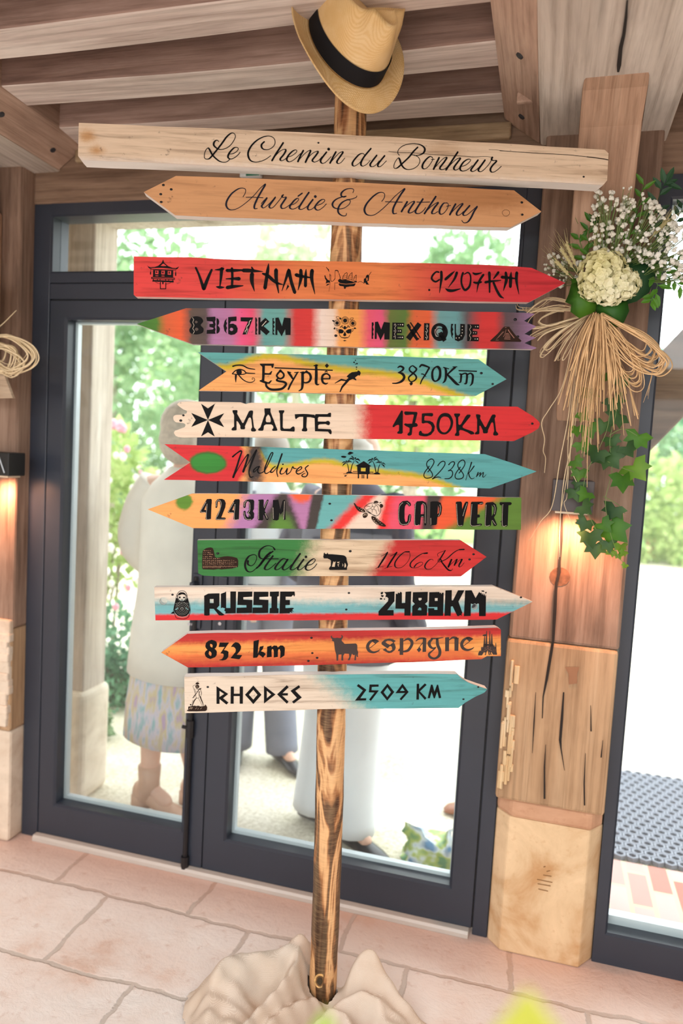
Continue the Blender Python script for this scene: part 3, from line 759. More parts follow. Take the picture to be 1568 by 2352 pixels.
B1.text('lettering', T, [('n', 1.6, 4.6, "385,160 330,215 270,290 180,375 130,420 95,432 78,410 95,350 135,298 155,320 175,380 215,430 270,447 340,430 395,385 413,330 390,285 345,262 305,258|150,262 130,235 140,190 190,145 260,120 340,113 420,128 470,165 475,205 450,240 400,262 340,265|575,290 545,278 500,310 455,370 445,415 465,437 510,420 560,355 580,310 565,285|560,318 600,315|660,295 625,365 590,440|600,430 655,365 715,305 760,292 725,350 675,415 675,440 705,447 745,430 780,395|900,222 825,335 750,450|765,430 830,360 890,310 935,300 900,350 860,405 850,435 870,452 905,440 945,405|950,405 1000,390 1050,350 1065,320 1030,315 980,345 940,400 930,440 955,465 1000,460 1050,430 1085,395|1160,325 1100,405 1070,450 1085,470 1120,462 1165,425 1190,395|1250,325 1190,410 1165,450 1180,472 1215,465 1265,420 1310,365 1345,300|1345,290 1335,315 1355,330 1400,335 1350,390 1320,440 1330,475 1365,478 1410,450 1460,405")])
B1.text('crack', (890, 310, 5.6), [('s', 5, "10,212 120,224 280,228 400,235 560,252 780,266 900,268 1100,282 1250,278 1340,288"), ('s', 4, "1300,190 1400,195 1568,215")], BURN)
B1.text('crack', (780, 260, 2.45), [('s', 3, "900,212 1100,225 1280,235 1390,246"), ('s', 5, "1390,246 1470,256 1508,263")], BURN)
B1.nail(731, 328, 2.6); B1.nail(1340, 406, 2.8)
# ---- 2 copper board
B2 = Board('copper coloured double pointed board with two first names in navy script',
  "330,441 404,404 820,419 1180,437 1243,486 1172,522 820,512 402,494", 0.03,
  [('blob', (176, 122, 78), 60, (1100, 450), (120, 30))], (206, 152, 106), grain=0.28, seed=5)
T = (510, 420, 4.9)
B2.text('lettering', T, [('n', 1.6, 4.4, "235,158 260,115 262,75 230,60 180,70 110,120 60,190 45,250 70,295 120,305 190,280 280,215 360,140 430,60 487,15 445,90 400,170 365,250 365,290 395,290|270,163 360,163 460,168|440,235 470,200 505,168 465,230 445,262 460,282 490,270 540,225 600,160 550,230 530,265 545,285 580,270 640,200 690,135 672,155 690,165 720,165 685,220 662,260 672,288 705,285 745,260 780,230|790,248 830,225 860,190 850,175 815,195 775,245 760,275 780,295 820,290 870,255 890,230|900,118 855,150|975,110 920,190 870,270 870,295 900,298 950,270 985,235|1020,190 975,250 962,285 975,305 1010,295 1045,265|1070,255 1110,240 1150,210 1150,190 1120,190 1080,220 1045,270 1055,300 1085,308 1130,280 1172,238"), ('o', "1048,155,16")], NAVY)
B2.text('lettering', T, [('n', 1.7, 4.4, "1470,112 1480,80 1450,65 1390,75 1345,110 1340,145 1370,162 1395,152|1395,150 1330,165 1270,195 1240,240 1260,280 1320,295 1380,280 1430,240 1440,200 1400,195 1340,230 1305,290 1310,340 1350,370 1390,370 1398,345|1400,190 1460,182 1505,165 1515,148")], NAVY)
T = (820, 425, 5.407)
B2.text('lettering', T, [('n', 1.7, 4.6, "305,205 335,160 340,115 310,92 260,100 190,150 120,230 90,300 105,355 150,378 215,370 300,310 390,225 480,130 590,45 540,120 480,220 445,300 450,355 490,350|350,208 450,212 560,215|620,210 585,270 550,330|545,325 600,270 670,215 710,208 670,270 640,320 640,345 670,345 710,320 750,280|815,175 760,260 725,320 730,350 770,355 820,320 850,280|740,212 820,215 900,212|975,145 905,250 835,355|850,335 920,265 980,225 1005,222 960,280 930,330 930,355 960,355 1000,330|1110,225 1070,230 1030,290 1020,340 1040,365 1080,345 1120,290 1130,240 1110,220|1110,265 1160,255|1220,238 1185,300 1150,368|1160,355 1220,290 1280,240 1310,235 1270,290 1235,345 1240,375 1275,370 1320,330|1395,258 1350,310 1315,355 1325,378 1365,370 1420,325 1490,265 1450,330 1410,410 1370,460 1325,470 1298,442")], NAVY)
for q in ((375, 425), (393, 435), (369, 446), (370, 464), (1198, 465), (1199, 493)): B2.nail(*q, 3.4)
B2.text('ring_mark', (820, 425, 5.407), [('c', 4, "1850,310 1885,325 1888,360 1860,385 1820,380 1800,345 1815,318")], BURN)
# ---- 3 Vietnam
B3 = Board('red and orange arrow board pointing right with a pagoda and a sailing junk',
  "307,589 440,591 560,597 700,599 1000,605 1110,608 1220,615 1298,650 1215,694 1000,690 800,688 550,685 312,681 307,677", 0.024,
  [], [(300, (222, 66, 62)), (500, (216, 70, 64)), (600, (214, 92, 62)), (690, (220, 122, 70)), (880, (222, 128, 72)), (960, (210, 92, 62)), (1040, (198, 54, 58)), (1300, (196, 44, 52))], grain=0.45, seed=7)
T = (330, 590, 15.68)
B3.text('pagoda', T, [('f', "120,300 160,345 240,375 400,365 520,325 650,215 690,110 705,110 730,205 870,330 1040,400 1150,410 1240,365 1270,355 1220,430 1120,485 800,475 500,465 250,450 170,390", "600,325 690,245 720,245 825,330 700,338", "215,402 400,400 700,398 1000,430 1180,442 1110,465 700,453 300,432"),
  ('f', "340,470 1060,490 1060,742 330,722", "410,490 535,495 530,630 410,625", "640,495 760,500 755,640 630,635", "865,505 990,510 985,650 860,645", "420,668 530,672 528,700 420,696", "640,676 750,680 748,708 640,704"),
  ('f', "270,725 1120,755 1115,830 270,795", "300,750 1100,778 1095,802 300,772"), ('f', "320,832 1080,862 1075,925 310,890"),
  ('l', 26, "345,795 345,840"), ('l', 26, "490,800 490,845"), ('l', 26, "590,805 590,850"), ('l', 26, "790,810 790,855"), ('l', 26, "900,815 900,860"), ('l', 26, "1045,820 1045,865"),
  ('l', 28, "600,910 600,1150 795,1150 795,930"), ('l', 45, "692,900 690,985"), ('s', 12, "420,905 500,950 600,970"), ('s', 12, "980,930 880,970 790,975"),
  ('l', 36, "248,540 245,640"), ('l', 10, "248,460 248,540"), ('l', 38, "1150,560 1148,685"), ('l', 10, "1148,480 1150,560"), ('o', "465,555,26 690,572,26 920,578,26"), ('l', 12, "465,490 465,540"), ('l', 12, "692,495 692,550"), ('l', 12, "922,505 922,560")])
T = (440, 600, 5.407)
B3.text('lettering', T, [('b', "50,80,24 95,180,28 150,345,42|250,105,24 205,205,36 150,345,45|290,107,8 340,105,25 390,95,38|372,92,40 366,180,35 352,310,14|305,318,10 350,325,34 408,325,6|500,88,30 505,200,30 500,320,28|435,115,38 520,115,36 630,112,22|425,220,10 520,217,28 592,218,46|438,328,42 520,315,40 640,305,10|637,115,45 740,118,42 885,130,6|745,75,18 765,110,26|750,155,50 748,250,46 780,375,6|955,30,8 945,110,38 925,240,42 910,335,45|880,155,20 945,180,40 1040,260,35 1140,295,5|1048,108,48 1050,220,42 1080,395,12|1200,95,10 1200,130,40 1160,250,25 1120,370,6|1207,112,42 1235,250,40 1280,390,42|1355,112,42 1355,220,40 1320,360,6|1295,170,44 1350,185,40 1480,205,14|1420,100,8 1415,180,35 1412,310,38|1495,115,48 1490,220,42 1530,410,6"), ('f', "1190,290 1212,312 1168,368")])
T = (730, 600, 11.2)
B3.text('sailing_junk', T, [('f', "515,490 560,450 620,480 700,475 820,500 900,530 1010,515 990,550 955,548 880,572 720,584 580,568 540,545 520,520"), ('f', "545,565 580,582 720,598 880,588 970,566 960,600 930,645 820,650 720,670 705,715 675,710 660,650 560,635 530,600"),
  ('l', 11, "625,465 650,380 690,320 740,295 755,320 745,400 745,470 625,465"), ('l', 11, "770,460 800,370 850,310 880,295 880,400 880,470 770,460"), ('l', 11, "915,500 930,420 960,370 985,355 985,440 975,520 915,500"),
  ('l', 5, "650,392 750,350"), ('l', 5, "636,432 750,408"), ('l', 5, "805,385 880,345"), ('l', 5, "785,430 880,415"), ('l', 5, "930,440 985,420"), ('l', 10, "880,470 880,520"),
  ('b', "215,160,18 240,190,14 265,220,26 285,275,8|305,330,18 312,380,14|330,350,8 330,500,12 375,515,10 430,460,14 440,430,8|440,450,9 440,260,10 460,240,22 510,250,20 525,300,12|540,320,18 560,380,12 575,440,20"), ('f', "165,370 185,360 205,420 250,480 300,500 320,560 260,550 200,575 215,500 180,450"), ('f', "200,630 235,590 320,575 255,620"),
  ('l', 8, "430,545 425,740"), ('l', 5, "315,580 280,780"), ('l', 8, "440,560 520,560"), ('l', 8, "298,370 302,520"), ('s', 9, "1020,550 1090,522 1150,550 1190,575"),
  ('f', "1175,570 1180,450 1220,440 1240,370 1275,345 1315,370 1305,500 1260,520 1300,590 1325,605 1240,600 1215,550", "1242,430 1275,420 1277,490 1247,510"), ('l', 12, "1310,360 1370,275")])
T = (980, 610, 7.127)
B3.text('lettering', T, [('b', "195,110,28 150,105,26 95,160,32 80,220,32 140,265,30 205,230,24|235,100,42 238,200,45 222,330,28 205,450,8|455,92,8 400,140,38 310,220,42 290,235,12|490,115,45 450,220,35 350,360,6|300,375,6 350,405,45 430,410,42 550,380,12|590,120,38 565,210,32 570,310,32 620,400,38 690,350,36 715,250,28 710,160,25 670,115,25 610,145,15|750,120,20 800,140,38 900,118,12|925,150,38 850,270,35 815,440,6|765,275,28 820,285,38 890,270,30|1020,115,48 1025,230,40 1025,440,24|1170,110,42 1130,165,34 1090,215,18|955,275,44 1050,258,36 1210,243,14|1090,280,38 1140,400,42 1200,500,40 1260,535,8|1290,115,42 1300,230,52 1275,330,34 1250,415,8|1225,190,52 1330,200,42 1460,215,20|1378,105,10 1370,200,52 1365,350,48|1470,115,50 1465,250,46 1505,470,8"), ('o', "38,400,18")])
# ---- 4 Mexique
B4 = Board('rainbow striped arrow board pointing left with a flowered skull and a jagged tail',
  "314,744 427,708 700,709 950,712 1215,719 1228,721 1203,737 1231,750 1204,767 1230,776 1204,788 1232,799 1226,802 1000,799 700,795 442,790", 0.022, [],
  [(314, (62, 118, 44)), (362, (76, 120, 44)), (382, (206, 96, 54)), (418, (224, 92, 50)), (442, (92, 76, 66)), (472, (88, 74, 70)), (490, (170, 116, 156)), (530, (176, 112, 150)), (552, (222, 84, 128)), (578, (220, 76, 108)), (598, (110, 120, 120)), (612, (98, 156, 150)), (650, (104, 156, 148)), (668, (138, 66, 60)), (684, (200, 52, 50)), (712, (204, 54, 50)), (732, (220, 180, 164)), (742, (228, 206, 192)), (764, (226, 200, 180)), (778, (230, 156, 82)), (822, (230, 150, 78)), (842, (222, 88, 92)), (874, (214, 80, 116)), (894, (96, 106, 50)), (932, (84, 112, 48)), (946, (200, 98, 52)), (984, (216, 92, 52)), (1004, (104, 150, 150)), (1044, (100, 150, 152)), (1070, (92, 80, 82)), (1088, (110, 78, 80)), (1102, (196, 50, 48))][:0] or
  [(314, (62, 118, 44)), (360, (76, 120, 44)), (382, (206, 96, 54)), (416, (224, 92, 50)), (440, (92, 76, 66)), (472, (88, 74, 70)), (490, (170, 116, 156)), (530, (176, 112, 150)), (554, (222, 84, 128)), (580, (220, 76, 108)), (606, (98, 156, 150)), (650, (104, 156, 148)), (678, (200, 52, 50)), (714, (204, 54, 50)), (738, (228, 206, 192)), (764, (226, 200, 180)), (780, (230, 156, 82)), (822, (230, 150, 78)), (846, (218, 84, 104)), (876, (214, 80, 116)), (894, (96, 106, 50)), (932, (84, 112, 48)), (950, (206, 96, 52)), (986, (216, 92, 52)), (1008, (104, 150, 150)), (1046, (100, 150, 152)), (1072, (92, 80, 82)), (1104, (196, 50, 48)), (1136, (198, 50, 48)), (1160, (86, 68, 70)), (1178, (92, 74, 82)), (1232, (150, 112, 150))],
  grain=0.25, seed=9)
T = (425, 715, 6.272)
B4.text('lettering', T, [('F', "160,72 230,90 260,145 225,200 265,250 250,310 160,335 80,315 60,265 95,205 65,150 95,90", "138,155 160,135 182,155 160,175", "138,260 165,235 192,260 165,285"),
  ('f', "305,85 435,78 440,120 430,150 440,190 428,230 440,265 430,290 440,325 310,325 312,270 400,262 412,240 350,225 350,185 405,180 395,150 315,140"), ('f', "452,95 480,112 491,145 486,185 470,205 492,228 502,258 493,295 475,315 452,325"),
  ('f', "600,100 590,150 605,170 590,210 605,240 590,280 600,325 565,280 552,210 570,140"), ('f', "620,85 740,75 740,140 660,145 640,185 690,178 735,200 757,250 750,300 715,332 660,342 620,325", "640,262 650,242 668,236 688,246 694,262 686,280 668,286 650,280"),
  ('f', "800,88 980,90 890,335 825,335 905,150 800,145"), ('f', "1010,90 1025,90 1040,130 1028,160 1040,200 1028,230 1040,270 1028,300 1040,335 1010,335"), ('f', "1055,90 1085,90 1085,160 1155,95 1215,150 1130,215 1220,295 1170,345 1085,270 1085,335 1055,335"),
  ('f', "1258,100 1280,100 1270,130 1295,160 1270,190 1290,220 1272,250 1285,280 1270,300 1290,340 1258,335"), ('f', "1300,95 1345,90 1395,215 1425,92 1520,100 1518,342 1445,342 1440,260 1390,362 1330,265 1328,342 1300,342")])
B4.text('lettering_detail', T, [('l', 5, "105,90 125,120 110,160 130,205 110,250 135,290 115,325"), ('l', 9, "950,125 925,150 920,190 890,220 885,265 865,285 865,305"), ('l', 5, "905,250 880,335"), ('l', 9, "1170,140 1105,215")], CHALK, 0.001)
T = (840, 725, 5.807)
B4.text('lettering', T, [('f', "78,92 100,88 105,120 92,150 105,185 92,215 103,250 92,275 97,310 76,310"), ('f', "120,85 160,80 203,185 240,85 320,95 315,318 245,318 245,230 195,330 145,220 143,312 117,312"),
  ('f', "352,92 510,97 508,152 420,150 418,180 480,183 478,235 415,235 412,260 505,265 502,318 347,318"), ('f', "690,88 742,125 590,335 533,290"), ('f', "540,125 570,108 600,150 598,180 632,190 642,235 670,258 685,290 715,310 675,335 620,265 580,190"), ('f', "583,92 600,88 735,295 722,303"),
  ('f', "775,100 848,102 842,328 770,328"), ('F', "980,100 1060,135 1092,220 1060,305 980,340 905,305 870,220 900,135", "967,140 1020,160 1020,230 980,272 935,280 915,225 925,165") , ('c', 10, "980,170 1015,185 1030,220 1015,255 980,270 945,255 930,220 945,185"), ('f', "960,240 1010,212 1075,320 1030,352"),
  ('f', "1020,140 1060,135 1060,200 1010,190"), ('f', "900,150 930,160 950,150 930,180 905,185"), ('f', "880,230 915,240 910,270 930,285 900,290"),
  ('f', "1135,110 1165,110 1150,150 1165,185 1152,215 1165,250 1152,275 1165,315 1140,280 1128,200"), ('f', "1182,112 1200,112 1200,220 1210,260 1235,265 1255,240 1258,110 1320,115 1318,260 1290,320 1230,345 1185,325"),
  ('f', "1352,115 1510,118 1508,180 1425,175 1422,203 1485,210 1483,255 1420,258 1418,285 1505,288 1503,342 1348,340")])
B4.text('lettering_detail', T, [('l', 4, "385,105 402,130 382,165 400,205 380,245 395,285 390,312"), ('l', 5, "810,115 825,140 805,170 822,205 800,245 820,285 805,320"), ('l', 4, "1388,125 1402,150 1380,185 1400,225 1378,265 1398,300 1385,335"), ('o', "1285,145,7 1283,188,7 1283,230,7 1270,268,7 1243,297,7 1203,300,7 380,125,6 378,205,6 375,282,6 805,140,6 798,215,6 798,292,6 488,122,9 458,122,7 430,122,5 458,205,8 432,205,6 485,290,9 455,290,7 430,290,5 1490,148,8 1460,148,6 1462,230,6 1434,230,6 1485,312,8 1455,312,6")], CHALK, 0.001)
T = (740, 715, 15.68)
def rose(cx, cy, r): return [('o', f"{cx},{cy},{r*0.55:.0f}"), ('c', 12, ' '.join(f"{cx+r*math.cos(a):.0f},{cy+r*math.sin(a)*(1+.08*math.sin(3*a)):.0f}" for a in [2*math.pi*k/9 for k in range(9)])), ('c', 11, ' '.join(f"{cx+r*.78*math.cos(a+.4)*(1+.1*math.sin(2*a)):.0f},{cy+r*.78*math.sin(a+.4):.0f}" for a in [2*math.pi*k/7 for k in range(7)]))]
B4.text('flowered_skull', T, rose(530, 425, 112) + rose(820, 335, 135) + rose(1095, 435, 112) + [('c', 13, "500,205 560,190 620,230 600,280 540,270"), ('c', 13, "990,300 1030,245 1115,240 1080,300 1010,310"), ('f', "345,330 380,315 450,345 400,390"), ('f', "400,630 450,560 470,640 430,660"), ('c', 14, "500,610 550,640 555,715 510,680"), ('c', 14, "1060,680 1080,630 1120,650 1080,735"), ('f', "1120,600 1180,580 1225,628 1160,645"), ('f', "640,215 690,260 650,310 620,270"),
  ('F', "600,690 640,645 720,665 770,710 750,770 680,800 610,770"), ('F', "850,710 920,660 1000,645 1025,690 1015,770 940,800 870,770"), ('F', "805,730 840,790 860,860 805,900 750,860 780,790"), ('F', "810,525 855,580 840,640 810,655 780,640 765,580"),
  ('b', "700,945,18 760,955,30 805,962,34 850,955,30 900,945,18"), ('s', 18, "615,850 650,900 690,945 730,955"), ('s', 18, "990,860 960,910 920,950 880,955"), ('s', 20, "605,640 590,740 620,820"), ('s', 20, "1022,640 1035,740 1010,820"), ('f', "735,1060 795,1045 803,1020 815,1045 875,1060 800,1080"), ('s', 26, "640,575 700,555 760,610"), ('s', 26, "860,610 920,555 985,570"), ('s', 14, "690,530 710,500 735,530"), ('s', 14, "900,530 925,500 950,530")])
T = (1100, 700, 11.2)
B4.text('stepped_pyramid', T, [('f', "275,930 480,740 600,600 640,565 775,565 800,610 930,780 1090,930 1060,955 300,945")], BURN)
B4.text('stepped_pyramid_lines', T, [('l', 8, "640,690 480,850"), ('l', 8, "610,690 440,890"), ('l', 10, "690,640 660,760 615,830"), ('l', 14, "680,740 760,740"), ('l', 14, "672,775 780,775"), ('l', 14, "660,810 795,810"), ('l', 14, "650,845 800,845"), ('l', 16, "640,880 800,885"), ('l', 22, "740,640 790,720 900,860"), ('l', 8, "420,915 500,910"), ('l', 10, "660,590 700,590")], plain('pyramid_light', (150, 100, 84), 0.7), 0.001)
for q in ((1183, 734, 4.4), (1189, 773, 3.6), (771, 771, 3.8)): B4.nail(*q)
# ---- 5 Egypte
B5 = Board('turquoise over sand arrow board with an Egyptian eye and a diver',
  "454,809 600,812 850,817 1098,825 1163,871 1093,909 800,904 600,899 456,897 520,853", 0.022,
  [('curve', (196, 172, 36), 7, [(450, 846), (520, 846), (555, 835), (600, 817), (640, 818), (700, 834), (780, 850), (870, 856), (930, 866), (975, 880), (1010, 892), (1050, 908), (1100, 925), (1170, 945)], -6),
   ('curve', (92, 158, 154), 7, [(450, 846), (520, 846), (555, 835), (600, 817), (640, 818), (700, 834), (780, 850), (870, 856), (930, 866), (975, 880), (1010, 892), (1050, 908), (1100, 925), (1170, 945)], 8)],
  (240, 168, 100), grain=0.5, seed=11)
T = (520, 820, 4.9)
B5.text('eye_symbol', T, [('b', "70,105,16 115,93,13 180,95,14 240,125,13 320,140,9|65,190,12 100,155,12 150,140,13 200,155,12 225,180,12 320,186,9|65,190,10 130,197,10 190,195,10 225,180,10|135,200,14 180,250,12 230,280,10 280,285,9 315,265,7 312,240,6 292,236,6 288,252,5 302,255,4"), ('o', "142,170,31"), ('f', "95,200 118,200 108,285 102,285 94,245")])
B5.text('lettering', T, [('f', "375,75 535,75 525,122 510,122 502,98 432,97 430,180 480,183 505,158 516,160 500,200 430,200 425,268 470,285 500,262 512,266 485,302 435,300 372,275 375,262 395,258 400,240 402,110 378,88"),
  ('b', "445,295,22 450,330,24 490,362,26 550,368,26 620,358,26 660,325,26 668,298,26 640,280,24 590,272,22 565,260,22 580,240,14"), ('c', 20, "568,200 605,162 642,190 640,225 605,245 572,225"), ('l', 12, "590,160 607,145 622,160"),
  ('b', "695,172,26 720,205,26 745,245,20|800,172,16 760,240,18 720,310,20 695,365,20|685,165,10 725,175,10|765,175,10 812,172,10|855,175,30 855,300,30 845,360,22 812,382,8|860,190,14 890,172,18 930,185,24 948,230,28 930,275,22 890,290,16 862,282,14|828,175,10 870,170,16|1008,92,26 1010,200,32 1008,290,30 1025,312,16 1042,305,8|983,98,12 1025,92,14|1075,245,14 1160,245,14|1160,245,18 1160,212,18 1125,188,18 1085,205,24 1075,245,26 1085,285,24 1115,302,18 1140,292,8"), ('l', 10, "1105,172 1122,158 1136,172"), ('l', 10, "885,168 900,154 915,168"), ('f', "1130,72 1152,98 1128,125 1105,98"), ('l', 13, "540,122 1195,150")])
B5.text('diver', T, [('f', "1350,220 1380,190 1410,172 1470,165 1480,150 1500,160 1510,180 1500,210 1480,205 1445,232 1462,258 1455,264 1420,248 1385,262 1345,305 1308,345 1282,396 1270,392 1293,330 1340,272 1290,266 1220,298 1215,294 1290,245 1345,258 1372,235"), ('o', "1435,60,9 1467,75,9 1450,38,7 1462,115,8 1462,137,6 1450,80,6")])
T = (890, 820, 6.533)
B5.text('lettering', T, [('b', "150,160,15 190,140,28 235,165,32 215,205,26 155,235,10|155,235,12 215,250,36 248,300,38 215,360,35 140,392,22 70,395,14|375,130,16 425,170,26 425,200,26 380,245,26 320,300,22 315,335,22 345,370,18 400,355,20 430,310,26 405,262,24 340,215,24 325,180,24 345,145,18 375,130,14|480,150,22 510,120,30 570,135,28 625,158,22|622,165,28 570,255,24 510,350,20 490,405,16|505,255,16 535,260,16 575,295,10|852,158,16 872,200,36 872,300,36 855,360,30 822,392,8|835,155,16 915,178,14|1012,155,32 960,200,28 895,262,24|975,148,12 1040,148,14|895,265,28 960,330,38 1030,400,38 1075,420,10|1075,255,14 1100,265,30 1098,330,30 1090,375,24 1065,385,10|1105,265,20 1160,245,22 1188,268,32 1185,340,32 1175,395,28 1145,402,10|1195,265,20 1240,245,22 1275,275,32 1275,340,32 1262,400,28 1230,435,8"), ('f', "325,400 350,375 378,385 370,415 345,430"), ('F', "750,130 790,160 805,220 800,300 770,350 710,375 670,350 652,300 655,220 690,160", "735,160 760,190 768,240 760,300 735,345 705,350 688,310 685,230 705,180"), ('l', 18, "1062,205 1338,215")])
B5.nail(1105, 857, 3.6); B5.nail(1131, 882, 3.2)
# ---- 6 Malte
B6 = Board('half cream half red board with a broken left end and a black eight pointed cross',
  "406.6,929 409,926 414,923 440,922 552,924 559,926 565,928 570,926 578,925 800,928 1188,934 1225,957 1237,968 1240,974 1236,984 1222,993 1180,1013 800,1008 500,1004 420,1005 410,1004 403,1001 399,994 402,989 409,987 424,981 426,976 424,973 418,971 404,970 398.5,965 397.6,958 400,954.5 404,953 418,952.6 428,949.5 429.5,944 420.6,940 412,934", 0.022,
  [('half', (206, 46, 48), 26, (833, 1012), (828, 925))], (228, 204, 180), grain=0.3, seed=13)
T = (390, 915, 7.84)
B6.text('eight_pointed_cross', T, [('f', "685,388 560,95 685,180 812,95"), ('f', "683,390 385,262 465,388 385,515"), ('f', "687,390 978,268 895,388 978,520"), ('f', "685,392 562,685 685,610 808,688")])
T = (520, 930, 6.031)
B6.text('lettering', T, [('f', "82,78 95,73 140,72 152,78 152,100 145,120 220,250 235,248 310,90 330,78 358,78 368,88 368,110 360,160 380,310 410,345 407,360 390,369 350,368 340,355 340,335 355,310 345,210 335,180 322,172 305,185 255,295 258,325 248,338 205,338 192,325 192,290 160,235 145,224 138,228 140,345 130,353 90,355 72,350 70,335 78,322 105,300 105,140 85,100"),
  ('f', "525,48 610,48 608,95 690,310 705,345 695,358 650,360 633,355 632,340 650,320 645,290 620,270 545,270 518,288 512,345 500,358 455,358 435,350 440,335 470,310 530,130 525,80", "575,132 595,150 608,180 615,222 605,241 555,240 542,222 548,170"),
  ('f', "725,75 798,75 800,95 780,125 778,310 795,330 880,330 912,302 930,298 942,310 945,345 940,370 760,360 745,345 738,120 725,100"), ('f', "945,130 1060,125 1130,128 1220,138 1225,185 1160,170 1112,170 1105,310 1120,340 1115,362 1095,368 1050,365 1040,350 1060,315 1062,165 1010,165 985,178 965,198 952,190 948,165"),
  ('f', "1235,128 1395,128 1415,112 1440,108 1448,118 1445,168 1280,165 1265,180 1265,230 1375,232 1392,222 1415,222 1432,240 1430,268 1415,282 1400,278 1370,265 1285,270 1268,285 1268,330 1440,338 1455,365 1455,395 1445,408 1430,402 1405,370 1225,365 1220,180 1224,145")])
T = (890, 930, 5.807)
B6.text('lettering', T, [('f', "180,78 190,73 203,85 200,350 203,370 185,385 135,384 125,374 130,362 150,345 152,275 140,265 110,275 85,295 70,297 65,280"), ('f', "220,95 235,87 390,95 397,110 365,240 385,245 402,268 395,285 380,292 340,295 330,305 320,395 300,410 275,410 262,400 265,385 290,360 292,310 270,295 245,285 215,262 235,245 260,252 325,250 350,135 335,128 260,135 235,135 220,115"),
  ('f', "455,118 470,113 580,108 602,112 606,140 590,155 500,145 488,160 488,205 500,210 560,212 605,235 628,285 620,345 575,400 520,420 480,420 430,410 415,400 415,370 430,345 448,347 460,375 490,385 535,382 578,350 590,300 570,262 530,240 500,240 470,250 453,240"),
  ('F', "770,108 830,130 872,220 850,320 790,385 720,390 670,350 650,270 670,180 710,125", "765,155 810,170 838,230 825,300 780,360 730,362 695,320 688,260 705,190 735,160"), ('f', "882,122 895,115 958,115 966,125 962,142 940,165 942,255 955,268 975,260 1040,150 1060,130 1098,130 1106,142 1098,158 1000,280 998,300 1020,315 1135,355 1155,375 1150,390 1110,396 1060,365 1000,340 965,335 950,350 957,400 945,414 905,414 893,405 898,390 915,365 908,170 890,145"),
  ('f', "1175,130 1190,125 1228,130 1238,145 1230,180 1295,295 1310,295 1380,150 1395,130 1425,128 1440,140 1438,160 1425,180 1445,350 1475,385 1470,402 1450,410 1415,408 1405,395 1408,375 1420,350 1408,245 1395,230 1380,240 1335,340 1335,365 1325,378 1280,380 1268,365 1268,340 1240,285 1230,275 1222,285 1222,380 1210,392 1168,393 1158,380 1190,350 1192,200 1178,155")])
B6.nail(1222, 973, 3.4); B6.nail(415, 966, 3.6); B6.nail(421, 954, 3)
# ---- 7 Maldives
CV = [(590, 1014), (606, 1060), (625, 1073), (655, 1072), (700, 1064), (745, 1056), (790, 1068), (850, 1082), (930, 1088), (980, 1096), (1020, 1112), (1060, 1126), (1120, 1140), (1240, 1160)]
B7 = Board('swallow tailed board with a red end, green patch and turquoise over sand, a stilt hut among palms',
  "377,1020 600,1026 800,1033 1113,1043 1232,1083 1125,1122 800,1112 600,1107 376,1102 437,1062", 0.022,
  [('curve', (192, 172, 38), 6, CV, -5), ('curve', (88, 158, 158), 6, CV, 6), ('blob', (150, 150, 50), 9, (602, 1078), (14, 34)), ('half', (62, 52, 48), 12, (566, 1104), (566, 1024)), ('half', (240, 168, 100), 10, (605, 1108), (605, 1026))][:0] or
  [('curve', (192, 172, 38), 6, CV, -5), ('curve', (88, 158, 158), 6, CV, 6), ('blob', (64, 54, 50), 13, (585, 1065), (21, 70)), ('blob', (206, 46, 50), 8, (440, 1060), (122, 90)), ('blob', (70, 96, 40), 5, (478, 1063), (42, 25)), ('blob', (54, 132, 50), 4, (478, 1063), (38, 21))],
  (242, 168, 100), grain=0.35, seed=15)
T = (520, 1025, 7.84)
B7.text('lettering', T, [('b', "110,190,30 180,130,22 250,85,28 272,105,24 235,210,30 180,390,34 120,560,38|125,560,12 200,420,12 290,270,14 380,145,20|395,150,30 350,310,34 300,460,40|310,440,12 400,290,12 530,70,14|540,68,30 480,220,36 420,390,28 405,480,22 430,555,24 485,545,12|600,360,14 540,380,18 490,430,24 490,465,20 530,440,14 590,370,14|590,365,20 560,430,22 580,480,22 640,475,16 700,430,12|700,420,14 760,300,18 820,170,18 835,120,20 800,130,20 740,260,22 690,400,26 690,470,22 720,490,18 790,450,12|880,360,16 830,400,18 790,460,24 830,465,18 890,400,12 930,330,14|1000,135,28 940,310,26 905,450,20 925,550,14|1000,390,26 965,460,26 980,500,20 1040,480,12 1095,400,20|1095,400,24 1080,470,24 1090,505,20 1150,460,14 1190,370,18 1210,395,20 1260,405,10|1260,455,14 1330,420,16 1355,385,20 1330,370,18 1270,420,22 1255,470,22 1290,500,22 1350,480,14 1400,445,12|1475,345,18 1420,390,20 1430,430,20 1460,490,22 1430,545,18 1370,545,20 1360,515,18 1420,480,10"), ('o', "1015,325,14")])
T = (770, 1030, 12.06)
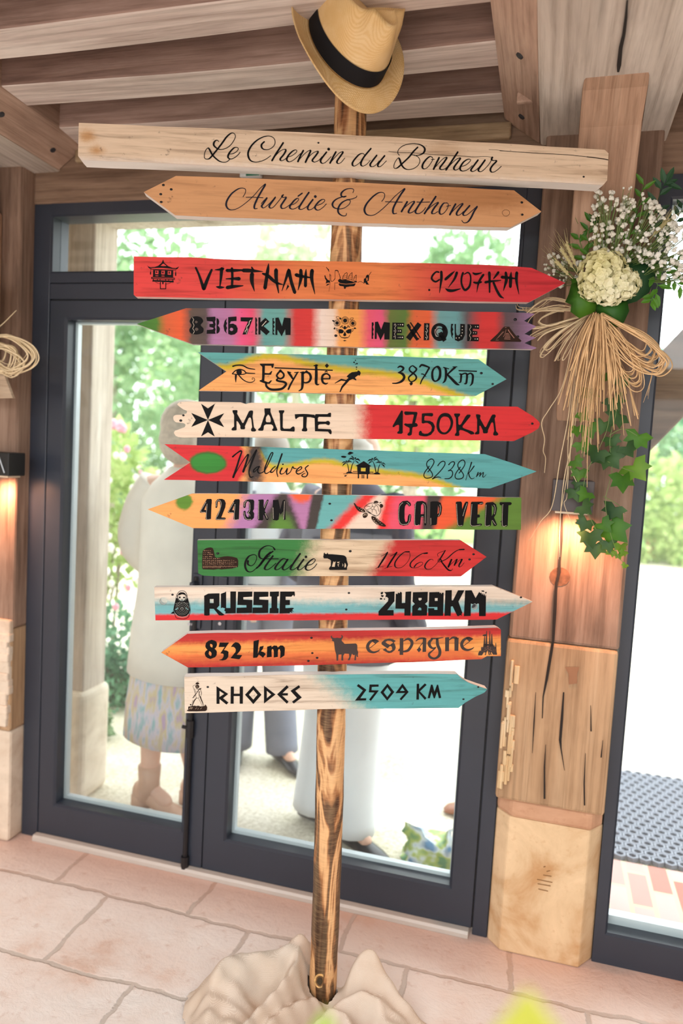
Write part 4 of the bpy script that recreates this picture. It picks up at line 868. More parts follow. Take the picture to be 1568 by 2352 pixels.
B7.text('stilt_hut_and_palms', T, [('f', "550,490 785,350 1000,495 940,506 600,492"), ('f', "600,480 950,490 945,700 915,717 610,712", "705,535 837,537 834,637 705,632"), ('l', 35, "637,700 635,830"), ('l', 35, "885,710 885,838"), ('l', 16, "735,720 735,832"), ('l', 16, "790,722 788,832"), ('l', 12, "735,745 790,747"), ('l', 12, "735,778 790,780"), ('l', 12, "735,812 790,814"),
  ('l', 11, "480,635 600,635"), ('l', 11, "480,697 610,702"), ('l', 11, "945,652 1050,652"), ('l', 11, "945,708 1060,712")] + [('l', 10, f"{x},635 {x},700") for x in (492, 522, 552, 582)] + [('l', 10, f"{x},652 {x},710") for x in (955, 985, 1015, 1045)] +
  [('b', "320,410,14 350,500,20 375,645,26|520,350,14 460,470,22 420,645,28|1040,365,14 1085,480,24 1122,650,28|1235,440,16 1200,520,22 1170,665,26|310,395,6 240,375,30 170,415,4|310,400,6 240,430,32 195,495,4|318,388,6 370,335,26 420,315,4|322,392,6 400,362,28 460,385,4|515,330,6 440,278,40 365,300,4|520,320,6 480,240,34 430,210,4|540,330,6 620,298,44 690,360,4|545,345,6 610,380,34 645,420,6|1035,350,6 960,312,40 885,365,4|1030,360,6 960,380,32 915,430,6|1050,330,6 1090,260,30 1150,235,4|1060,345,6 1130,295,38 1200,325,4|1245,412,6 1180,385,30 1105,405,4|1238,400,6 1200,350,26 1150,342,4|1260,415,6 1330,408,30 1390,455,4|1260,435,6 1330,470,34 1360,530,4"), ('o', "303,355,22 550,270,26 1020,290,26 1260,380,20"), ('F', "300,690 330,650 390,640 450,655 475,690"), ('F', "1060,715 1090,675 1150,655 1210,680 1235,718"), ('F', "340,150 400,90 500,125 450,150 390,175"), ('F', "160,215 230,205 300,225 270,260 180,250"), ('F', "245,760 280,740 320,750 270,780"), ('l', 12, "220,705 340,710")])
T = (960, 1040, 9.224)
B7.text('lettering', T, [('s', 20, "205,405 250,350 310,260 335,190 310,140 260,135 200,180 178,240 200,310 260,380 300,450 290,510 220,535 150,530 120,480 140,410 200,330 232,285"), ('s', 20, "415,275 460,215 520,178 565,200 560,260 500,350 400,460 300,555"), ('b', "300,555,20 380,520,20 440,515,18 485,535,10|645,255,24 690,205,18 745,190,20 770,220,24 740,290,20 690,350,16 635,380,14|635,382,20 700,375,20 730,430,20 710,500,22 650,545,20 560,545,14|1130,200,28 1090,330,20 1035,480,12 1008,578,12|1185,280,24 1120,370,20 1060,440,12|1065,420,22 1085,500,22 1130,550,16 1190,530,10|1270,415,24 1230,510,18|1235,500,10 1320,420,18 1300,500,22|1305,490,10 1380,415,18 1365,500,20 1390,512,14 1440,462,8"), ('s', 20, "865,430 910,375 970,285 990,215 965,160 920,158 865,200 838,260 860,330 920,400 958,465 945,525 880,555 810,550 780,500 800,430 855,350 890,305")])
B7.nail(803, 1040, 2.6); B7.nail(790, 1050, 2.4)
# ---- 8 Cap Vert
B8 = Board('many coloured sprayed arrow board pointing left with a sea turtle and stitched letters',
  "339,1170 440,1134 700,1136 1197,1143 1196,1217 900,1215 700,1215 443,1213", 0.022,
  [('half', (172, 118, 164), 22, (522, 1215), (565, 1133)), ('half', (66, 56, 52), 12, (572, 1230), (652, 1110)), ('half', (176, 118, 160), 9, (690, 1215), (660, 1130)), ('blob', (88, 128, 50), 14, (648, 1214), (26, 30)), ('blob', (228, 92, 52), 9, (693, 1128), (28, 26)), ('half', (66, 58, 54), 6, (702, 1215), (716, 1135)), ('half', (102, 166, 164), 4, (726, 1215), (744, 1135)), ('half', (222, 52, 48), 10, (752, 1217), (832, 1135)), ('half', (226, 202, 182), 8, (788, 1217), (868, 1135)), ('half', (224, 52, 50), 8, (866, 1215), (886, 1135)), ('half', (222, 82, 104), 14, (890, 1215), (905, 1135)), ('half', (70, 58, 54), 8, (966, 1215), (980, 1135)), ('half', (228, 90, 50), 8, (996, 1215), (1016, 1135)), ('half', (90, 124, 48), 12, (1022, 1217), (1160, 1135)), ('blob', (90, 132, 44), 5, (422, 1152), (19, 19))],
  (240, 160, 92), grain=0.22, seed=17)
T = (445, 1135, 6.817)
four = lambda dx, dy: ('f', ' '.join(f"{x+dx},{y+dy}" for x, y in ((205,76),(270,74),(282,90),(275,200),(268,385),(250,400),(200,402),(182,385),(190,290),(115,292),(97,285),(95,268),(150,165))), ' '.join(f"{x+dx},{y+dy}" for x, y in ((190,175),(165,245),(192,250))))
B8.text('lettering', T, [four(0, 0), ('f', "360,212 345,215 338,200 340,120 365,85 400,74 445,74 480,92 500,140 492,205 430,365 490,367 501,378 485,403 350,405 338,388 345,360 400,250 415,190 410,125 395,110 375,125 368,200"), four(437, 4),
  ('f', "802,215 785,215 772,195 780,130 815,92 870,82 930,85 945,110 940,235 922,265 945,300 940,370 905,405 840,408 795,388 772,320 775,275 795,258 810,268 810,310 830,352 855,362 862,310 838,302 830,288 862,250 862,125 850,108 830,120 815,150 812,200"), ('f', "1010,88 1085,82 1095,95 1090,205 1140,95 1158,83 1170,95 1110,262 1168,378 1162,402 1138,403 1090,320 1086,400 1070,410 1012,408 1002,385"), ('f', "1238,92 1322,88 1340,180 1352,240 1385,115 1400,90 1428,90 1435,140 1434,398 1405,405 1395,270 1360,322 1338,290 1328,395 1300,412 1245,405 1232,385")])
dd = lambda s_, dx, dy: ' '.join(f"{float(a.split(',')[0])+dx},{float(a.split(',')[1])+dy}" for a in s_.split())
B8.text('lettering_stitches', T, [('d', 9, "195,112 150,190 108,272 185,284", 18), ('d', 9, "208,140 203,230 196,300 200,392 255,392", 18), ('d', 9, dd("195,112 150,190 108,272 185,284", 437, 4), 18), ('d', 9, dd("208,140 203,230 196,300 200,392 255,392", 437, 4), 18), ('d', 9, "350,205 356,125 385,95 415,105 428,150 410,240 380,320 350,390 485,390", 18), ('d', 9, "788,205 795,140 825,102", 18), ('d', 9, "868,115 878,180 872,265 845,292 872,315 878,350", 18), ('d', 9, "785,270 795,345 830,392 905,395", 18), ('d', 9, "1018,95 1015,240 1015,398", 18), ('d', 9, "1158,95 1125,160 1105,210", 18), ('d', 9, "1112,290 1152,388", 18), ('d', 9, "1240,200 1245,395", 18), ('d', 9, "1420,100 1405,390", 18)], CHALK, 0.001)
T = (800, 1140, 15.68)
B8.text('sea_turtle', T, [('c', 17, "565,420 640,320 760,260 880,235 1000,260 1100,320 1150,400 1160,500 1130,600 1060,680 960,710 840,640 740,580 650,510 600,450"), ('l', 13, "800,430 860,360 930,390 910,460 850,480 800,430"), ('l', 13, "850,480 850,580"), ('s', 13, "910,460 980,500 1020,640"), ('s', 13, "930,390 1000,320 1060,400 1100,560"), ('l', 13, "860,360 850,280"), ('s', 13, "800,430 700,470 650,490"), ('s', 13, "780,380 700,355 640,340"), ('s', 12, "690,500 740,560 820,600"), ('s', 13, "620,530 740,600 860,650 980,700"), ('s', 12, "1000,320 960,280 900,260"),
  ('F', "510,690 540,620 620,585 690,630 680,710 620,770 540,770"), ('F', "190,255 230,250 310,350 430,400 560,470 605,540 570,575 460,570 360,530 270,430 230,350"), ('F', "830,720 900,720 1000,770 1130,880 1250,960 1330,1030 1340,1080 1250,1090 1120,1050 1000,1000 880,890 830,800"), ('F', "910,200 960,165 1040,170 1080,230 1000,235 930,230"), ('F', "1130,290 1200,275 1250,340 1220,400 1170,410 1140,350"), ('l', 24, "1110,240 1180,210")], BURN)
B8.text('sea_turtle_spots', T, [('o', "570,640,20 620,635,16 555,690,15 600,670,14 660,650,12 640,690,10 450,430,12 500,460,12 470,520,20 520,540,16 400,480,10 350,420,9 1000,800,14 1050,850,14 1090,890,12 1140,950,12 900,800,14 940,880,14 1000,950,14 1070,1010,12 1200,1020,12"), ('l', 9, "870,840 960,930 1080,1020")], PALE, 0.001)
T = (900, 1140, 5.407)
B8.text('lettering', T, [('f', "75,170 90,95 130,60 190,53 228,80 235,108 225,122 208,124 192,100 175,100 160,125 155,180 155,270 162,310 175,322 190,305 198,245 212,222 232,225 238,250 230,310 195,355 140,365 95,350 75,280"), ('f', "280,100 310,62 380,57 420,78 434,130 425,355 412,363 400,358 392,260 358,260 350,348 335,358 280,360 272,340", "360,112 375,93 392,108 397,160 395,220 356,222"), ('f', "475,70 500,62 560,62 605,80 621,140 610,220 585,252 562,258 556,345 540,356 480,360 470,340", "568,108 585,140 582,205 562,222"),
  ('f', "790,75 805,66 855,64 867,80 870,160 900,85 915,66 938,66 946,80 895,280 885,355 868,372 830,374 812,360 800,250"), ('f', "978,80 990,68 1120,66 1134,78 1130,95 1110,103 1065,100 1060,225 1085,228 1092,245 1085,262 1058,265 1055,340 1105,338 1117,348 1105,366 985,377 970,360"), ('f', "1158,90 1175,75 1250,70 1290,98 1303,150 1290,220 1265,262 1303,350 1290,368 1262,368 1232,290 1228,360 1215,372 1155,372 1148,350", "1238,108 1262,140 1258,210 1238,245"), ('f', "1332,80 1345,72 1470,72 1486,82 1480,102 1465,110 1445,110 1435,360 1420,376 1370,374 1357,360 1362,112 1340,108")])
B8.text('lettering_stitches', T, [('d', 7, "140,72 95,120 82,200 85,290 110,340 150,350 200,335 220,270 222,235", 14), ('d', 7, "175,72 205,90 215,112", 14), ('d', 7, "300,85 288,120 283,345 340,350", 14), ('d', 7, "370,82 400,100 412,140 410,340", 14), ('d', 7, "355,250 395,250", 14), ('d', 7, "588,95 600,140 590,215 572,248", 14), ('d', 7, "480,260 482,345", 14), ('d', 7, "800,85 808,250 820,358 868,360", 14), ('d', 7, "932,80 900,170 880,240", 14), ('d', 7, "992,88 982,220 980,360 1100,355", 14), ('d', 7, "1078,95 1120,84", 14), ('d', 7, "1168,95 1162,220 1158,360 1215,358", 14), ('d', 7, "1255,98 1278,140 1270,225", 14), ('d', 7, "1240,290 1285,355", 14), ('d', 7, "1382,92 1372,130 1370,355 1420,360", 14)], CHALK, 0.001)
for q in ((757, 1157, 3.2), (761, 1195, 3.2), (1159, 1163, 2.4), (1151, 1198, 2.4)): B8.nail(*q)
# ---- 9 Italie
B9 = Board('green, white and red board with an amphitheatre and a standing wolf',
  "453,1241 700,1240 1058,1241 1117,1279 1058,1324 800,1323 500,1324 466,1322 455,1317", 0.024,
  [('half', (214, 190, 160), 34, (690, 1325), (722, 1238)), ('half', (196, 48, 46), 20, (848, 1325), (898, 1240))], (52, 116, 56), grain=0.6, seed=19)
T = (455, 1245, 5.6)
B9.text('amphitheatre', T, [('f', "52,200 58,115 75,98 100,80 130,72 160,68 185,76 200,110 215,190 240,205 330,185 380,182 440,188 500,205 515,235 515,290 510,320 440,340 380,345 300,352 260,345 200,355 60,350 50,330")], BURN)
rr = random.Random(5); items = []
for row, (y, x0, x1) in enumerate(((110, 70, 185), (135, 66, 195), (160, 64, 200), (188, 62, 205), (212, 60, 300), (236, 60, 500), (258, 60, 505), (282, 60, 500))):
    for k in range(int((x1 - x0) / 26)):
        x = x0 + k * 26 + rr.uniform(-3, 3); items.append(('l', rr.uniform(3, 7), f"{x},{y+rr.uniform(-3,3)} {x+rr.uniform(10,22)},{y+rr.uniform(-3,3)}"))
for k in range(26):
    x = 66 + k * 17; items.append(('l', 5, f"{x},{305+rr.uniform(-4,4)} {x+1},{330 - (8 if x > 300 else 0) + rr.uniform(-4,4)}"))
B9.text('amphitheatre_stonework', T, items, plain('stonework_light', (172, 128, 96), 0.7), 0.001)
B9.text('lettering', T, [('n', 1.7, 4.8, "640,245 640,285 680,305 720,280 750,220 745,175 710,162 650,185 610,250 605,320 635,375 690,380 760,325|985,98 965,68 920,48 860,55 800,100 782,160 800,205 850,215 900,190 925,170|960,120 900,165 850,220 800,290 750,335|960,180 900,260 860,320 860,350 900,352 960,310 1000,270|870,215 950,215 1030,215|1140,225 1090,215 1030,270 990,330 1000,355 1040,345 1100,290 1150,225|1150,225 1100,300 1085,340 1110,358 1160,330 1200,290|1310,150 1240,250 1190,330 1195,355 1230,352 1280,315 1310,280|1355,225 1300,300 1280,340 1295,358 1330,345 1380,300|1400,300 1460,285 1500,245 1500,220 1470,220 1410,270 1380,330 1400,360 1440,358 1490,325 1525,280"), ('b', "985,98,22 965,68,14|930,130,20 880,180,30 830,245,28 780,310,22"), ('o', "1385,190,17")])
T = (730, 1250, 9.224)
B9.text('standing_wolf', T, [('f', "110,260 118,235 120,200 128,180 140,178 150,200 165,207 185,207 198,182 208,180 215,210 300,212 420,222 540,235 575,250 600,280 607,310 605,330 620,380 635,430 628,460 612,490 615,520 610,542 250,545 235,530 232,512 250,480 270,460 275,345 250,325 200,300 125,300", "325,360 350,380 380,360 362,420 355,480 292,478", "565,390 590,420 598,460 580,495 555,490 560,450", "510,400 535,430 530,465 512,468 522,440", "405,375 468,365 440,390 468,405 410,400", "412,425 455,418 432,445 445,475 425,465")])
T = (850, 1250, 6.031)
B9.text('lettering', T, [('n', 1.0, 3.3, "150,165 195,145 240,112 170,220 110,320|75,335 130,315 180,312|275,165 320,145 368,112 290,225 235,320|200,335 255,315 300,310|545,108 480,105 400,170 345,250 345,310 390,330 450,310 520,240 550,170 545,120|790,122 720,130 640,180 565,250 555,305 600,330 670,315 720,280 725,255 690,250 640,275 608,315|870,225 860,208 820,215 775,260 755,310 780,345 830,345 890,300 950,230 1000,150 1040,85|940,170 930,140 960,115 1040,88|1300,75 1230,75 1150,120 1060,200 975,240 935,240 945,205 970,205 990,240|980,235 1030,300 1080,355 1120,365 1138,340|1125,210 1080,315|1090,305 1150,245 1200,210 1165,290|1170,285 1230,225 1270,210 1230,285 1235,315 1265,300 1300,255"), ('b', "240,112,20 195,190,22 110,320,18|368,112,20 320,185,22 235,320,18|1040,85,12 1000,150,18 950,230,16|980,235,14 1030,300,22 1080,355,20 1120,365,14|1125,210,24 1080,315,26|1200,210,24 1165,290,20|1270,210,24 1230,285,20|790,122,22 740,128,16|1300,72,18 1230,75,16|540,105,20 480,105,14")])
for q in ((500, 1271, 3.4), (504, 1288, 3.4), (804, 1266, 3.6), (1087, 1273, 3.2), (1078, 1285, 3.2)): B9.nail(*q)
# ---- 10 Russie
B10 = Board('white, blue and red arrow board with two round holes and a nesting doll',
  "354,1349 700,1348 1135,1347 1223,1382 1140,1423 800,1424 357,1425", 0.024,
  [('half', (112, 168, 172), 14, (350, 1380), (1225, 1384)), ('half', (206, 46, 48), 4, (350, 1411), (1225, 1406))], (222, 204, 186), holes=((375, 1380.5, 8.6), (1090, 1394, 7.2)), grain=0.42, seed=21)
T = (385, 1345, 22.4)
B10.text('nesting_doll', T, [('c', 24, "500,420 600,300 740,265 880,300 970,420 1010,600 1080,850 1150,1100 1160,1350 1100,1520 1060,1620 900,1710 740,1720 560,1700 430,1640 370,1480 310,1280 330,1100 400,800 450,560"),
  ('f', "440,640 500,650 560,760 680,812 740,820 800,812 910,760 1000,640 1040,720 1090,950 1150,1250 1090,1450 960,1560 740,1590 520,1540 380,1400 320,1250 360,950", "350,1230 450,1180 530,1105 530,1190 440,1250", "925,1105 1000,1180 1100,1230 1000,1232 935,1170"), ('f', "520,510 560,400 640,350 740,340 850,360 920,430 945,540 900,500 860,470 740,440 640,480 560,500"), ('s', 34, "500,500 520,640 580,740 680,800 740,812 800,800 890,740 945,640 955,500"), ('o', "622,612,44 842,616,44 735,692,16"), ('f', "670,740 740,728 800,745 735,778"), ('l', 18, "550,560 680,580"), ('l', 18, "780,590 920,580"), ('f', "160,1440 230,1360 330,1310 370,1440")])
B10.text('nesting_doll_lines', T, [('c', 10, ' '.join(f"{740+r_*math.cos(a):.0f},{1190+r_*math.sin(a):.0f}" for a in [2*math.pi*k/16 for k in range(16)])) for r_ in (90, 170, 250, 320)] + [('s', 12, "400,920 540,890 640,820"), ('s', 12, "830,840 900,890 1060,910"), ('s', 10, "530,1060 620,980 720,900"), ('o', "450,960,14 500,1000,14 420,1040,14 1000,960,14 1040,1020,14 1090,1090,14 370,1400,20 430,1470,16 690,1180,20 780,1180,20 740,1240,20 740,1130,20"), ('s', 26, "440,1475 560,1585 740,1622 950,1580 1075,1460")], plain('doll_pale', (150, 148, 140), 0.7), 0.001)
T = (350, 1340, 4.612)
B10.text('lettering', T, [('f', "548,130 565,122 590,108 640,106 710,105 708,235 680,265 765,335 735,340 705,338 650,270 605,268 605,338 575,341 548,338", "607,165 648,165 648,208 607,208"), ('f', "725,110 765,95 780,85 780,260 825,260 825,85 885,85 882,315 770,318 775,300 760,285 770,265 740,255 725,262"), ('f', "905,88 1058,86 1056,140 962,145 962,170 1057,175 1055,312 890,315 892,258 995,255 995,230 900,228"), ('f', "1073,88 1228,88 1226,140 1132,143 1132,170 1228,175 1225,312 1058,315 1060,255 1163,255 1163,232 1068,228"), ('f', "1243,88 1340,85 1338,135 1322,140 1320,260 1336,265 1334,315 1240,315 1242,262 1260,258 1260,140 1243,135"), ('f', "1352,86 1505,86 1508,125 1500,140 1490,120 1470,140 1410,140 1410,175 1455,175 1455,228 1408,230 1408,262 1480,258 1500,262 1478,282 1500,300 1470,292 1485,315 1455,300 1455,315 1345,318")])
T = (855, 1345, 5.6)
B10.text('lettering', T, [('f', "150,85 285,75 282,200 190,315 272,315 272,385 78,385 78,330 200,200 205,165 185,145 165,150 175,110"), ('f', "105,90 125,80 140,88 130,110 108,112"), ('f', "105,130 118,120 150,128 128,150"), ('f', "95,160 120,158 128,178 97,180"), ('f', "150,165 165,168 158,182 145,178"),
  ('f', "300,100 320,110 330,85 345,100 360,78 378,90 378,225 420,222 425,80 498,75 488,385 410,385 412,298 295,295"), ('f', "520,85 712,80 708,205 675,235 705,260 700,385 510,388 512,265 545,235 515,205", "592,158 632,158 632,180 610,195 592,182", "582,315 590,295 605,280 628,290 628,318"), ('f', "730,85 860,82 865,100 880,85 885,110 900,88 915,92 912,230 908,388 718,388 716,290 795,290 795,312 835,312 835,275 722,275", "802,160 838,160 838,197 802,197"), ('f', "938,62 1020,58 1018,190 1035,190 1100,60 1182,60 1105,205 1155,350 1145,365 1150,390 1128,378 1110,392 1090,390 1030,265 1008,270 1005,390 965,385 925,390"), ('f', "1192,62 1275,60 1325,160 1372,80 1390,100 1398,85 1410,120 1420,95 1432,130 1442,100 1450,140 1460,110 1455,392 1370,392 1368,235 1355,228 1340,240 1315,228 1290,240 1265,230 1262,390 1175,392"), ('f', "1395,65 1430,62 1440,80 1410,78"), ('f', "1448,85 1468,78 1465,100 1450,100")])
for q in ((801, 1362, 3), (795, 1400, 3), (396, 1366, 3), (1196, 1372, 3)): B10.nail(*q)
# ---- 11 Espagne
B11 = Board('red edged orange arrow board pointing left with a bull and a spired church',
  "370,1499 430,1456 700,1450 1000,1446 1142,1442 1150,1446 1150,1507 1118,1507 1106,1514 1000,1519 700,1528 431,1533", 0.03,
  [('half', (236, 150, 78), 9, (370, 1480), (1150, 1462)), ('half', (214, 110, 60), 7, (370, 1503), (1150, 1490)), ('half', (190, 52, 46), 12, (370, 1522), (1150, 1512)), ('blob', (232, 156, 84), 9, (1120, 1490), (40, 20))], (184, 48, 44), grain=0.55, seed=23)
T = (455, 1455, 7.467)
B11.text('lettering', T, [('f', "230,108 275,120 310,138 320,165 322,200 305,240 280,262 308,285 320,310 316,370 290,405 210,437 160,420 130,395 115,360 112,335 130,300 160,280 130,245 122,215 135,160 170,130", "205,175 225,180 247,195 245,240 220,232 205,212", "190,300 212,312 228,335 228,370 215,388 192,370 178,345"), ('f', "370,155 530,155 440,285 490,293 520,312 515,400 495,430 470,450 420,462 350,455 410,435 435,395 437,360 425,345 380,340 455,230 350,232"), ('f', "560,230 600,175 640,148 680,155 710,175 735,220 732,260 715,300 660,365 755,370 710,438 690,440 555,422 640,315 645,270 625,240 600,228"), ('f', "950,130 1000,118 1042,105 1030,220 1022,350 1045,290 1055,225 1125,210 1105,270 1075,305 1120,318 1160,350 1110,415 1075,385 1040,360 1010,412 942,418"), ('f', "1182,225 1255,205 1258,235 1300,205 1350,210 1365,240 1410,203 1455,208 1482,240 1485,280 1478,375 1405,425 1410,310 1395,265 1378,268 1367,300 1365,400 1295,410 1297,310 1285,268 1268,265 1257,290 1260,400 1175,408")])
T = (740, 1450, 7.84)
B11.text('bull', T, [('f', "150,95 160,78 175,75 172,95 185,112 215,120 270,115 315,122 340,110 350,90 335,70 355,68 370,88 370,112 355,135 345,155 352,175 400,225 500,222 600,218 625,240 630,270 628,330 645,375 638,430 645,468 620,455 612,430 610,400 605,520 575,520 585,425 550,425 535,400 522,430 500,500 490,520 455,520 485,460 478,405 400,400 375,440 375,525 340,525 345,415 290,420 285,525 255,528 250,420 225,330 210,185 185,178 172,160 178,145 160,125")], plain('bull_paint', (52, 32, 26), 0.6))
SP = plain('brown_black_paint', (46, 30, 24), 0.6)
T = (830, 1450, 4.9)
def E_(dx, dy): return [('b', '|'.join(' '.join(f"{x+dx},{y+dy},{w_}" for x, y, w_ in st) for st in ([(195,112,6),(150,97,18),(95,120,30),(68,168,36),(84,215,34),(130,236,24),(178,225,16),(206,205,6)],))), ('f', ' '.join(f"{x+dx},{y+dy}" for x, y in ((120,90),(150,88),(198,112),(155,142),(120,112)))), ('l', 7, f"{160+dx},{138+dy} {92+dx},{188+dy}")]
B11.text('lettering', T, E_(0, 0) + [('f', "385,108 360,128 330,108 290,105 268,120 290,140 320,152 350,135 358,122 375,145 385,180 375,210 340,238 305,245 275,230 238,208 270,190 290,215 320,222 345,205 340,175 315,160 290,190 250,165 225,145 225,125 260,92 310,82 350,88"), ('l', 10, "290,185 350,135"),
  ('f', "430,78 470,78 468,265 428,265"), ('b', "470,110,8 520,85,24 560,108,34 565,150,32 525,212,30 470,228,18"), ('f', "410,210 430,190 430,222 412,222"), ('f', "690,75 728,75 725,230 685,232"), ('b', "610,110,8 650,82,20 710,78,18"), ('f', "655,180 672,205 645,237 620,205"), ('l', 8, "690,125 640,190"),
  ('b', "920,68,6 850,80,16 785,80,16|795,85,22 762,125,34 768,165,32 800,190,20 835,180,12|850,85,30 855,150,34 880,215,34 872,272,32 825,305,24 775,292,28 758,255,24 800,215,14 830,190,10"), ('f', "940,70 985,65 983,222 940,224"), ('b', "985,98,8 1025,70,22 1068,78,30"), ('f', "1045,78 1092,72 1088,220 1045,218")] + E_(1058, -26), SP)
T = (1090, 1450, 26.13)
B11.text('spired_church', T, [('f', "195,1440 210,1300 250,1230 290,1160 370,1170 375,960 400,945 500,945 520,750 1060,760 1110,790 1130,900 1160,800 1190,930 1230,920 1240,700 1260,680 1275,720 1290,950 1305,1270 1330,1290 1325,1410 1110,1400 1085,1400 1000,1240 960,1290 1010,1400 940,1410 880,1240 850,1250 910,1420 830,1420 770,1130 690,1270 660,1420 590,1430 640,1280 540,1250 430,1440"),
  ('f', "500,960 570,250 600,250 640,900"), ('f', "630,900 690,-30 725,-30 750,900"), ('f', "832,900 880,-40 910,-40 950,900"), ('f', "940,900 1000,150 1040,150 1085,900"), ('f', "750,640 840,630 840,650 750,655"), ('F', "450,240 540,185 640,170 720,170 700,270 540,280")], SP)
B11.text('spired_church_lines', T, [('l', 14, "530,1185 775,1035 1040,1180"), ('l', 12, "620,970 620,1050"), ('l', 12, "945,970 930,1050"), ('l', 10, "740,880 820,880 820,950 740,950 740,880"), ('o', "1135,1100,14 1235,1100,14 1135,1170,12 1235,1170,12 440,1000,14 430,1200,14 790,690,30")], plain('church_pale', (170, 104, 66), 0.6), 0.001)
for q in ((715, 1465, 3.2), (717, 1500, 3), (728, 1511, 3.2), (708, 1518, 3.2)): B11.nail(*q)
# ---- 12 Rhodes
B12 = Board('lowest board, half whitewashed half turquoise with a standing colossus',
  "423,1555 700,1550 1000,1548 1050,1549 1058,1557 1075,1568 1100,1577 1119,1583 1112,1591 1090,1601 1068,1614 1053,1626 800,1628 600,1633 424,1638", 0.03,
  [('half', (92, 162, 162), 34, (836, 1640), (716, 1540))], (216, 198, 178), grain=0.5, seed=25)
T = (420, 1550, 5.6)
B12.text('lettering', T, [('f', "432,145 582,245 515,300 585,355 560,382 470,310 470,372 432,372", "470,205 530,245 470,285"), ('f', "615,150 655,150 655,242 730,242 730,150 772,150 770,370 730,370 730,272 652,272 652,370 612,370"), ('f', "905,138 1010,255 905,375 798,255", "905,190 958,255 905,318 848,255"), ('f', "1042,138 1190,252 1042,368", "1078,205 1135,252 1078,300"), ('f', "1335,132 1360,158 1280,235 1350,235 1348,265 1275,265 1358,345 1335,370 1210,250"), ('f', "1490,132 1508,158 1445,205 1528,290 1425,368 1402,345 1465,295 1382,205")])
T = (420, 1555, 22.4)
B12.text('colossus', T, [('f', "205,1690 270,1690 275,1520 400,1500 480,1490 600,1470 700,1500 780,1470 900,1510 1000,1500 1120,1480 1140,1410 1190,1450 1250,1550 1230,1700 1150,1750 700,1765 300,1760 210,1735"), ('b', "690,1080,34 580,1220,52 520,1360,44 470,1500,36|890,1000,60 940,1150,50 1000,1290,44 1055,1470,20|800,1100,12 900,1280,14 985,1470,14|650,920,14 690,1060,16 790,1085,16 840,980,14|600,600,18 640,760,14 660,900,14|850,600,44 720,800,28 600,950,44 540,1050,36 480,1065,14|900,640,20 955,830,24 920,960,16|840,740,44 830,850,30 850,960,44|500,480,14 580,420,16 680,400,18|510,490,12 570,650,12 620,860,10|690,600,24 790,640,24|520,1180,14 460,1360,12|650,740,10 740,740,10"), ('o', "740,490,100 395,1415,34"), ('f', "640,325 700,280 740,265 800,280 850,325 790,375 730,385 680,370"), ('l', 10, "740,270 770,220 830,230"), ('f', "815,600 900,580 930,550 945,580 935,620 870,650")], BURN)
B12.text('colossus_hatching', T, [('l', 9, f"{310+k*34},{1660-(k%3)*20} {380+k*34},{1560-(k%2)*20}") for k in range(5)] + [('l', 10, "640,1650 720,1560"), ('l', 10, "760,1660 800,1600"), ('l', 10, "900,1650 980,1560"), ('o', "720,470,16 760,520,16 700,520,12")], PALE, 0.001)
T = (800, 1560, 6.817)
B12.text('lettering', T, [('f', "155,75 280,165 185,298 278,298 275,332 100,335 225,175 130,105"), ('f', "330,83 472,83 470,115 365,120 360,172 475,175 350,340 322,318 408,208 318,205"), ('f', "610,68 716,200 605,335 500,205", "608,125 665,202 607,280 550,205"), ('f', "845,68 940,200 825,330 800,308 885,215 735,218", "843,128 880,182 805,184"), ('f', "1068,72 1105,70 1105,152 1195,65 1222,88 1118,190 1220,295 1195,322 1102,215 1102,318 1062,318"), ('f', "1290,85 1315,85 1345,195 1385,85 1402,85 1450,290 1415,298 1388,195 1350,298 1335,298 1300,200 1272,298 1238,295")])
for q in ((477, 1578, 3), (1098, 1578, 2.6), (1064, 1606, 2.8), (438, 1619, 2)): B12.nail(*q)
# ------------------------------------------------------------------ straw hat on the pole
def straw_mat():
    m, nt, b = new_mat('woven_straw')
    v = coords(nt)
    w1 = N(nt, 'ShaderNodeTexWave', wave_type='BANDS', bands_direction='DIAGONAL'); nt.links.new(v, w1.inputs[0]); w1.inputs['Scale'].default_value = 130; w1.inputs['Distortion'].default_value = 2
    w2 = N(nt, 'ShaderNodeTexWave', wave_type='BANDS', bands_direction='Z'); nt.links.new(v, w2.inputs[0]); w2.inputs['Scale'].default_value = 170; w2.inputs['Distortion'].default_value = 3
    mu = N(nt, 'ShaderNodeMath', operation='MULTIPLY'); nt.links.new(w1.outputs[1], mu.inputs[0]); nt.links.new(w2.outputs[1], mu.inputs[1])
    n = noise(nt, v, 18, 3)
    c = mix(nt, 0.5, ramp(nt, mu.outputs[0], [(0.0, lin((206, 160, 98))), (0.6, lin((242, 212, 160)))]), ramp(nt, n, [(0.35, lin((222, 180, 116))), (0.65, lin((240, 208, 156)))]))
    nt.links.new(c, b.inputs['Base Color']); b.inputs['Roughness'].default_value = 0.5; b.inputs['Specular IOR Level'].default_value = 0.3
    bump(nt, b, mu.outputs[0], 0.35, 0.001)
    return m
STRAW = straw_mat()
HAT = empty('straw_hat', (-0.5248, 1.7401, 2.4508)); tag(HAT, 'cream straw trilby with a black ribbon hung on top of the post', 'hat')
HAT.rotation_mode = 'QUATERNION'
HAT.rotation_quaternion = (Matrix.Rotation(0.7304, 3, 'Z') @ Matrix.Rotation(1.1855, 3, 'X') @ Matrix.Rotation(-2.7915, 3, 'Z')).to_quaternion()
hs = 1.18; ha, hb = 0.078 * hs, 0.097 * hs; BW = 0.985
K = 96
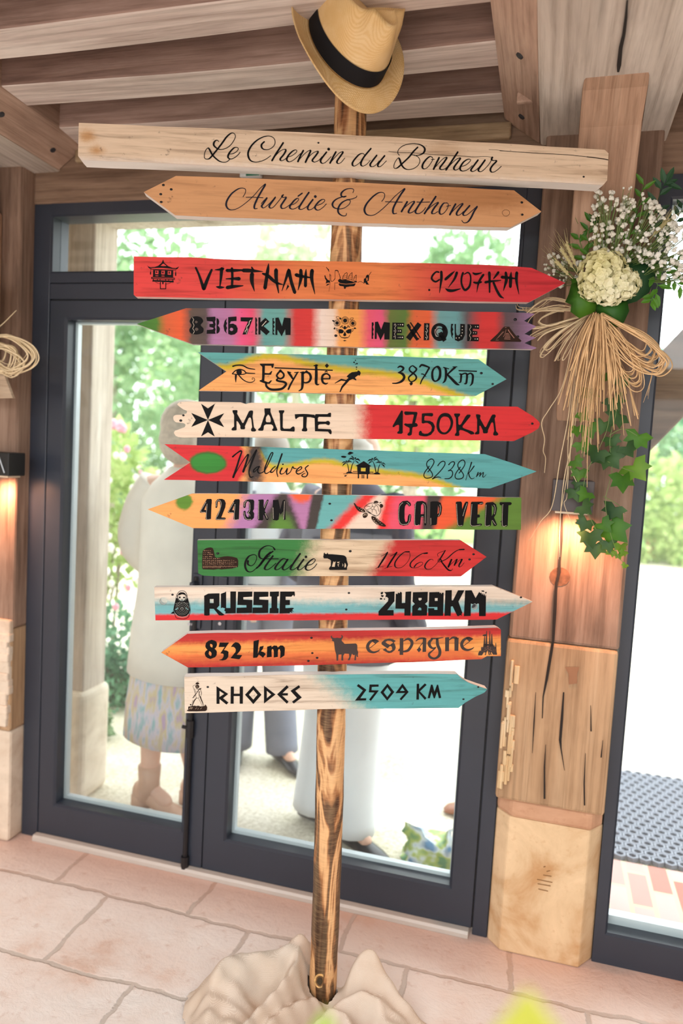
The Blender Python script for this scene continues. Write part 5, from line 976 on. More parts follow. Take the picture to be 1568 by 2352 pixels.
def hat_pt(t, th):
    # t 0 at the head line, 1 at the crest; front is +y
    z = 0.125 * hs * t
    r = 1 - 0.10 * t - 0.10 * max(0, t - 0.75) / 0.25 * 0.9
    pinch = 0.0
    for c in (0.62, -0.62):
        d = math.atan2(math.sin(th - c), math.cos(th - c)); pinch += math.exp(-(d / 0.33) ** 2)
    r -= 0.30 * pinch * max(0, (t - 0.25) / 0.75) ** 1.3
    z -= 0.012 * (1 - math.cos(th)) * t * 0.8
    return (ha * r * math.sin(th), hb * r * math.cos(th), z)
mb = MB(); rows = 14; vs = []; fs = []
for i in range(rows + 1):
    for q in range(K): vs.append(hat_pt(i / rows, 2*math.pi*q/K))
top = 8
for j in range(1, top + 1):                                   # crown top folds down into a crease
    u = 1 - j / top
    for q in range(K):
        th = 2*math.pi*q/K; p = hat_pt(1, th); x, y = p[0] * u, p[1] * (0.35 + 0.65 * u) if j < top else p[1] * 0.35
        x = p[0] * u
        z = p[2] + 0.006 * math.sin(u * math.pi) - 0.034 * (1 - u) ** 0.7
        vs.append((x, y, z))
R_ = rows + top
for i in range(R_):
    for q in range(K): fs.append((i*K+q, i*K+(q+1) % K, (i+1)*K+(q+1) % K, (i+1)*K+q))
mb.add(vs, fs); cr = mb.build('crown', STRAW, HAT, smooth=True)
mb = MB(); vs = []; fs = []; nb = 9
for i in range(nb + 1):
    t = i / nb
    for q in range(K):
        th = 2*math.pi*q/K; sx, cy = math.sin(th), math.cos(th)
        x = (ha + 0.052 * BW * t) * sx; y = (hb + 0.050 * BW * t) * cy
        e = 0.018 * sx * sx - 0.029 * max(0, cy) ** 2 + 0.012 * max(0, -cy)
        z = e * t ** 1.6 + (0.004 * t ** 6)
        vs.append((x, y, z))
for i in range(nb):
    for q in range(K): fs.append((i*K+q, i*K+(q+1) % K, (i+1)*K+(q+1) % K, (i+1)*K+q))
mb.add(vs, fs); br_ = mb.build('brim', STRAW, HAT, smooth=True); sm = br_.modifiers.new('thick', 'SOLIDIFY'); sm.thickness = 0.003
mb = MB(); vs = []; fs = []
for i in range(7):
    z = 0.002 + 0.036 * hs * i / 6; t = z / (0.125 * hs)
    for q in range(K):
        th = 2*math.pi*q/K; r = 1.012 - 0.10 * t + (0.006 if i in (0, 6) else 0.010)
        vs.append((ha * r * math.sin(th), hb * r * math.cos(th), z))
for i in range(6):
    for q in range(K): fs.append((i*K+q, i*K+(q+1) % K, (i+1)*K+(q+1) % K, (i+1)*K+q))
mb.add(vs, fs)
mb.build('ribbon_band', plain('black_ribbon', (24, 23, 26), 0.75, spec=0.2), HAT, smooth=True)

# ------------------------------------------------------------------ hessian cloth gathered round the foot of the post
def burlap_mat():
    m, nt, b = new_mat('hessian_cloth')
    v = coords(nt)
    a = N(nt, 'ShaderNodeTexWave', wave_type='BANDS', bands_direction='X'); nt.links.new(v, a.inputs[0]); a.inputs['Scale'].default_value = 170; a.inputs['Distortion'].default_value = 1.5
    c_ = N(nt, 'ShaderNodeTexWave', wave_type='BANDS', bands_direction='Z'); nt.links.new(v, c_.inputs[0]); c_.inputs['Scale'].default_value = 170; c_.inputs['Distortion'].default_value = 1.5
    mx = N(nt, 'ShaderNodeMath', operation='MAXIMUM'); nt.links.new(a.outputs[1], mx.inputs[0]); nt.links.new(c_.outputs[1], mx.inputs[1])
    n = noise(nt, v, 9, 4)
    c = mix(nt, 0.5, ramp(nt, mx.outputs[0], [(0.2, lin((194, 168, 144))), (0.9, lin((230, 214, 198)))]), ramp(nt, n, [(0.35, lin((210, 186, 162))), (0.65, lin((230, 216, 200)))]))
    nt.links.new(c, b.inputs['Base Color']); b.inputs['Roughness'].default_value = 0.9; b.inputs['Specular IOR Level'].default_value = 0.1
    bump(nt, b, mx.outputs[0], 0.4, 0.0012)
    return m
crests = [  # fold crests traced as (x, y, height) in the photograph, with a width in metres
 ("505,2232,.105 560,2196,.122 640,2182,.125 692,2150,.135", .060), ("505,2236,.105 482,2300,.095 474,2400,.085 478,2480,.07", .042), ("540,2230,.10 530,2320,.085 520,2420,.08", .06),
 ("694,2190,.115 646,2258,.108 590,2318,.100 548,2380,.09 520,2450,.07", .026), ("722,2292,.05 668,2306,.075 615,2352,.08 590,2420,.07", .024), ("700,2250,.06 660,2310,.04", .05),
 ("784,2270,.045 815,2212,.115 845,2184,.138 868,2214,.115 912,2280,.07 955,2345,.025", .034), ("850,2230,.10 880,2300,.07 915,2380,.05 930,2450,.04", .055), ("772,2312,.05 812,2282,.075 850,2290,.08 880,2340,.06 895,2420,.05", .026),
 ("735,2345,.06 765,2318,.07 800,2340,.075 820,2400,.06", .028), ("700,2380,.06 740,2400,.07 800,2450,.06", .06), ("640,2400,.07 700,2470,.06", .05)]
CR_ = []
for s_, w_ in crests:
    P = []
    for x, y, z in P2(s_):
        p = onz(x, y, z) - PB; P.append((p.dot(SE1), p.dot(SN), z))
    CR_.append((catmull(P, 5), w_))
mb = MB(); rc = random.Random(6); nx, ny = 130, 110; vs = []; fs = []; ok = {}
for j in range(ny):
    for i in range(nx):
        x = -.37 + .68 * i / (nx - 1); y = -.20 + .60 * j / (ny - 1); acc = 0
        for P, w_ in CR_:
            bd, bz = 9, 0
            for k in range(len(P) - 1):
                ax, ay, az = P[k]; bx, by, bz_ = P[k+1]; dx, dy = bx-ax, by-ay; t = max(0, min(1, ((x-ax)*dx + (y-ay)*dy) / (dx*dx + dy*dy + 1e-12)))
                d = math.hypot(x-ax-dx*t, y-ay-dy*t)
                if d < bd: bd, bz = d, az + (bz_-az)*t
            q = bz * math.exp(-(bd / w_) ** 2 * .9); acc += q ** 3.2
        z = acc ** (1 / 3.2)
        z += (0.0035 * math.sin(x * 95 + y * 60) + 0.003 * math.sin(y * 120 - x * 40)) * min(1, z / .03)
        rr_ = math.hypot(x, y); 
        if rr_ < .075: z = z * (0.25 + .75 * (rr_ / .075) ** 2) + .02 * (1 - rr_ / .075)
        if z > .010 and rr_ > .0395:
            p = SE1 * x + SN * y; ok[(i, j)] = len(vs); vs.append((p.x, p.y, max(.004, z - .006 * math.exp(-((z - .010) / .006) ** 2))))
for j in range(ny - 1):
    for i in range(nx - 1):
        q = [(i, j), (i+1, j), (i+1, j+1), (i, j+1)]
        if all(k in ok for k in q): fs.append(tuple(ok[k] for k in q))
mb.add(vs, fs); cl = mb.build('hessian_cloth', burlap_mat(), smooth=True); cl.location = PB
tag(cl, 'beige hessian cloth bunched on the floor around the foot of the post', 'cloth')
md = cl.modifiers.new('sub', 'SUBSURF'); md.levels = 1; md.render_levels = 1

# ------------------------------------------------------------------ flower arrangement on the right brace
G_DK = leafmat('dark_leaf', (26, 62, 34), (48, 96, 52)); G_MD = leafmat('green_leaf', (48, 104, 22), (96, 150, 40)); G_BR = leafmat('bright_ivy', (70, 120, 30), (130, 170, 50)); G_IVY = leafmat('ivy_leaf', (34, 72, 40), (84, 124, 60))
STEM = plain('green_stem', (110, 130, 70), 0.7)
GYP = leafmat('gypsophila_white', (240, 234, 216), (252, 250, 240), 0.7, 0.2)
HYD = leafmat('hydrangea_cream', (240, 232, 170), (250, 246, 214), 0.7, 0.25)
RAF = plain('raffia', (226, 186, 136), 0.6, var=0.16, scale=30)
RAFP = plain('raffia_pale', (236, 212, 172), 0.6, var=0.1, scale=30)
WHEAT = plain('wheat', (196, 182, 130), 0.7)
BQ = empty('flower_arrangement', ony(1375, 720, 2.07)); tag(BQ, 'hydrangea and gypsophila spray with raffia bow and ivy on the right post brace', 'flowers')
def lb(m, L): m.v = [(v[0]-L.x, v[1]-L.y, v[2]-L.z) for v in m.v]; return m
def bq(m, name, mat, par=None, smooth=False): return lb(m, BQ.location).build(name, mat, par or BQ, smooth=smooth, normals=not name.endswith('leaf'))
rf = random.Random(12)
def inpoly(x, y, P):
    c = False; j = len(P) - 1
    for i in range(len(P)):
        if (P[i][1] > y) != (P[j][1] > y) and x < (P[j][0]-P[i][0]) * (y-P[i][1]) / (P[j][1]-P[i][1]) + P[i][0]: c = not c
        j = i
    return c
GP = [(1366, 430), (1450, 428), (1512, 468), (1580, 520), (1590, 655), (1520, 640), (1470, 622), (1440, 595), (1380, 596), (1345, 560), (1360, 500)]
sprigs = [(1400, 470), (1440, 465), (1380, 540), (1425, 525), (1470, 510), (1500, 490), (1405, 580), (1455, 575), (1500, 570), (1530, 540), (1545, 600), (1570, 560), (1515, 625), (1565, 640)]
left = [(1262, 612), (1290, 598), (1312, 640), (1290, 640), (1308, 606)]
bl = {i: [] for i in range(len(sprigs) + len(left))}
n = 0
while n < 390:
    x, y = rf.uniform(1340, 1590), rf.uniform(425, 660)
    if not inpoly(x, y, GP): continue
    i = min(range(len(sprigs)), key=lambda k: (sprigs[k][0]-x)**2 + (sprigs[k][1]-y)**2); bl[i].append((x, y, rf.uniform(2.018, 2.07))); n += 1
for k, (cx, cy) in enumerate(left):
    for q in range(11): bl[len(sprigs)+k].append((cx + rf.gauss(0, 12), cy + rf.gauss(0, 11), rf.uniform(2.07, 2.13)))
for i, lst in bl.items():
    hub = ony(1385, 660, 2.06) if i < len(sprigs) else ony(1345, 668, 2.08)
    c = sprigs[i] if i < len(sprigs) else left[i - len(sprigs)]
    node = ony(c[0] * .6 + 1385 * .4, c[1] * .6 + 660 * .4, 2.05)
    st = MB(); st.tube([hub, node], 0.0012, 4)
    m = MB()
    for (x, y, d) in lst:
        P = ony(x, y, d); st.tube([node, (node + P) / 2 + Vector((0, 0, -.004)), P], 0.0007, 3, cap=False)
        r_ = rf.choice((0.0034, 0.0046, 0.0056, 0.0068))
        m.ball(P, r_, 7, 4, (1, 1, 0.9))
        if r_ > 0.004:
            for q in range(4):
                a = rf.random() * 6.28; m.ball(P + Vector((math.cos(a), -0.3, math.sin(a))) * r_ * .7, r_ * .55, 5, 3)
    s_o = bq(m, 'gypsophila_sprig', GYP, smooth=True); bq(st, 'stems', STEM, s_o)
# hydrangea head: two lobes of small four petalled florets
def hydrangea(lobes, nf, root, name='hydrangea_head'):
    m = MB(); ctr = MB()
    for (px, py, d, rpx) in lobes:
        C = ony(px, py, d); rr_ = rpx * (C - EYE).dot(CF) / F_PX
        m.ball(C, rr_ * 0.78, 14, 9)
        for k in range(nf):
            zz = 1 - 2 * (k + .5) / nf; a = k * 2.39996; q = math.sqrt(1 - zz * zz)
            n_ = Vector((q * math.cos(a), q * math.sin(a), zz))
            if n_.y > 0.45: continue
            n_ = (n_ + Vector((rf.gauss(0, .12), rf.gauss(0, .12), rf.gauss(0, .12)))).normalized(); p = C + n_ * rr_ * rf.uniform(.84, 1.06); t = n_.orthogonal().normalized(); b_ = n_.cross(t); ph = rf.random() * 6
            L_ = rr_ * rf.uniform(.19, .28)
            for w_ in range(4):
                dd_ = t * math.cos(ph + w_ * 1.571) + b_ * math.sin(ph + w_ * 1.571)
                m.leaf(p, dd_ + n_ * rf.uniform(.0, .7), n_, L_, L_ * 1.15, 0.12)
    return lb(m, root.location).build(name, HYD, root, normals=False)
hydrangea([(1383, 628, 2.035, 50), (1432, 652, 2.03, 34), (1360, 660, 2.035, 30), (1398, 668, 2.03, 34)], 190, BQ)
# broad leaves traced at their own depth
def broad(outline, d0, bulge, mat, name='broad_leaf', root=None):
    root = root or BQ
    pts = [ony(x, y, d0 + rf.uniform(-.004, .004)) for x, y in P2(outline)]
    c = sum(pts, Vector()) / len(pts); c.y -= bulge
    m = MB(); m.add([c] + pts, [(0, 1 + i, 1 + (i + 1) % len(pts)) for i in range(len(pts))])
    o = lb(m, root.location).build(name, mat, root, smooth=True, normals=False)
    sm = o.modifiers.new('thick', 'SOLIDIFY'); sm.thickness = 0.0012; return o
broad("1412,600 1440,592 1475,598 1512,606 1502,640 1490,672 1462,692 1436,700 1420,668 1425,630", 2.05, 0.022, G_DK)
broad("1365,690 1400,688 1440,692 1444,714 1432,740 1418,752 1398,742 1376,724 1362,706", 2.05, 0.02, leafmat('mid_leaf', (30, 84, 20), (56, 116, 34)))
broad("1326,648 1345,670 1372,692 1366,716 1330,731 1310,716 1312,700 1298,694 1306,676 1312,652", 2.045, 0.02, G_MD)
broad("1310,640 1330,640 1340,668 1318,672", 2.055, 0.01, G_MD)
def spray(pts, d, L_, W_, mat, n=9):
    m = MB(); P = [ony(x, y, d) for x, y in pts]; m.tube(P, 0.0011, 4)
    seg = catmull([tuple(p) for p in P], 8); 
    for k in range(n):
        p = Vector(seg[int((k + 1) / n * (len(seg) - 1))]); q = Vector(seg[max(0, int((k + 1) / n * (len(seg) - 1)) - 2)])
        t = (p - q).normalized() if (p - q).length > 1e-6 else Vector((0, 0, 1)); sd = Vector((t.z, 0, -t.x))
        m.leaf(p, t * .7 + sd * (1 if k % 2 else -1) * .8 + Vector((0, rf.uniform(-.4, .2), 0)), Vector((0, -1, 0.2)), L_ * rf.uniform(.8, 1.15), W_, 0.15)
    return bq(m, 'foliage_spray_leaf', mat)
spray([(1440, 560), (1462, 490), (1478, 425)], 2.06, .034, .012, G_MD)
spray([(1480, 560), (1502, 490), (1520, 430), (1530, 420)], 2.09, .04, .016, leafmat('blue_leaf', (30, 66, 40), (62, 108, 70)), 11)
spray([(1510, 560), (1545, 520), (1566, 480)], 2.09, .034, .012, G_DK)
spray([(1345, 600), (1330, 550), (1345, 495)], 2.08, .034, .014, G_MD)
spray([(1350, 590), (1352, 530), (1362, 500)], 2.07, .030, .012, G_MD)
spray([(1480, 600), (1510, 655), (1500, 680), (1495, 690)], 2.05, .034, .014, G_MD)
spray([(1500, 610), (1540, 640), (1566, 660)], 2.05, .03, .012, G_MD)
spray([(1440, 570), (1490, 600), (1568, 600)], 2.10, .030, .011, G_MD, 12)
spray([(1380, 590), (1420, 500), (1430, 440)], 2.10, .030, .011, G_DK, 12)
def wheat(base, tip, d):
    m = MB(); A, B = ony(*base, d), ony(*tip, d - .01); t = (B - A).normalized(); m.tube([A, B], 0.0012, 4)
    sd = Vector((t.z, 0, -t.x))
    for k in range(12):
        p = A.lerp(B, .55 + .45 * k / 12); s_ = 1 if k % 2 else -1
        m.tube([p, p + t * .007 + sd * s_ * .003, p + t * .013 + sd * s_ * .002], [.001, .0024, .0006], 5)
        m.tube([p + t * .012 + sd * s_ * .002, p + t * rf.uniform(.04, .06) + sd * s_ * rf.uniform(.004, .018) + Vector((0, -.006, 0))], [.0005, .0002], 3)
    return bq(m, 'wheat_ear', WHEAT)
for a, b_ in (((1350, 668), (1288, 572)), ((1348, 668), (1300, 560)), ((1345, 672), (1276, 600)), ((1360, 640), (1384, 520)), ((1358, 645), (1370, 535)), ((1480, 560), (1530, 508)), ((1475, 565), (1520, 520))): wheat(a, b_, 2.06)
# raffia bow
def strands(fams, name, mat, root, seed):
    r = random.Random(seed); m = MB()
    for pts, n_, jx, jend, d0, w_ in fams:
        pts = P2(pts)
        for k in range(n_):
            ox, oy = r.gauss(0, jx), r.gauss(0, jx * .6); sc = 1 + r.gauss(0, jend)
            P = []
            for i, (x, y) in enumerate(pts):
                u = i / (len(pts) - 1); x0, y0 = pts[0]
                xx = x0 + (x - x0) * sc + ox * (0.25 + u) + r.gauss(0, 2.0); yy = y0 + (y - y0) * (1 + (sc - 1) * 1.2) + oy * (.25 + u) + r.gauss(0, 2.0)
                P.append(tuple(ony(xx, yy, d0 + 0.02 * math.sin(u * 3 + k) + r.uniform(-.008, .008))))
            P = catmull(P, 5); w0 = w_ * r.uniform(.5, 1.3)
            m.tube(P, [w0 * (1 - .5 * (i / len(P)) ** 3) for i in range(len(P))], 5, flat=0.4)
    o = lb(m, root.location).build(name, mat, root, smooth=True); return o
fa = [("1365,722 1345,780 1330,850 1318,930", 22, 14, .16, 2.055, .0028), ("1375,722 1372,790 1362,860 1352,950", 26, 15, .2, 2.05, .0028), ("1385,722 1392,790 1398,860 1402,930", 22, 14, .16, 2.055, .0028), ("1370,722 1352,820 1335,920 1325,1000", 10, 12, .16, 2.06, .002), ("1390,725 1405,800 1412,860 1408,905", 10, 10, .12, 2.055, .0024), ("1380,725 1375,830 1360,930 1358,1040", 6, 12, .12, 2.06, .002),
      ("1385,725 1430,748 1478,776 1508,800 1520,822 1502,842 1470,830 1430,800 1395,750", 22, 7, .09, 2.05, .0026), ("1385,728 1425,770 1455,820 1462,862 1440,868 1415,830 1390,760", 9, 6, .1, 2.055, .0022), ("1500,815 1494,860 1484,915", 3, 3, .05, 2.06, .0018), ("1440,862 1450,910 1464,955", 3, 3, .05, 2.06, .0018), ("1505,800 1524,830 1522,850", 2, 4, .1, 2.05, .0016)]
o = strands(fa, 'raffia_bow', RAF, BQ, 3); o['kind'] = 'stuff'
fb = [("1355,720 1300,715 1250,712 1205,716 1196,706", 4, 6, .05, 2.10, .0024), ("1352,722 1290,740 1240,752 1212,744 1240,722 1300,706 1345,712", 5, 7, .08, 2.10, .0022), ("1350,725 1290,760 1252,800 1262,806 1300,770 1340,735", 5, 6, .08, 2.09, .0022), ("1340,735 1270,755 1240,770 1225,782", 4, 6, .06, 2.10, .0022), ("1345,730 1296,790 1275,830 1282,820 1310,770", 4, 6, .08, 2.09, .002), ("1350,712 1300,690 1262,684 1240,696 1216,712", 5, 6, .06, 2.10, .0022)]
for s_ in ("1312,800 1290,890 1260,945 1242,975 1249,1010 1247,1040 1255,1060 1248,1095", "1322,820 1303,950 1286,1060 1266,1160 1241,1200 1216,1248", "1326,820 1308,1000 1300,1080 1286,1180 1282,1240 1279,1280", "1322,880 1312,1000 1304,1090 1300,1150 1296,1170 1315,1225", "1332,850 1318,990 1296,1090 1283,1190 1284,1262", "1330,860 1316,960 1306,1060 1322,1110", "1345,860 1352,960 1358,1030 1362,1065"): fb.append((s_, 1, 1, .01, 2.09, .0028))
o = strands(fb, 'raffia_tails', RAFP, BQ, 5); o['kind'] = 'stuff'
# ivy trail
def ivy_leaf(m, P, s_, ang, tilt):
    sh = [(0, -.2), (.40, -.48), (.95, -.30), (.66, .06), (.82, .50), (.38, .46), (0, 1.0), (-.38, .46), (-.82, .50), (-.66, .06), (-.95, -.30), (-.40, -.48)]
    ca, sa = math.cos(ang), math.sin(ang)
    vs = [P + Vector((0, -.15 * s_, 0))]
    for x, y in sh:
        X, Z = x * ca - y * sa, x * sa + y * ca
        vs.append(P + Vector((X * s_, (abs(x) * .25 + tilt * X * .9) * s_, -Z * s_)))
    m.add(vs, [(0, 1 + i, 1 + (i + 1) % len(sh)) for i in range(len(sh))])
vines = ["1385,800 1400,900 1395,980 1370,1040 1345,1090 1340,1150 1365,1210 1395,1260 1430,1290", "1390,820 1415,930 1400,1010 1405,1080 1390,1150 1400,1220 1420,1280", "1398,1000 1430,985 1462,1000", "1395,1060 1430,1075 1460,1085", "1385,1140 1420,1160 1435,1180", "1350,860 1345,980 1335,1060"]
iv = MB()
for s_ in vines: iv.tube(catmull([tuple(ony(x, y, 2.085)) for x, y in P2(s_)], 5), 0.0010, 4)
ivo = bq(iv, 'ivy_trail', STEM)
spots = [(1465, 1005, 24, G_MD), (1458, 1075, 26, G_BR), (1430, 1100, 24, G_MD), (1410, 920, 20, G_IVY), (1418, 955, 22, G_IVY), (1372, 1040, 20, G_IVY), (1400, 1050, 24, G_IVY), (1335, 1020, 16, G_MD), (1322, 1060, 14, G_BR), (1330, 1085, 16, G_BR), (1322, 1130, 18, G_IVY), (1345, 1135, 17, G_MD), (1340, 1165, 18, G_IVY), (1330, 1110, 14, G_IVY), (1345, 1200, 18, G_IVY), (1410, 1170, 20, G_IVY), (1408, 1215, 30, G_MD), (1385, 1205, 18, G_MD), (1356, 1230, 22, G_IVY), (1368, 1255, 22, G_IVY), (1398, 1250, 16, G_IVY), (1425, 1255, 13, G_BR), (1432, 1268, 9, G_BR), (1405, 1265, 12, G_BR), (1420, 1275, 8, G_BR), (1435, 1298, 7, G_BR), (1334, 1200, 10, G_BR), (1355, 900, 18, G_MD), (1340, 950, 16, G_MD), (1352, 985, 18, G_MD), (1325, 985, 14, G_MD), (1425, 870, 20, G_IVY), (1395, 860, 16, G_MD), (1440, 1030, 18, G_IVY), (1405, 1010, 16, G_IVY), (1385, 975, 18, G_IVY)]
for (x, y, r_, mt) in spots:
    m = MB(); ivy_leaf(m, ony(x, y, rf.uniform(2.075, 2.105)), r_ * 1.4 * 2.02 / F_PX, rf.uniform(-.9, .9), rf.uniform(-.8, .8))
    bq(m, 'ivy_leaf', mt, ivo, smooth=True)
# the matching arrangement on the left brace, only its raffia shows in the frame
BL = empty('flower_arrangement', ony(-40, 790, 2.06)); tag(BL, 'raffia bow and foliage on the post at the left edge of the doorway', 'flowers')
fl_ = [("-40,780 10,772 50,790 68,815 50,838 10,845 -30,812", 14, 5, .08, 2.05, .0026), ("-40,785 0,790 30,806 24,846 -10,850 -40,815", 10, 5, .1, 2.055, .0024), ("-30,800 10,800 45,830 20,858 -20,830", 8, 5, .1, 2.05, .0024), ("-40,776 0,750 42,712", 1, 1, .02, 2.06, .003), ("-45,800 -60,900 -50,1000", 10, 10, .2, 2.06, .0024), ("-40,800 -25,900 -20,960", 8, 8, .2, 2.06, .0024)]
o = strands(fl_, 'raffia_bow', RAFP, BL, 9); o['kind'] = 'stuff'
hydrangea([(-70, 690, 2.05, 60)], 120, BL)
broad("-80,730 -30,740 -10,770 -50,790", 2.07, .02, G_DK, root=BL)
# plaque hanging below the left raffia
pq = MB(); P_ = [ony(x, y, 2.10) for x, y in ((-60, 850), (10, 862), (29, 914), (-50, 916))]
pq.add([tuple(p) for p in P_] + [(p.x, p.y + .012, p.z) for p in P_], [(0, 1, 2, 3), (7, 6, 5, 4), (0, 4, 5, 1), (1, 5, 6, 2), (2, 6, 7, 3), (3, 7, 4, 0)])
lb(pq, BL.location).build('wooden_tag', wood('tag_wood', (150, 124, 100), (186, 160, 134), (208, 186, 162), 'x', 10), BL)

# ------------------------------------------------------------------ wall lamps shining down the posts
LAMP = plain('lamp_grey', (84, 76, 76), 0.6); LAMPK = plain('lamp_black', (30, 28, 26), 0.5)
def lamp(x0, x1, z0, z1, mat, label, strip=False, e=13.0):
    cx = (x0 + x1) / 2
    L = empty('wall_lamp', (cx, 2.2, z0)); tag(L, label, 'lamp')
    m = MB(); m.ring((x0, x1, z0, z1), (x0, x1, z0, z1), 2.11, 2.2) if False else m.box(x0 - cx, x1 - cx, -.085, -.001, .006, z1 - z0)
    m.build('housing', mat, L, bevel=.003)
    m = MB(); m.box(x0 + .012 - cx, x1 - .012 - cx, -.073, -.012, .0, .006); m.build('lens', plain('frosted_lens', (240, 220, 190), 0.3), L)
    if strip:
        m = MB(); m.tube([ony(-2, 1050, 2.112) - L.location, ony(10, 1086, 2.112) - L.location], .0022, 5); m.build('highlight_strip', LIT_EDGE, L)
    d = bpy.data.lights.new('wall_lamp_bulb', 'SPOT'); d.energy = e; d.color = (1.0, 0.45, 0.24); d.spot_size = R(150); d.spot_blend = 1.0; d.shadow_soft_size = 0.02
    o = bpy.data.objects.new('wall_lamp_bulb', d); COL.objects.link(o); o.parent = L; o.location = (0, -.075, -.012); o.rotation_euler = (R(20), 0, 0)
lamp(0.022, 0.132, 1.364, 1.458, LAMP, 'grey box wall lamp on the right post behind the ivy')
_l0, _l1 = ony(18, 1040, 2.11), ony(17, 1098, 2.11)
lamp(_l0.x - 0.11, _l0.x, _l1.z, _l0.z, LAMPK, 'black box wall lamp on the post at the left edge', True)
# ------------------------------------------------------------------ outside
def gravel_mat():
    m, nt, b = new_mat('pale_gravel')
    v = coords(nt); n1 = noise(nt, v, 1.3, 4); n2 = noise(nt, v, 60, 5, 0.7)
    c = mix(nt, 0.45, ramp(nt, n1, [(0.38, lin((186, 176, 134))), (0.56, lin((224, 214, 196)))]), ramp(nt, n2, [(0.32, lin((150, 140, 116))), (0.6, lin((240, 234, 222)))]))
    nt.links.new(c, b.inputs['Base Color']); b.inputs['Roughness'].default_value = 0.9; bump(nt, b, n2, 0.4, 0.01)
    return m
GZ = -0.02
o = MB().box(-30, 30, 2.36, 40, GZ - 0.1, GZ).build('ground', gravel_mat()); struct(o, 'pale gravel yard outside the doors', 'ground')
def brick_mat():
    m, nt, b = new_mat('old_brick_paving')
    br = nt.nodes.new('ShaderNodeTexBrick'); nt.links.new(coords(nt, (1, 1, 1), (0, 0, R(90))), br.inputs[0])
    br.inputs['Scale'].default_value = 1; br.inputs['Brick Width'].default_value = .22; br.inputs['Row Height'].default_value = .08; br.inputs['Mortar Size'].default_value = .008
    br.inputs['Color1'].default_value = (*lin((186, 112, 98)), 1); br.inputs['Color2'].default_value = (*lin((206, 178, 174)), 1); br.inputs['Mortar'].default_value = (*lin((196, 186, 160)), 1)
    nt.links.new(br.outputs[0], b.inputs['Base Color']); b.inputs['Roughness'].default_value = .85
    return m
o = MB().box(0.1, 3, 2.37, 2.93, GZ - .02, GZ + .012).build('brick_paving_floor', brick_mat()); struct(o, 'strip of old brick paving outside the right window', 'paving')
o = MB().box(-3, 0.1, 2.37, 2.62, GZ - .02, GZ + .010).build('stone_paving_floor', stone_mat('pale_paving', (232, 224, 212), (206, 194, 178))); struct(o, 'strip of pale stone paving outside the door', 'paving')
o = MB().box(-20, 20, 13.2, 24, GZ - .05, GZ + .02).build('lawn_ground', plain('lawn', (150, 190, 96), 0.9, var=.2, scale=3)); struct(o, 'lawn at the far side of the yard', 'lawn')
# rubber ring mat
mt = MB(); cs = .046
for i in range(30):
    for j in range(22):
        x = .30 + (i + (.5 if j % 2 else 0)) * cs; y = 2.97 + j * cs * .866
        o_ = len(mt.v)
        for rr_, z in ((cs * .53, GZ + .004), (cs * .53, GZ + .022), (cs * .34, GZ + .022), (cs * .34, GZ + .004)):
            for k in range(6): mt.v.append((x + rr_ * math.cos(k * 1.0472 + .5236), y + rr_ * math.sin(k * 1.0472 + .5236), z))
        for l in range(3):
            for k in range(6): mt.f.append((o_ + l*6 + k, o_ + l*6 + (k+1) % 6, o_ + l*6 + 6 + (k+1) % 6, o_ + l*6 + 6 + k))
mo = mt.build('door_mat', plain('grey_rubber', (128, 131, 144), 0.5), normals=True); tag(mo, 'grey honeycomb rubber mat on the gravel outside the right window', 'mat')
# outside oak frame: eave beam, post on a stone pad, braces
o = MB().box(-4, 3, 2.58, 2.76, 2.36, 2.52).build('eave_beam', OUTWOOD, bevel=.01); struct(o, 'weathered oak eave beam outside above the door', 'beam')
o = MB().box(-4, 3, 2.38, 2.95, 2.53, 2.56).build('roof', OUTWOOD); struct(o, 'underside of the eaves outside', 'roof')
e = empty('outside_column', (-1.83, 2.66, GZ)); struct(e, 'pale oak post on a rounded stone pad outside the left door leaf', 'post')
m = MB().box(-.10, .055, -.06, .10, .46, 2.39); m.build('timber', OUTWOOD, e, bevel=.008)
m = MB().box(-.13, .075, -.09, .12, 0, .47); m.build('stone_pad', stone_mat('white_stone', (238, 226, 208), (214, 200, 178)), e, bevel=.03, seg=3)
def slant(p, q, w_, y0, y1, name, label):
    d = Vector((q[0]-p[0], q[1]-p[1])).normalized(); n_ = Vector((-d.y, d.x)) * w_
    o = MB().prism([tuple(p), tuple(q), (q[0] + n_.x, q[1] + n_.y), (p[0] + n_.x, p[1] + n_.y)], 'y', y0, y1).build(name, HEADER, bevel=.008); return struct(o, label, 'brace')  # darker indoor oak puts the shade on this brace into its colour
A_, B_ = ony(1440, 1090, 2.66), ony(1568, 960, 2.66)
dA = (B_ - A_); slant((A_.x - dA.x * 1.2, A_.z - dA.z * 1.2), (A_.x + dA.x * 4.0, A_.z + dA.z * 4.0), .20, 2.66, 2.74, 'outside_brace_beam', 'weathered oak brace outside behind the right window')
o = MB().box(-.03, .19, 2.60, 2.76, GZ, 2.37).build('outside_column', OUTWOOD, bevel=.01); struct(o, 'weathered oak post outside behind the inner post', 'post')

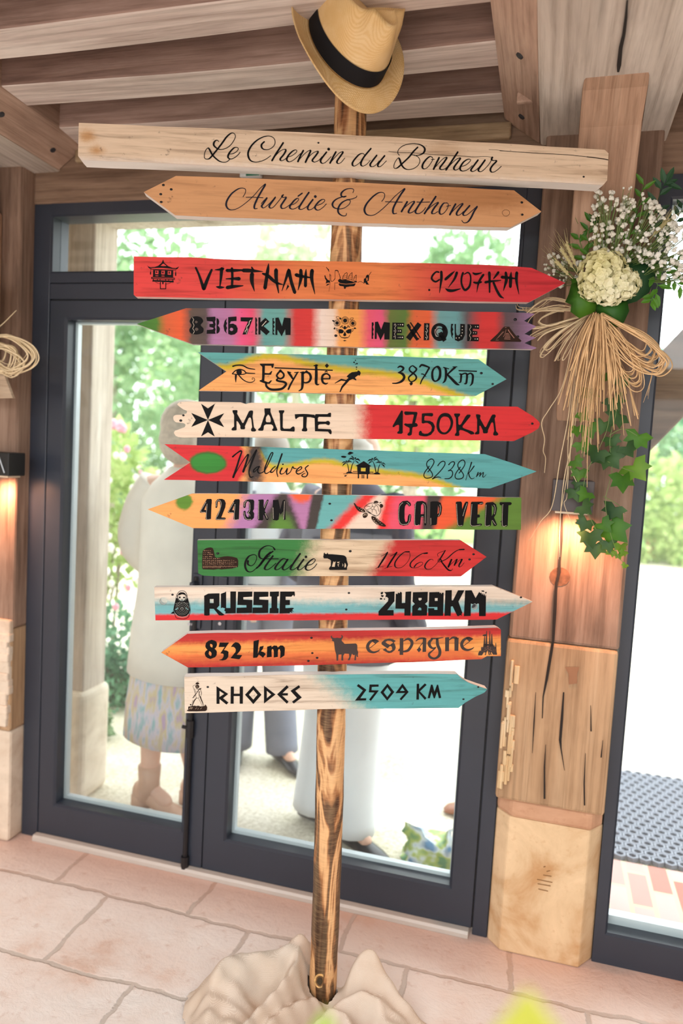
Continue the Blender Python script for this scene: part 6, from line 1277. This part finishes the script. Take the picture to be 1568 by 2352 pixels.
# ---- plants
def foliage(name, mat, blobs, n, size, root, seed, fold=.2):
    r = random.Random(seed); m = MB(); tot = sum(b_[1][0] * b_[1][2] for b_ in blobs)
    for (c, rd) in blobs:
        for k in range(int(n * rd[0] * rd[2] / tot)):
            while True:
                d = Vector((r.uniform(-1, 1), r.uniform(-1, 1), r.uniform(-1, 1)))
                if 0.2 < d.length < 1: break
            d = d.normalized() * d.length ** 0.4
            p = Vector(c) + Vector((d.x * rd[0], d.y * rd[1], d.z * rd[2]))
            s_ = size * r.uniform(.6, 1.4); dr = (d + Vector((r.gauss(0, .7), r.gauss(0, .7), r.gauss(-.1, .7)))).normalized()
            sd = dr.cross(Vector((r.gauss(0, 1), r.gauss(0, 1), 1))).normalized()
            m.add([p, p + dr * s_ * .5 + sd * s_ * .32, p + dr * s_, p + dr * s_ * .5 - sd * s_ * .32], [(0, 1, 2, 3)])
    L = root.location; m.v = [(v[0]-L.x, v[1]-L.y, v[2]-L.z) for v in m.v]
    return m.build(name, mat, root, normals=False)
F_LT = leafmat('light_foliage', (160, 184, 138), (200, 216, 178), .7, .4); F_MD = leafmat('mid_foliage', (114, 150, 106), (158, 184, 142), .7, .4); F_YL = leafmat('yellow_green_foliage', (156, 182, 106), (196, 210, 146), .7, .4); F_BL = leafmat('blue_green_foliage', (84, 136, 104), (134, 180, 144), .7, .4)
BARK = plain('bark', (150, 138, 124), .9, var=.3)
def tree(name, px, py, y, rx, rz, trunk, mat, label, n=2600, size=.2, seed=1, ry=None):
    c = ony(px, py, y); root = empty(name, (c.x, y, GZ)); tag(root, label, 'tree', 'trees beyond the yard')
    rr_ = random.Random(seed); ry = ry or rx
    bl_ = [((c.x, y, c.z), (rx, ry, rz))] + [((c.x + rr_.uniform(-.6, .6) * rx, y + rr_.uniform(-.5, .5) * ry, c.z + rr_.uniform(-.6, .6) * rz), (rx * .6, ry * .6, rz * .6)) for _ in range(4)]
    foliage('crown', mat, bl_, n, size, root, seed)
    m = MB(); m.tube([(0, 0, 0), (.03, 0, (c.z - GZ) * .5), (0, 0, c.z - GZ)], [trunk, trunk * .8, trunk * .4], 8); m.build('trunk', BARK, root, smooth=True)
    return root
tree('garden_tree', 255, 720, 9.0, 1.4, 1.8, .13, F_MD, 'broad green tree seen through the left end of the transom and left leaf', 3600, .17, 1)
tree('garden_tree', 430, 800, 17.5, 2.0, 2.2, .16, F_LT, 'pale green tree behind the rainbow board, between the door leaves', 2600, .26, 2)
tree('garden_tree', 690, 630, 22.5, 1.7, 2.1, .18, F_LT, 'pale green tree in the middle of the transom left of the post', 2200, .3, 3)
tree('garden_tree', 1064, 650, 17.0, 1.0, 1.25, .14, F_MD, 'small green tree at the right end of the transom', 1800, .2, 4)
tree('garden_tree', 950, 890, 9.3, 1.05, 1.0, .12, F_YL, 'yellow green tree through the top of the right leaf', 2600, .15, 5)
tree('garden_tree', 640, 880, 27.5, 2.6, 2.8, .2, F_MD, 'mid green tree behind the post through the right leaf', 2600, .36, 6)
tree('garden_tree', 1590, 930, 19.0, 2.0, 1.4, .16, F_BL, 'dark green tree above the hedge in the right window', 2600, .25, 7)
def hedge(x0, x1, y, z1, mat, label, seed, n=5000, size=.16):
    root = empty('hedge', ((x0 + x1) / 2, y, GZ)); tag(root, label, 'hedge')
    bl_ = []; k = int((x1 - x0) / .7)
    for i in range(k): bl_.append((((x0 + (i + .5) * (x1 - x0) / k), y, z1 * .5), (.62, .5, z1 * .54)))
    foliage('foliage', mat, bl_, n, size, root, seed); return root
hedge(-8.5, -1.6, 12.6, 2.0, F_MD, 'long clipped green hedge across the yard behind the left leaf', 11, 6500)
hedge(-0.4, 3.4, 12.8, 1.7, F_YL, 'bright yellow green hedge across the yard behind the right leaf', 12, 4000)
hedge(0.6, 6.0, 15.0, 2.3, F_MD, 'tall green hedge behind the red pot in the right window', 13, 4500)
# rose bush beside the left leaf
def bush(name, px, py, y, rx, rz, mat, label, n, size, seed, cat='shrub'):
    c = ony(px, py, y); root = empty(name, (c.x, y, GZ)); tag(root, label, cat)
    r = random.Random(seed)
    bl_ = [((c.x + r.uniform(-.5, .5) * rx, y + r.uniform(-.3, .3) * rx, c.z + r.uniform(-.55, .55) * rz), (rx * .62, rx * .55, rz * .5)) for _ in range(6)] + [((c.x, y, c.z), (rx * .8, rx * .6, rz * .9))]
    foliage('foliage', mat, bl_, n, size, root, seed)
    m = MB()
    for k in range(5): m.tube([(r.uniform(-.06, .06), r.uniform(-.06, .06), 0), (r.uniform(-.5, .5) * rx, 0, (c.z - GZ))], [.012, .006], 5)
    m.build('stem', BARK, root); return root
rb = bush('rose_bush', 235, 1170, 4.0, .42, .62, F_YL, 'tall rose bush with pink and white blooms beside the outside post', 1500, .075, 21)
PINK = plain('rose_pink', (240, 170, 190), .7); RW = plain('rose_white', (250, 244, 240), .7)
rr = random.Random(22)
def bloom(px, py, y, s_, mat):
    m = MB(); P = ony(px, py, y) - rb.location; r = s_ * (y * 1.02) / F_PX
    for k in range(12):
        a = k * 2.4; d = Vector((math.cos(a) * .6, -.6, math.sin(a) * .6)); m.ball(P + d * r * .5 * (k / 12), r * .5, 6, 4)
    m.build('rose_bloom', mat, rb, smooth=True)
for (x, y_, s_) in ((210, 945, 15), (225, 950, 16), (192, 940, 11), (262, 975, 20), (278, 980, 22), (285, 985, 16)): bloom(x, y_, 3.8, s_, PINK)
for k in range(46): bloom(rr.uniform(172, 330), rr.uniform(1030, 1420), 3.6, rr.uniform(8, 17), RW if rr.random() < .8 else PINK)
bush('box_bush', 262, 1510, 3.75, .30, .36, F_BL, 'rounded dark green bush beside the white stone pad', 2400, .05, 31)
bush('box_bush', 200, 1665, 3.2, .12, .13, F_MD, 'low green plant at the foot of the rounded bush', 700, .05, 32)
# red pot
P = ony(1507, 1270, 13.6); P.z = GZ
rp_ = empty('plant_pot', P); tag(rp_, 'red plant pot standing on the gravel in front of the far hedge', 'pot')
m = MB(); m.tube([(0, 0, 0), (0, 0, .30), (0, 0, .31), (0, 0, .36)], [.15, .185, .205, .205], 16); m.build('body', plain('red_glaze', (196, 70, 76), .5), rp_, smooth=False)
m = MB(); m.tube([(0, 0, .362), (0, 0, .366)], [.185, .185], 16); m.build('soil', plain('soil', (90, 70, 56), .9), rp_)
# crumpled bag by the door
P = onz(985, 2002, GZ); bgm = MB(); rr = random.Random(44); nn = 18; mm = 10; vs = []
for i in range(mm):
    for q in range(nn):
        a = 2 * math.pi * q / nn; t = i / (mm - 1); r = (.11 * (1 - .35 * t) + .02 * math.sin(a * 3 + t * 5)) * (.85 + .3 * rr.random())
        vs.append((P.x + r * 1.1 * math.cos(a), P.y + .06 + r * .6 * math.sin(a), GZ + .004 + .105 * t * (1 + .35 * math.sin(a * 2 + 1))))
bgm.add(vs, [(i*nn+q, i*nn+(q+1) % nn, (i+1)*nn+(q+1) % nn, (i+1)*nn+q) for i in range(mm - 1) for q in range(nn)] + [tuple(range((mm-1)*nn, mm*nn))])
bmat, nt, bb_ = new_mat('printed_bag'); nt.links.new(ramp(nt, noise(nt, coords(nt), 14, 2), [(.36, lin((110, 160, 120))), (.47, lin((190, 206, 120))), (.54, lin((226, 236, 236))), (.66, lin((120, 160, 200)))]), bb_.inputs['Base Color']); bb_.inputs['Roughness'].default_value = .35
o = bgm.build('plastic_bag', bmat, smooth=True); tag(o, 'crumpled green and blue plastic bag outside at the foot of the right leaf', 'bag')
# brown shoe at the edge of the glass
def shoe_mesh(x, y, z, ang, L_, W_, H_, heel=0.0, ankle=0.0):
    m = MB(); secs = [(-.5, .30, .62), (-.46, .42, .70), (-.3, .48, .80), (-.1, .46, .72), (.1, .44, .50), (.28, .48, .38), (.42, .40, .30), (.5, .18, .18)]
    vs = []; nn = 12; ca, sa = math.cos(ang), math.sin(ang)
    for (t, w_, h) in secs:
        for q in range(nn):
            a = 2 * math.pi * q / nn; lx = t * L_; ly = w_ * W_ * math.cos(a); lz = max(0, h * H_ * (.5 + .5 * math.sin(a))) + heel * max(0, (.1 - t)) * 1.2
            vs.append((x + lx * ca - ly * sa, y + lx * sa + ly * ca, z + .006 + lz))
    k = len(secs); fs = [(i*nn+q, i*nn+(q+1) % nn, (i+1)*nn+(q+1) % nn, (i+1)*nn+q) for i in range(k-1) for q in range(nn)] + [tuple(range(nn))[::-1], tuple(range((k-1)*nn, k*nn))]
    m.add(vs, fs)
    so = MB()
    return m
q_ = onz(1042, 1874, GZ)
sh = shoe_mesh(q_.x + .09, q_.y + .05, GZ, math.pi + .3, .28, .095, .10); o = sh.build('shoe', plain('brown_leather', (150, 96, 72), .4), smooth=True); tag(o, 'brown leather shoe showing at the right edge of the door glass', 'shoe')

# ---- people outside
def skin_obj(name, verts, edges, radii, mat, parent, sub=2):
    me = bpy.data.meshes.new(name + '_tmp'); me.from_pydata([tuple(v) for v in verts], edges, [])
    ob = bpy.data.objects.new(name + '_tmp', me); COL.objects.link(ob)
    ob.modifiers.new('skin', 'SKIN')
    for i, r_ in enumerate(radii): me.skin_vertices[0].data[i].radius = (r_, r_) if not hasattr(r_, '__len__') else r_
    me.skin_vertices[0].data[0].use_root = True
    sb = ob.modifiers.new('sub', 'SUBSURF'); sb.levels = sub; sb.render_levels = sub
    dg = bpy.context.evaluated_depsgraph_get(); dg.update()
    m2 = bpy.data.meshes.new_from_object(ob.evaluated_get(dg)); m2.name = name
    bpy.data.objects.remove(ob); bpy.data.meshes.remove(me)
    o = bpy.data.objects.new(name, m2); COL.objects.link(o); o.parent = parent
    m2.materials.clear(); m2.materials.append(mat); m2.polygons.foreach_set('use_smooth', [True] * len(m2.polygons)); return o
SKIN = plain('skin', (226, 182, 160), .55)
def loft(secs, nn=28, fold=0.0, seed=1):
    m = MB(); vs = []; r = random.Random(seed); ph = r.random() * 6
    for (x, y, z, rx, ry) in secs:
        for q in range(nn):
            a = 2 * math.pi * q / nn; f = 1 + fold * math.sin(a * 7 + ph) * (1 if z < secs[0][2] else .2)
            vs.append((x + rx * f * math.cos(a), y + ry * f * math.sin(a), z))
    k = len(secs); m.add(vs, [(i*nn+q, i*nn+(q+1) % nn, (i+1)*nn+(q+1) % nn, (i+1)*nn+q) for i in range(k-1) for q in range(nn)] + [tuple(range(nn)), tuple(range((k-1)*nn, k*nn))]); return m
def person(loc, H, yaw, label, arms, feet, woman=False):
    s_ = H / 1.75; root = empty('person', loc); tag(root, label, 'person'); root.rotation_euler = (0, 0, yaw)
    V = []; Ed = []; Rd = []
    def add(p, r, par=None):
        V.append(Vector(p) * s_); Rd.append(r * s_); i = len(V) - 1
        if par is not None: Ed.append((par, i))
        return i
    # local frame: facing -y (front), x = own left side positive
    pel = add((0, 0, .95), .135); ab = add((0, .0, 1.10), .13, pel); chs = add((0, .01, 1.30), .15, ab); nk0 = add((0, .01, 1.45), .07, chs); nk = add((0, 0, 1.52), .055, nk0); jaw = add((0, -.015, 1.58), .078, nk); hd = add((0, 0, 1.655), .094, jaw); top_ = add((0, .005, 1.70), .07, hd)
    add((0, -.10, 1.62), .014, jaw); 
    for sd in (-1, 1):
        sh_ = add((sd * .18, .01, 1.41), .065, chs); el, wr = arms[0 if sd < 0 else 1]
        e_ = add(el, .042, sh_); w_ = add(wr, .028, e_)
        d = (Vector(wr) - Vector(el)).normalized(); pm_ = add(Vector(wr) + d * .06, .034, w_)
        side = d.cross(Vector((0, 1, 0))); side = side.normalized() if side.length > .1 else Vector((1, 0, 0))
        for k, (off, L_) in enumerate(((-.028, .062), (-.009, .075), (.010, .07), (.028, .055))):
            b0 = Vector(wr) + d * .095 + side * off; f1 = add(b0, .0095, pm_); f2 = add(b0 + d * L_ * .5 + Vector((0, -.012, 0)), .009, f1); add(b0 + d * L_ + Vector((0, -.03, -.004)), .0075, f2)
        t1 = add(Vector(wr) + d * .04 + side * -.04 + Vector((0, -.01, 0)), .0105, pm_); add(Vector(wr) + d * .075 + side * -.058 + Vector((0, -.025, 0)), .009, t1)
        hp_ = add((sd * .095, 0, .88), .09, pel); kn_ = feet[0 if sd < 0 else 1]
        kk = add(kn_[0], .058, hp_); cf = add((Vector(kn_[0]) * .6 + Vector(kn_[1]) * .4) + Vector((0, .02, 0)), .052, kk); an = add(kn_[1], .036, cf); add(Vector(kn_[1]) + Vector(kn_[2]) * .12 + Vector((0, 0, -.055)), .032, an)
    body = skin_obj('body', V, Ed, Rd, SKIN, root, 2)
    return root, s_
def part_(root, m, name, mat, smooth=True): return m.build(name, mat, root, smooth=smooth)
def sleeve(s_, pts, rad): m = MB(); m.tube(catmull([tuple(Vector(p) * s_) for p in pts], 5), [r * s_ for r in catmull([(r_, 0) for r_ in rad], 5) for r in (r[0],)], 12); return m
def shoes(root, s_, feet, mat, L_=.28, heel=0.0, boot=False):
    for kn_ in feet:
        a = Vector(kn_[1]) * s_; d = Vector(kn_[2]); ang = math.atan2(d.y, d.x); c = Vector((a.x, a.y, 0)) + Vector((math.cos(ang), math.sin(ang), 0)) * L_ * .22
        m = shoe_mesh(c.x, c.y, 0, ang, L_ * s_, .095 * s_, .11 * s_, heel)
        if boot: m.tube([(a.x, a.y, .05), (a.x, a.y, .13 * s_), (a.x, a.y, .20 * s_)], [.05 * s_, .046 * s_, .05 * s_], 12); m.box(c.x - .03 - L_*.36*math.cos(ang), c.x + .03 - L_*.36*math.cos(ang), c.y - .03 - L_*.36*math.sin(ang), c.y + .03 - L_*.36*math.sin(ang), 0.002, .06)
        part_(root, m, 'boot' if boot else 'shoe', mat)
def hair(root, s_, mat, long=False):
    m = MB(); C = Vector((0, .022, 1.675)) * s_; m.ball(C, .108 * s_, 16, 10, (.95, 1.02, 1.0))
    m.v = [v for v in m.v]
    if long: m.ball(C + Vector((0, .03, -.06)) * s_, .10 * s_, 14, 8, (1, .8, 1.05))
    part_(root, m, 'hair', mat)
# woman seen from behind, cream jacket over a patterned skirt
wl = Vector((-1.365, 2.66, GZ)); fd = (0.55, -0.83, 0)
ft = [((-.045, .0, .50), (-.03, -.10, .10), (1, -.15, 0)), ((.115, .0, .50), (.11, .05, .10), (1, -.15, 0))]
ar = [((-.245, .04, 1.14), (-.20, -.12, .96)), ((.245, .04, 1.14), (.21, -.14, .98))]
# local axes: the figure's own frame is turned so that its back faces the door
def turned(f, yaw):
    out = []
    for k_, a_, d_ in f:
        d = Matrix.Rotation(-yaw, 3, 'Z') @ Vector(d_); out.append((k_, a_, tuple(d)))
    return out
yw = R(165); ft = turned(ft, yw)
wm, s_ = person(wl, 1.66, yw, 'woman in cream jacket and patterned skirt seen from behind through the left leaf', ar, ft, True)
CREAM = plain('cream_linen', (236, 228, 218), .8, var=.06, scale=8)
jk = loft([(0, .02, .60 * 1.05, .235, .18), (0, .02, .80, .222, .17), (0, .01, 1.0, .20, .16), (0, .01, 1.2, .20, .16), (0, .01, 1.36, .205, .15), (0, .01, 1.43, .16, .11), (0, .01, 1.50, .07, .07)], fold=.02)
jk.v = [tuple(Vector(v) * s_) for v in jk.v]; part_(wm, jk, 'jacket', CREAM)
for sd, (el, wr) in ((-1, ar[0]), (1, ar[1])): part_(wm, sleeve(s_, [(sd * .16, .01, 1.42), (sd * .23, .03, 1.30), el, wr], [.085, .08, .068, .058]), 'sleeve', CREAM)
skm, nt, b_ = new_mat('patterned_skirt'); nt.links.new(mix(nt, .25, ramp(nt, noise(nt, coords(nt, (3, 3, .9)), 10, 3), [(.36, lin((110, 170, 176))), (.47, lin((206, 190, 206))), (.57, lin((206, 184, 110))), (.68, lin((176, 136, 176)))]), lin((206, 206, 212))), b_.inputs['Base Color']); b_.inputs['Roughness'].default_value = .8
sk = loft([(0, .01, .36, .245, .20), (0, .01, .50, .24, .19), (0, .01, .70, .21, .165), (0, .01, .95, .17, .14)], fold=.05); sk.v = [tuple(Vector(v) * s_) for v in sk.v]; part_(wm, sk, 'skirt', skm)
hair(wm, s_, plain('ash_blonde_hair', (196, 180, 164), .6, var=.2, scale=50), True)
shoes(wm, s_, ft, plain('tan_leather', (206, 164, 140), .5), .25, .05, True)
# man in white trousers and dark jacket
yw = R(150); ft = turned([((-.10, .0, .50), (-.11, .02, .10), (.8, -.5, 0)), ((.10, -.01, .50), (.13, .0, .10), (.95, -.3, 0))], yw)
ar = [((-.30, .05, 1.13), (-.26, -.12, .93)), ((.30, .05, 1.13), (.20, -.20, 1.02))]
mn, s_ = person(Vector((-.70, 2.74, GZ)), 1.64, yw, 'man in white trousers and dark grey jacket behind the post', ar, ft)
WHT = plain('white_cotton', (236, 238, 242), .8, var=.04, scale=6); DKJ = plain('dark_grey_wool', (84, 82, 98), .85, var=.12, scale=8)
tm = MB()
for sd, kn_ in ((-1, ft[0]), (1, ft[1])): tm.tube(catmull([tuple(Vector(p) * s_) for p in ((sd * .08, 0, .95), (sd * .10, 0, .75), kn_[0], (kn_[1][0], kn_[1][1], .07))], 6), [r * s_ for (r, _) in catmull([(.12, 0), (.112, 0), (.098, 0), (.100, 0)], 6)], 16)
hipm = loft([(0, 0, .84, .19, .14), (0, 0, 1.0, .175, .135), (0, 0, 1.08, .165, .13)]); hipm.v = [tuple(Vector(v) * s_) for v in hipm.v]; tm.add(hipm.v, hipm.f); part_(mn, tm, 'trousers', WHT)
jk = loft([(0, .01, .80, .255, .19), (0, .01, 1.0, .25, .18), (0, .01, 1.2, .235, .175), (0, .01, 1.37, .235, .15), (0, .01, 1.45, .18, .11), (0, .01, 1.52, .075, .075)], fold=.012); jk.v = [tuple(Vector(v) * s_) for v in jk.v]; part_(mn, jk, 'jacket', DKJ)
for sd, (el, wr) in ((-1, ar[0]), (1, ar[1])): part_(mn, sleeve(s_, [(sd * .18, .01, 1.43), (sd * .25, .03, 1.31), el, wr], [.088, .082, .07, .056]), 'sleeve', DKJ)
BLKL = plain('black_leather', (46, 46, 50), .3); shoes(mn, s_, ft, BLKL, .29)
m = MB(); m.ball(Vector((0, .03, 1.63)) * s_, .095 * s_, 14, 8, (1, .95, .7)); part_(mn, m, 'hair', plain('white_hair', (226, 220, 214), .7))
# man in grey facing the door
yw = R(20); ft = turned([((-.10, -.01, .50), (-.11, .02, .10), (.3, -.9, 0)), ((.10, -.02, .50), (.14, -.05, .10), (.75, -.65, 0))], yw)
ar = [((-.29, .03, 1.13), (-.24, -.12, .95)), ((.29, .03, 1.13), (.24, -.12, .95))]
gm, s_ = person(Vector((-1.26, 3.28, GZ)), 1.58, yw, 'man in grey suit and white shirt facing the door beside the central stile', ar, ft)
GRY = plain('blue_grey_wool', (120, 124, 140), .85, var=.1, scale=8)
tm = MB()
for sd, kn_ in ((-1, ft[0]), (1, ft[1])): tm.tube(catmull([tuple(Vector(p) * s_) for p in ((sd * .08, 0, .95), (sd * .10, 0, .75), kn_[0], (kn_[1][0], kn_[1][1], .07))], 6), [r * s_ for (r, _) in catmull([(.12, 0), (.108, 0), (.09, 0), (.088, 0)], 6)], 16)
hipm = loft([(0, 0, .84, .185, .14), (0, 0, 1.0, .175, .135), (0, 0, 1.08, .165, .13)]); hipm.v = [tuple(Vector(v) * s_) for v in hipm.v]; tm.add(hipm.v, hipm.f); part_(gm, tm, 'trousers', GRY)
st_ = loft([(0, 0, .98, .178, .14), (0, 0, 1.2, .185, .15), (0, 0, 1.37, .19, .135), (0, 0, 1.45, .12, .10), (0, 0, 1.53, .072, .072)]); st_.v = [tuple(Vector(v) * s_) for v in st_.v]; part_(gm, st_, 'shirt', plain('pale_blue_shirt', (222, 230, 240), .8))
# open jacket: a shell with a gap at the front
m = MB(); vs = []; nn = 26; secs = [(.80, .235, .18), (1.0, .225, .172), (1.2, .225, .17), (1.37, .228, .148), (1.46, .16, .108)]
for (z, rx, ry) in secs:
    for q in range(nn):
        a = -math.pi / 2 + .42 + (2 * math.pi - .84) * q / (nn - 1); vs.append((rx * s_ * math.cos(a), ry * s_ * math.sin(a), z * s_))
m.add(vs, [(i*nn+q, i*nn+q+1, (i+1)*nn+q+1, (i+1)*nn+q) for i in range(len(secs)-1) for q in range(nn-1)]); o = part_(gm, m, 'jacket', GRY); sd_ = o.modifiers.new('thick', 'SOLIDIFY'); sd_.thickness = .012
for sd, (el, wr) in ((-1, ar[0]), (1, ar[1])): part_(gm, sleeve(s_, [(sd * .18, .01, 1.43), (sd * .24, .03, 1.31), el, wr], [.082, .076, .064, .05]), 'sleeve', GRY)
shoes(gm, s_, ft, BLKL, .29)
hair(gm, s_, plain('grey_hair', (150, 140, 132), .7))
m = MB()
for sd in (-1, 1): m.ball(Vector((sd * .033, -.082, 1.655)) * s_, .012 * s_, 8, 6)
part_(gm, m, 'eyes', plain('eye_dark', (40, 34, 30), .3))

# ------------------------------------------------------------------ leaf tips close to the lens at the bottom of the frame
YG = leafmat('young_leaf', (186, 190, 60), (220, 220, 110), .5, .4); YG2 = leafmat('young_green_leaf', (120, 160, 60), (170, 196, 90), .5, .4)
FP = EYE + ray(1190, 2600) * .50
vs_ = empty('vase_of_leaves', (FP.x, FP.y, 0)); tag(vs_, 'blurred yellow green leaf tips close to the lens at the bottom edge', 'plant')
m = MB()
for (tx, ty, dd_, wd, mt_, bx) in ((1212, 2268, .34, .024, YG, 0), (1180, 2320, .33, .016, YG, 0), (748, 2315, .40, .018, YG2, 0)):
    T_ = EYE + ray(tx, ty) * dd_; Bm = EYE + ray(tx - 30, 2640) * (dd_ + .02); m = MB()
    ax = (T_ - Bm); L_ = ax.length; m.leaf(Bm - vs_.location, ax, -CF, L_, wd * 2.2, .12)
    o = m.build('leaf', mt_, vs_, smooth=True, normals=False)
    m = MB(); m.tube([tuple(Bm - vs_.location), tuple((Bm - vs_.location) * .5 + Vector((0, 0, .25))), (0, 0, .3)], .003, 6); m.build('stem', STEM, vs_)
m = MB(); m.tube([(0, 0, 0), (0, 0, .02), (0, 0, .30), (0, 0, .45)], [.07, .08, .06, .045], 18); m.build('vase', plain('white_ceramic', (230, 226, 220), .3), vs_, smooth=True)
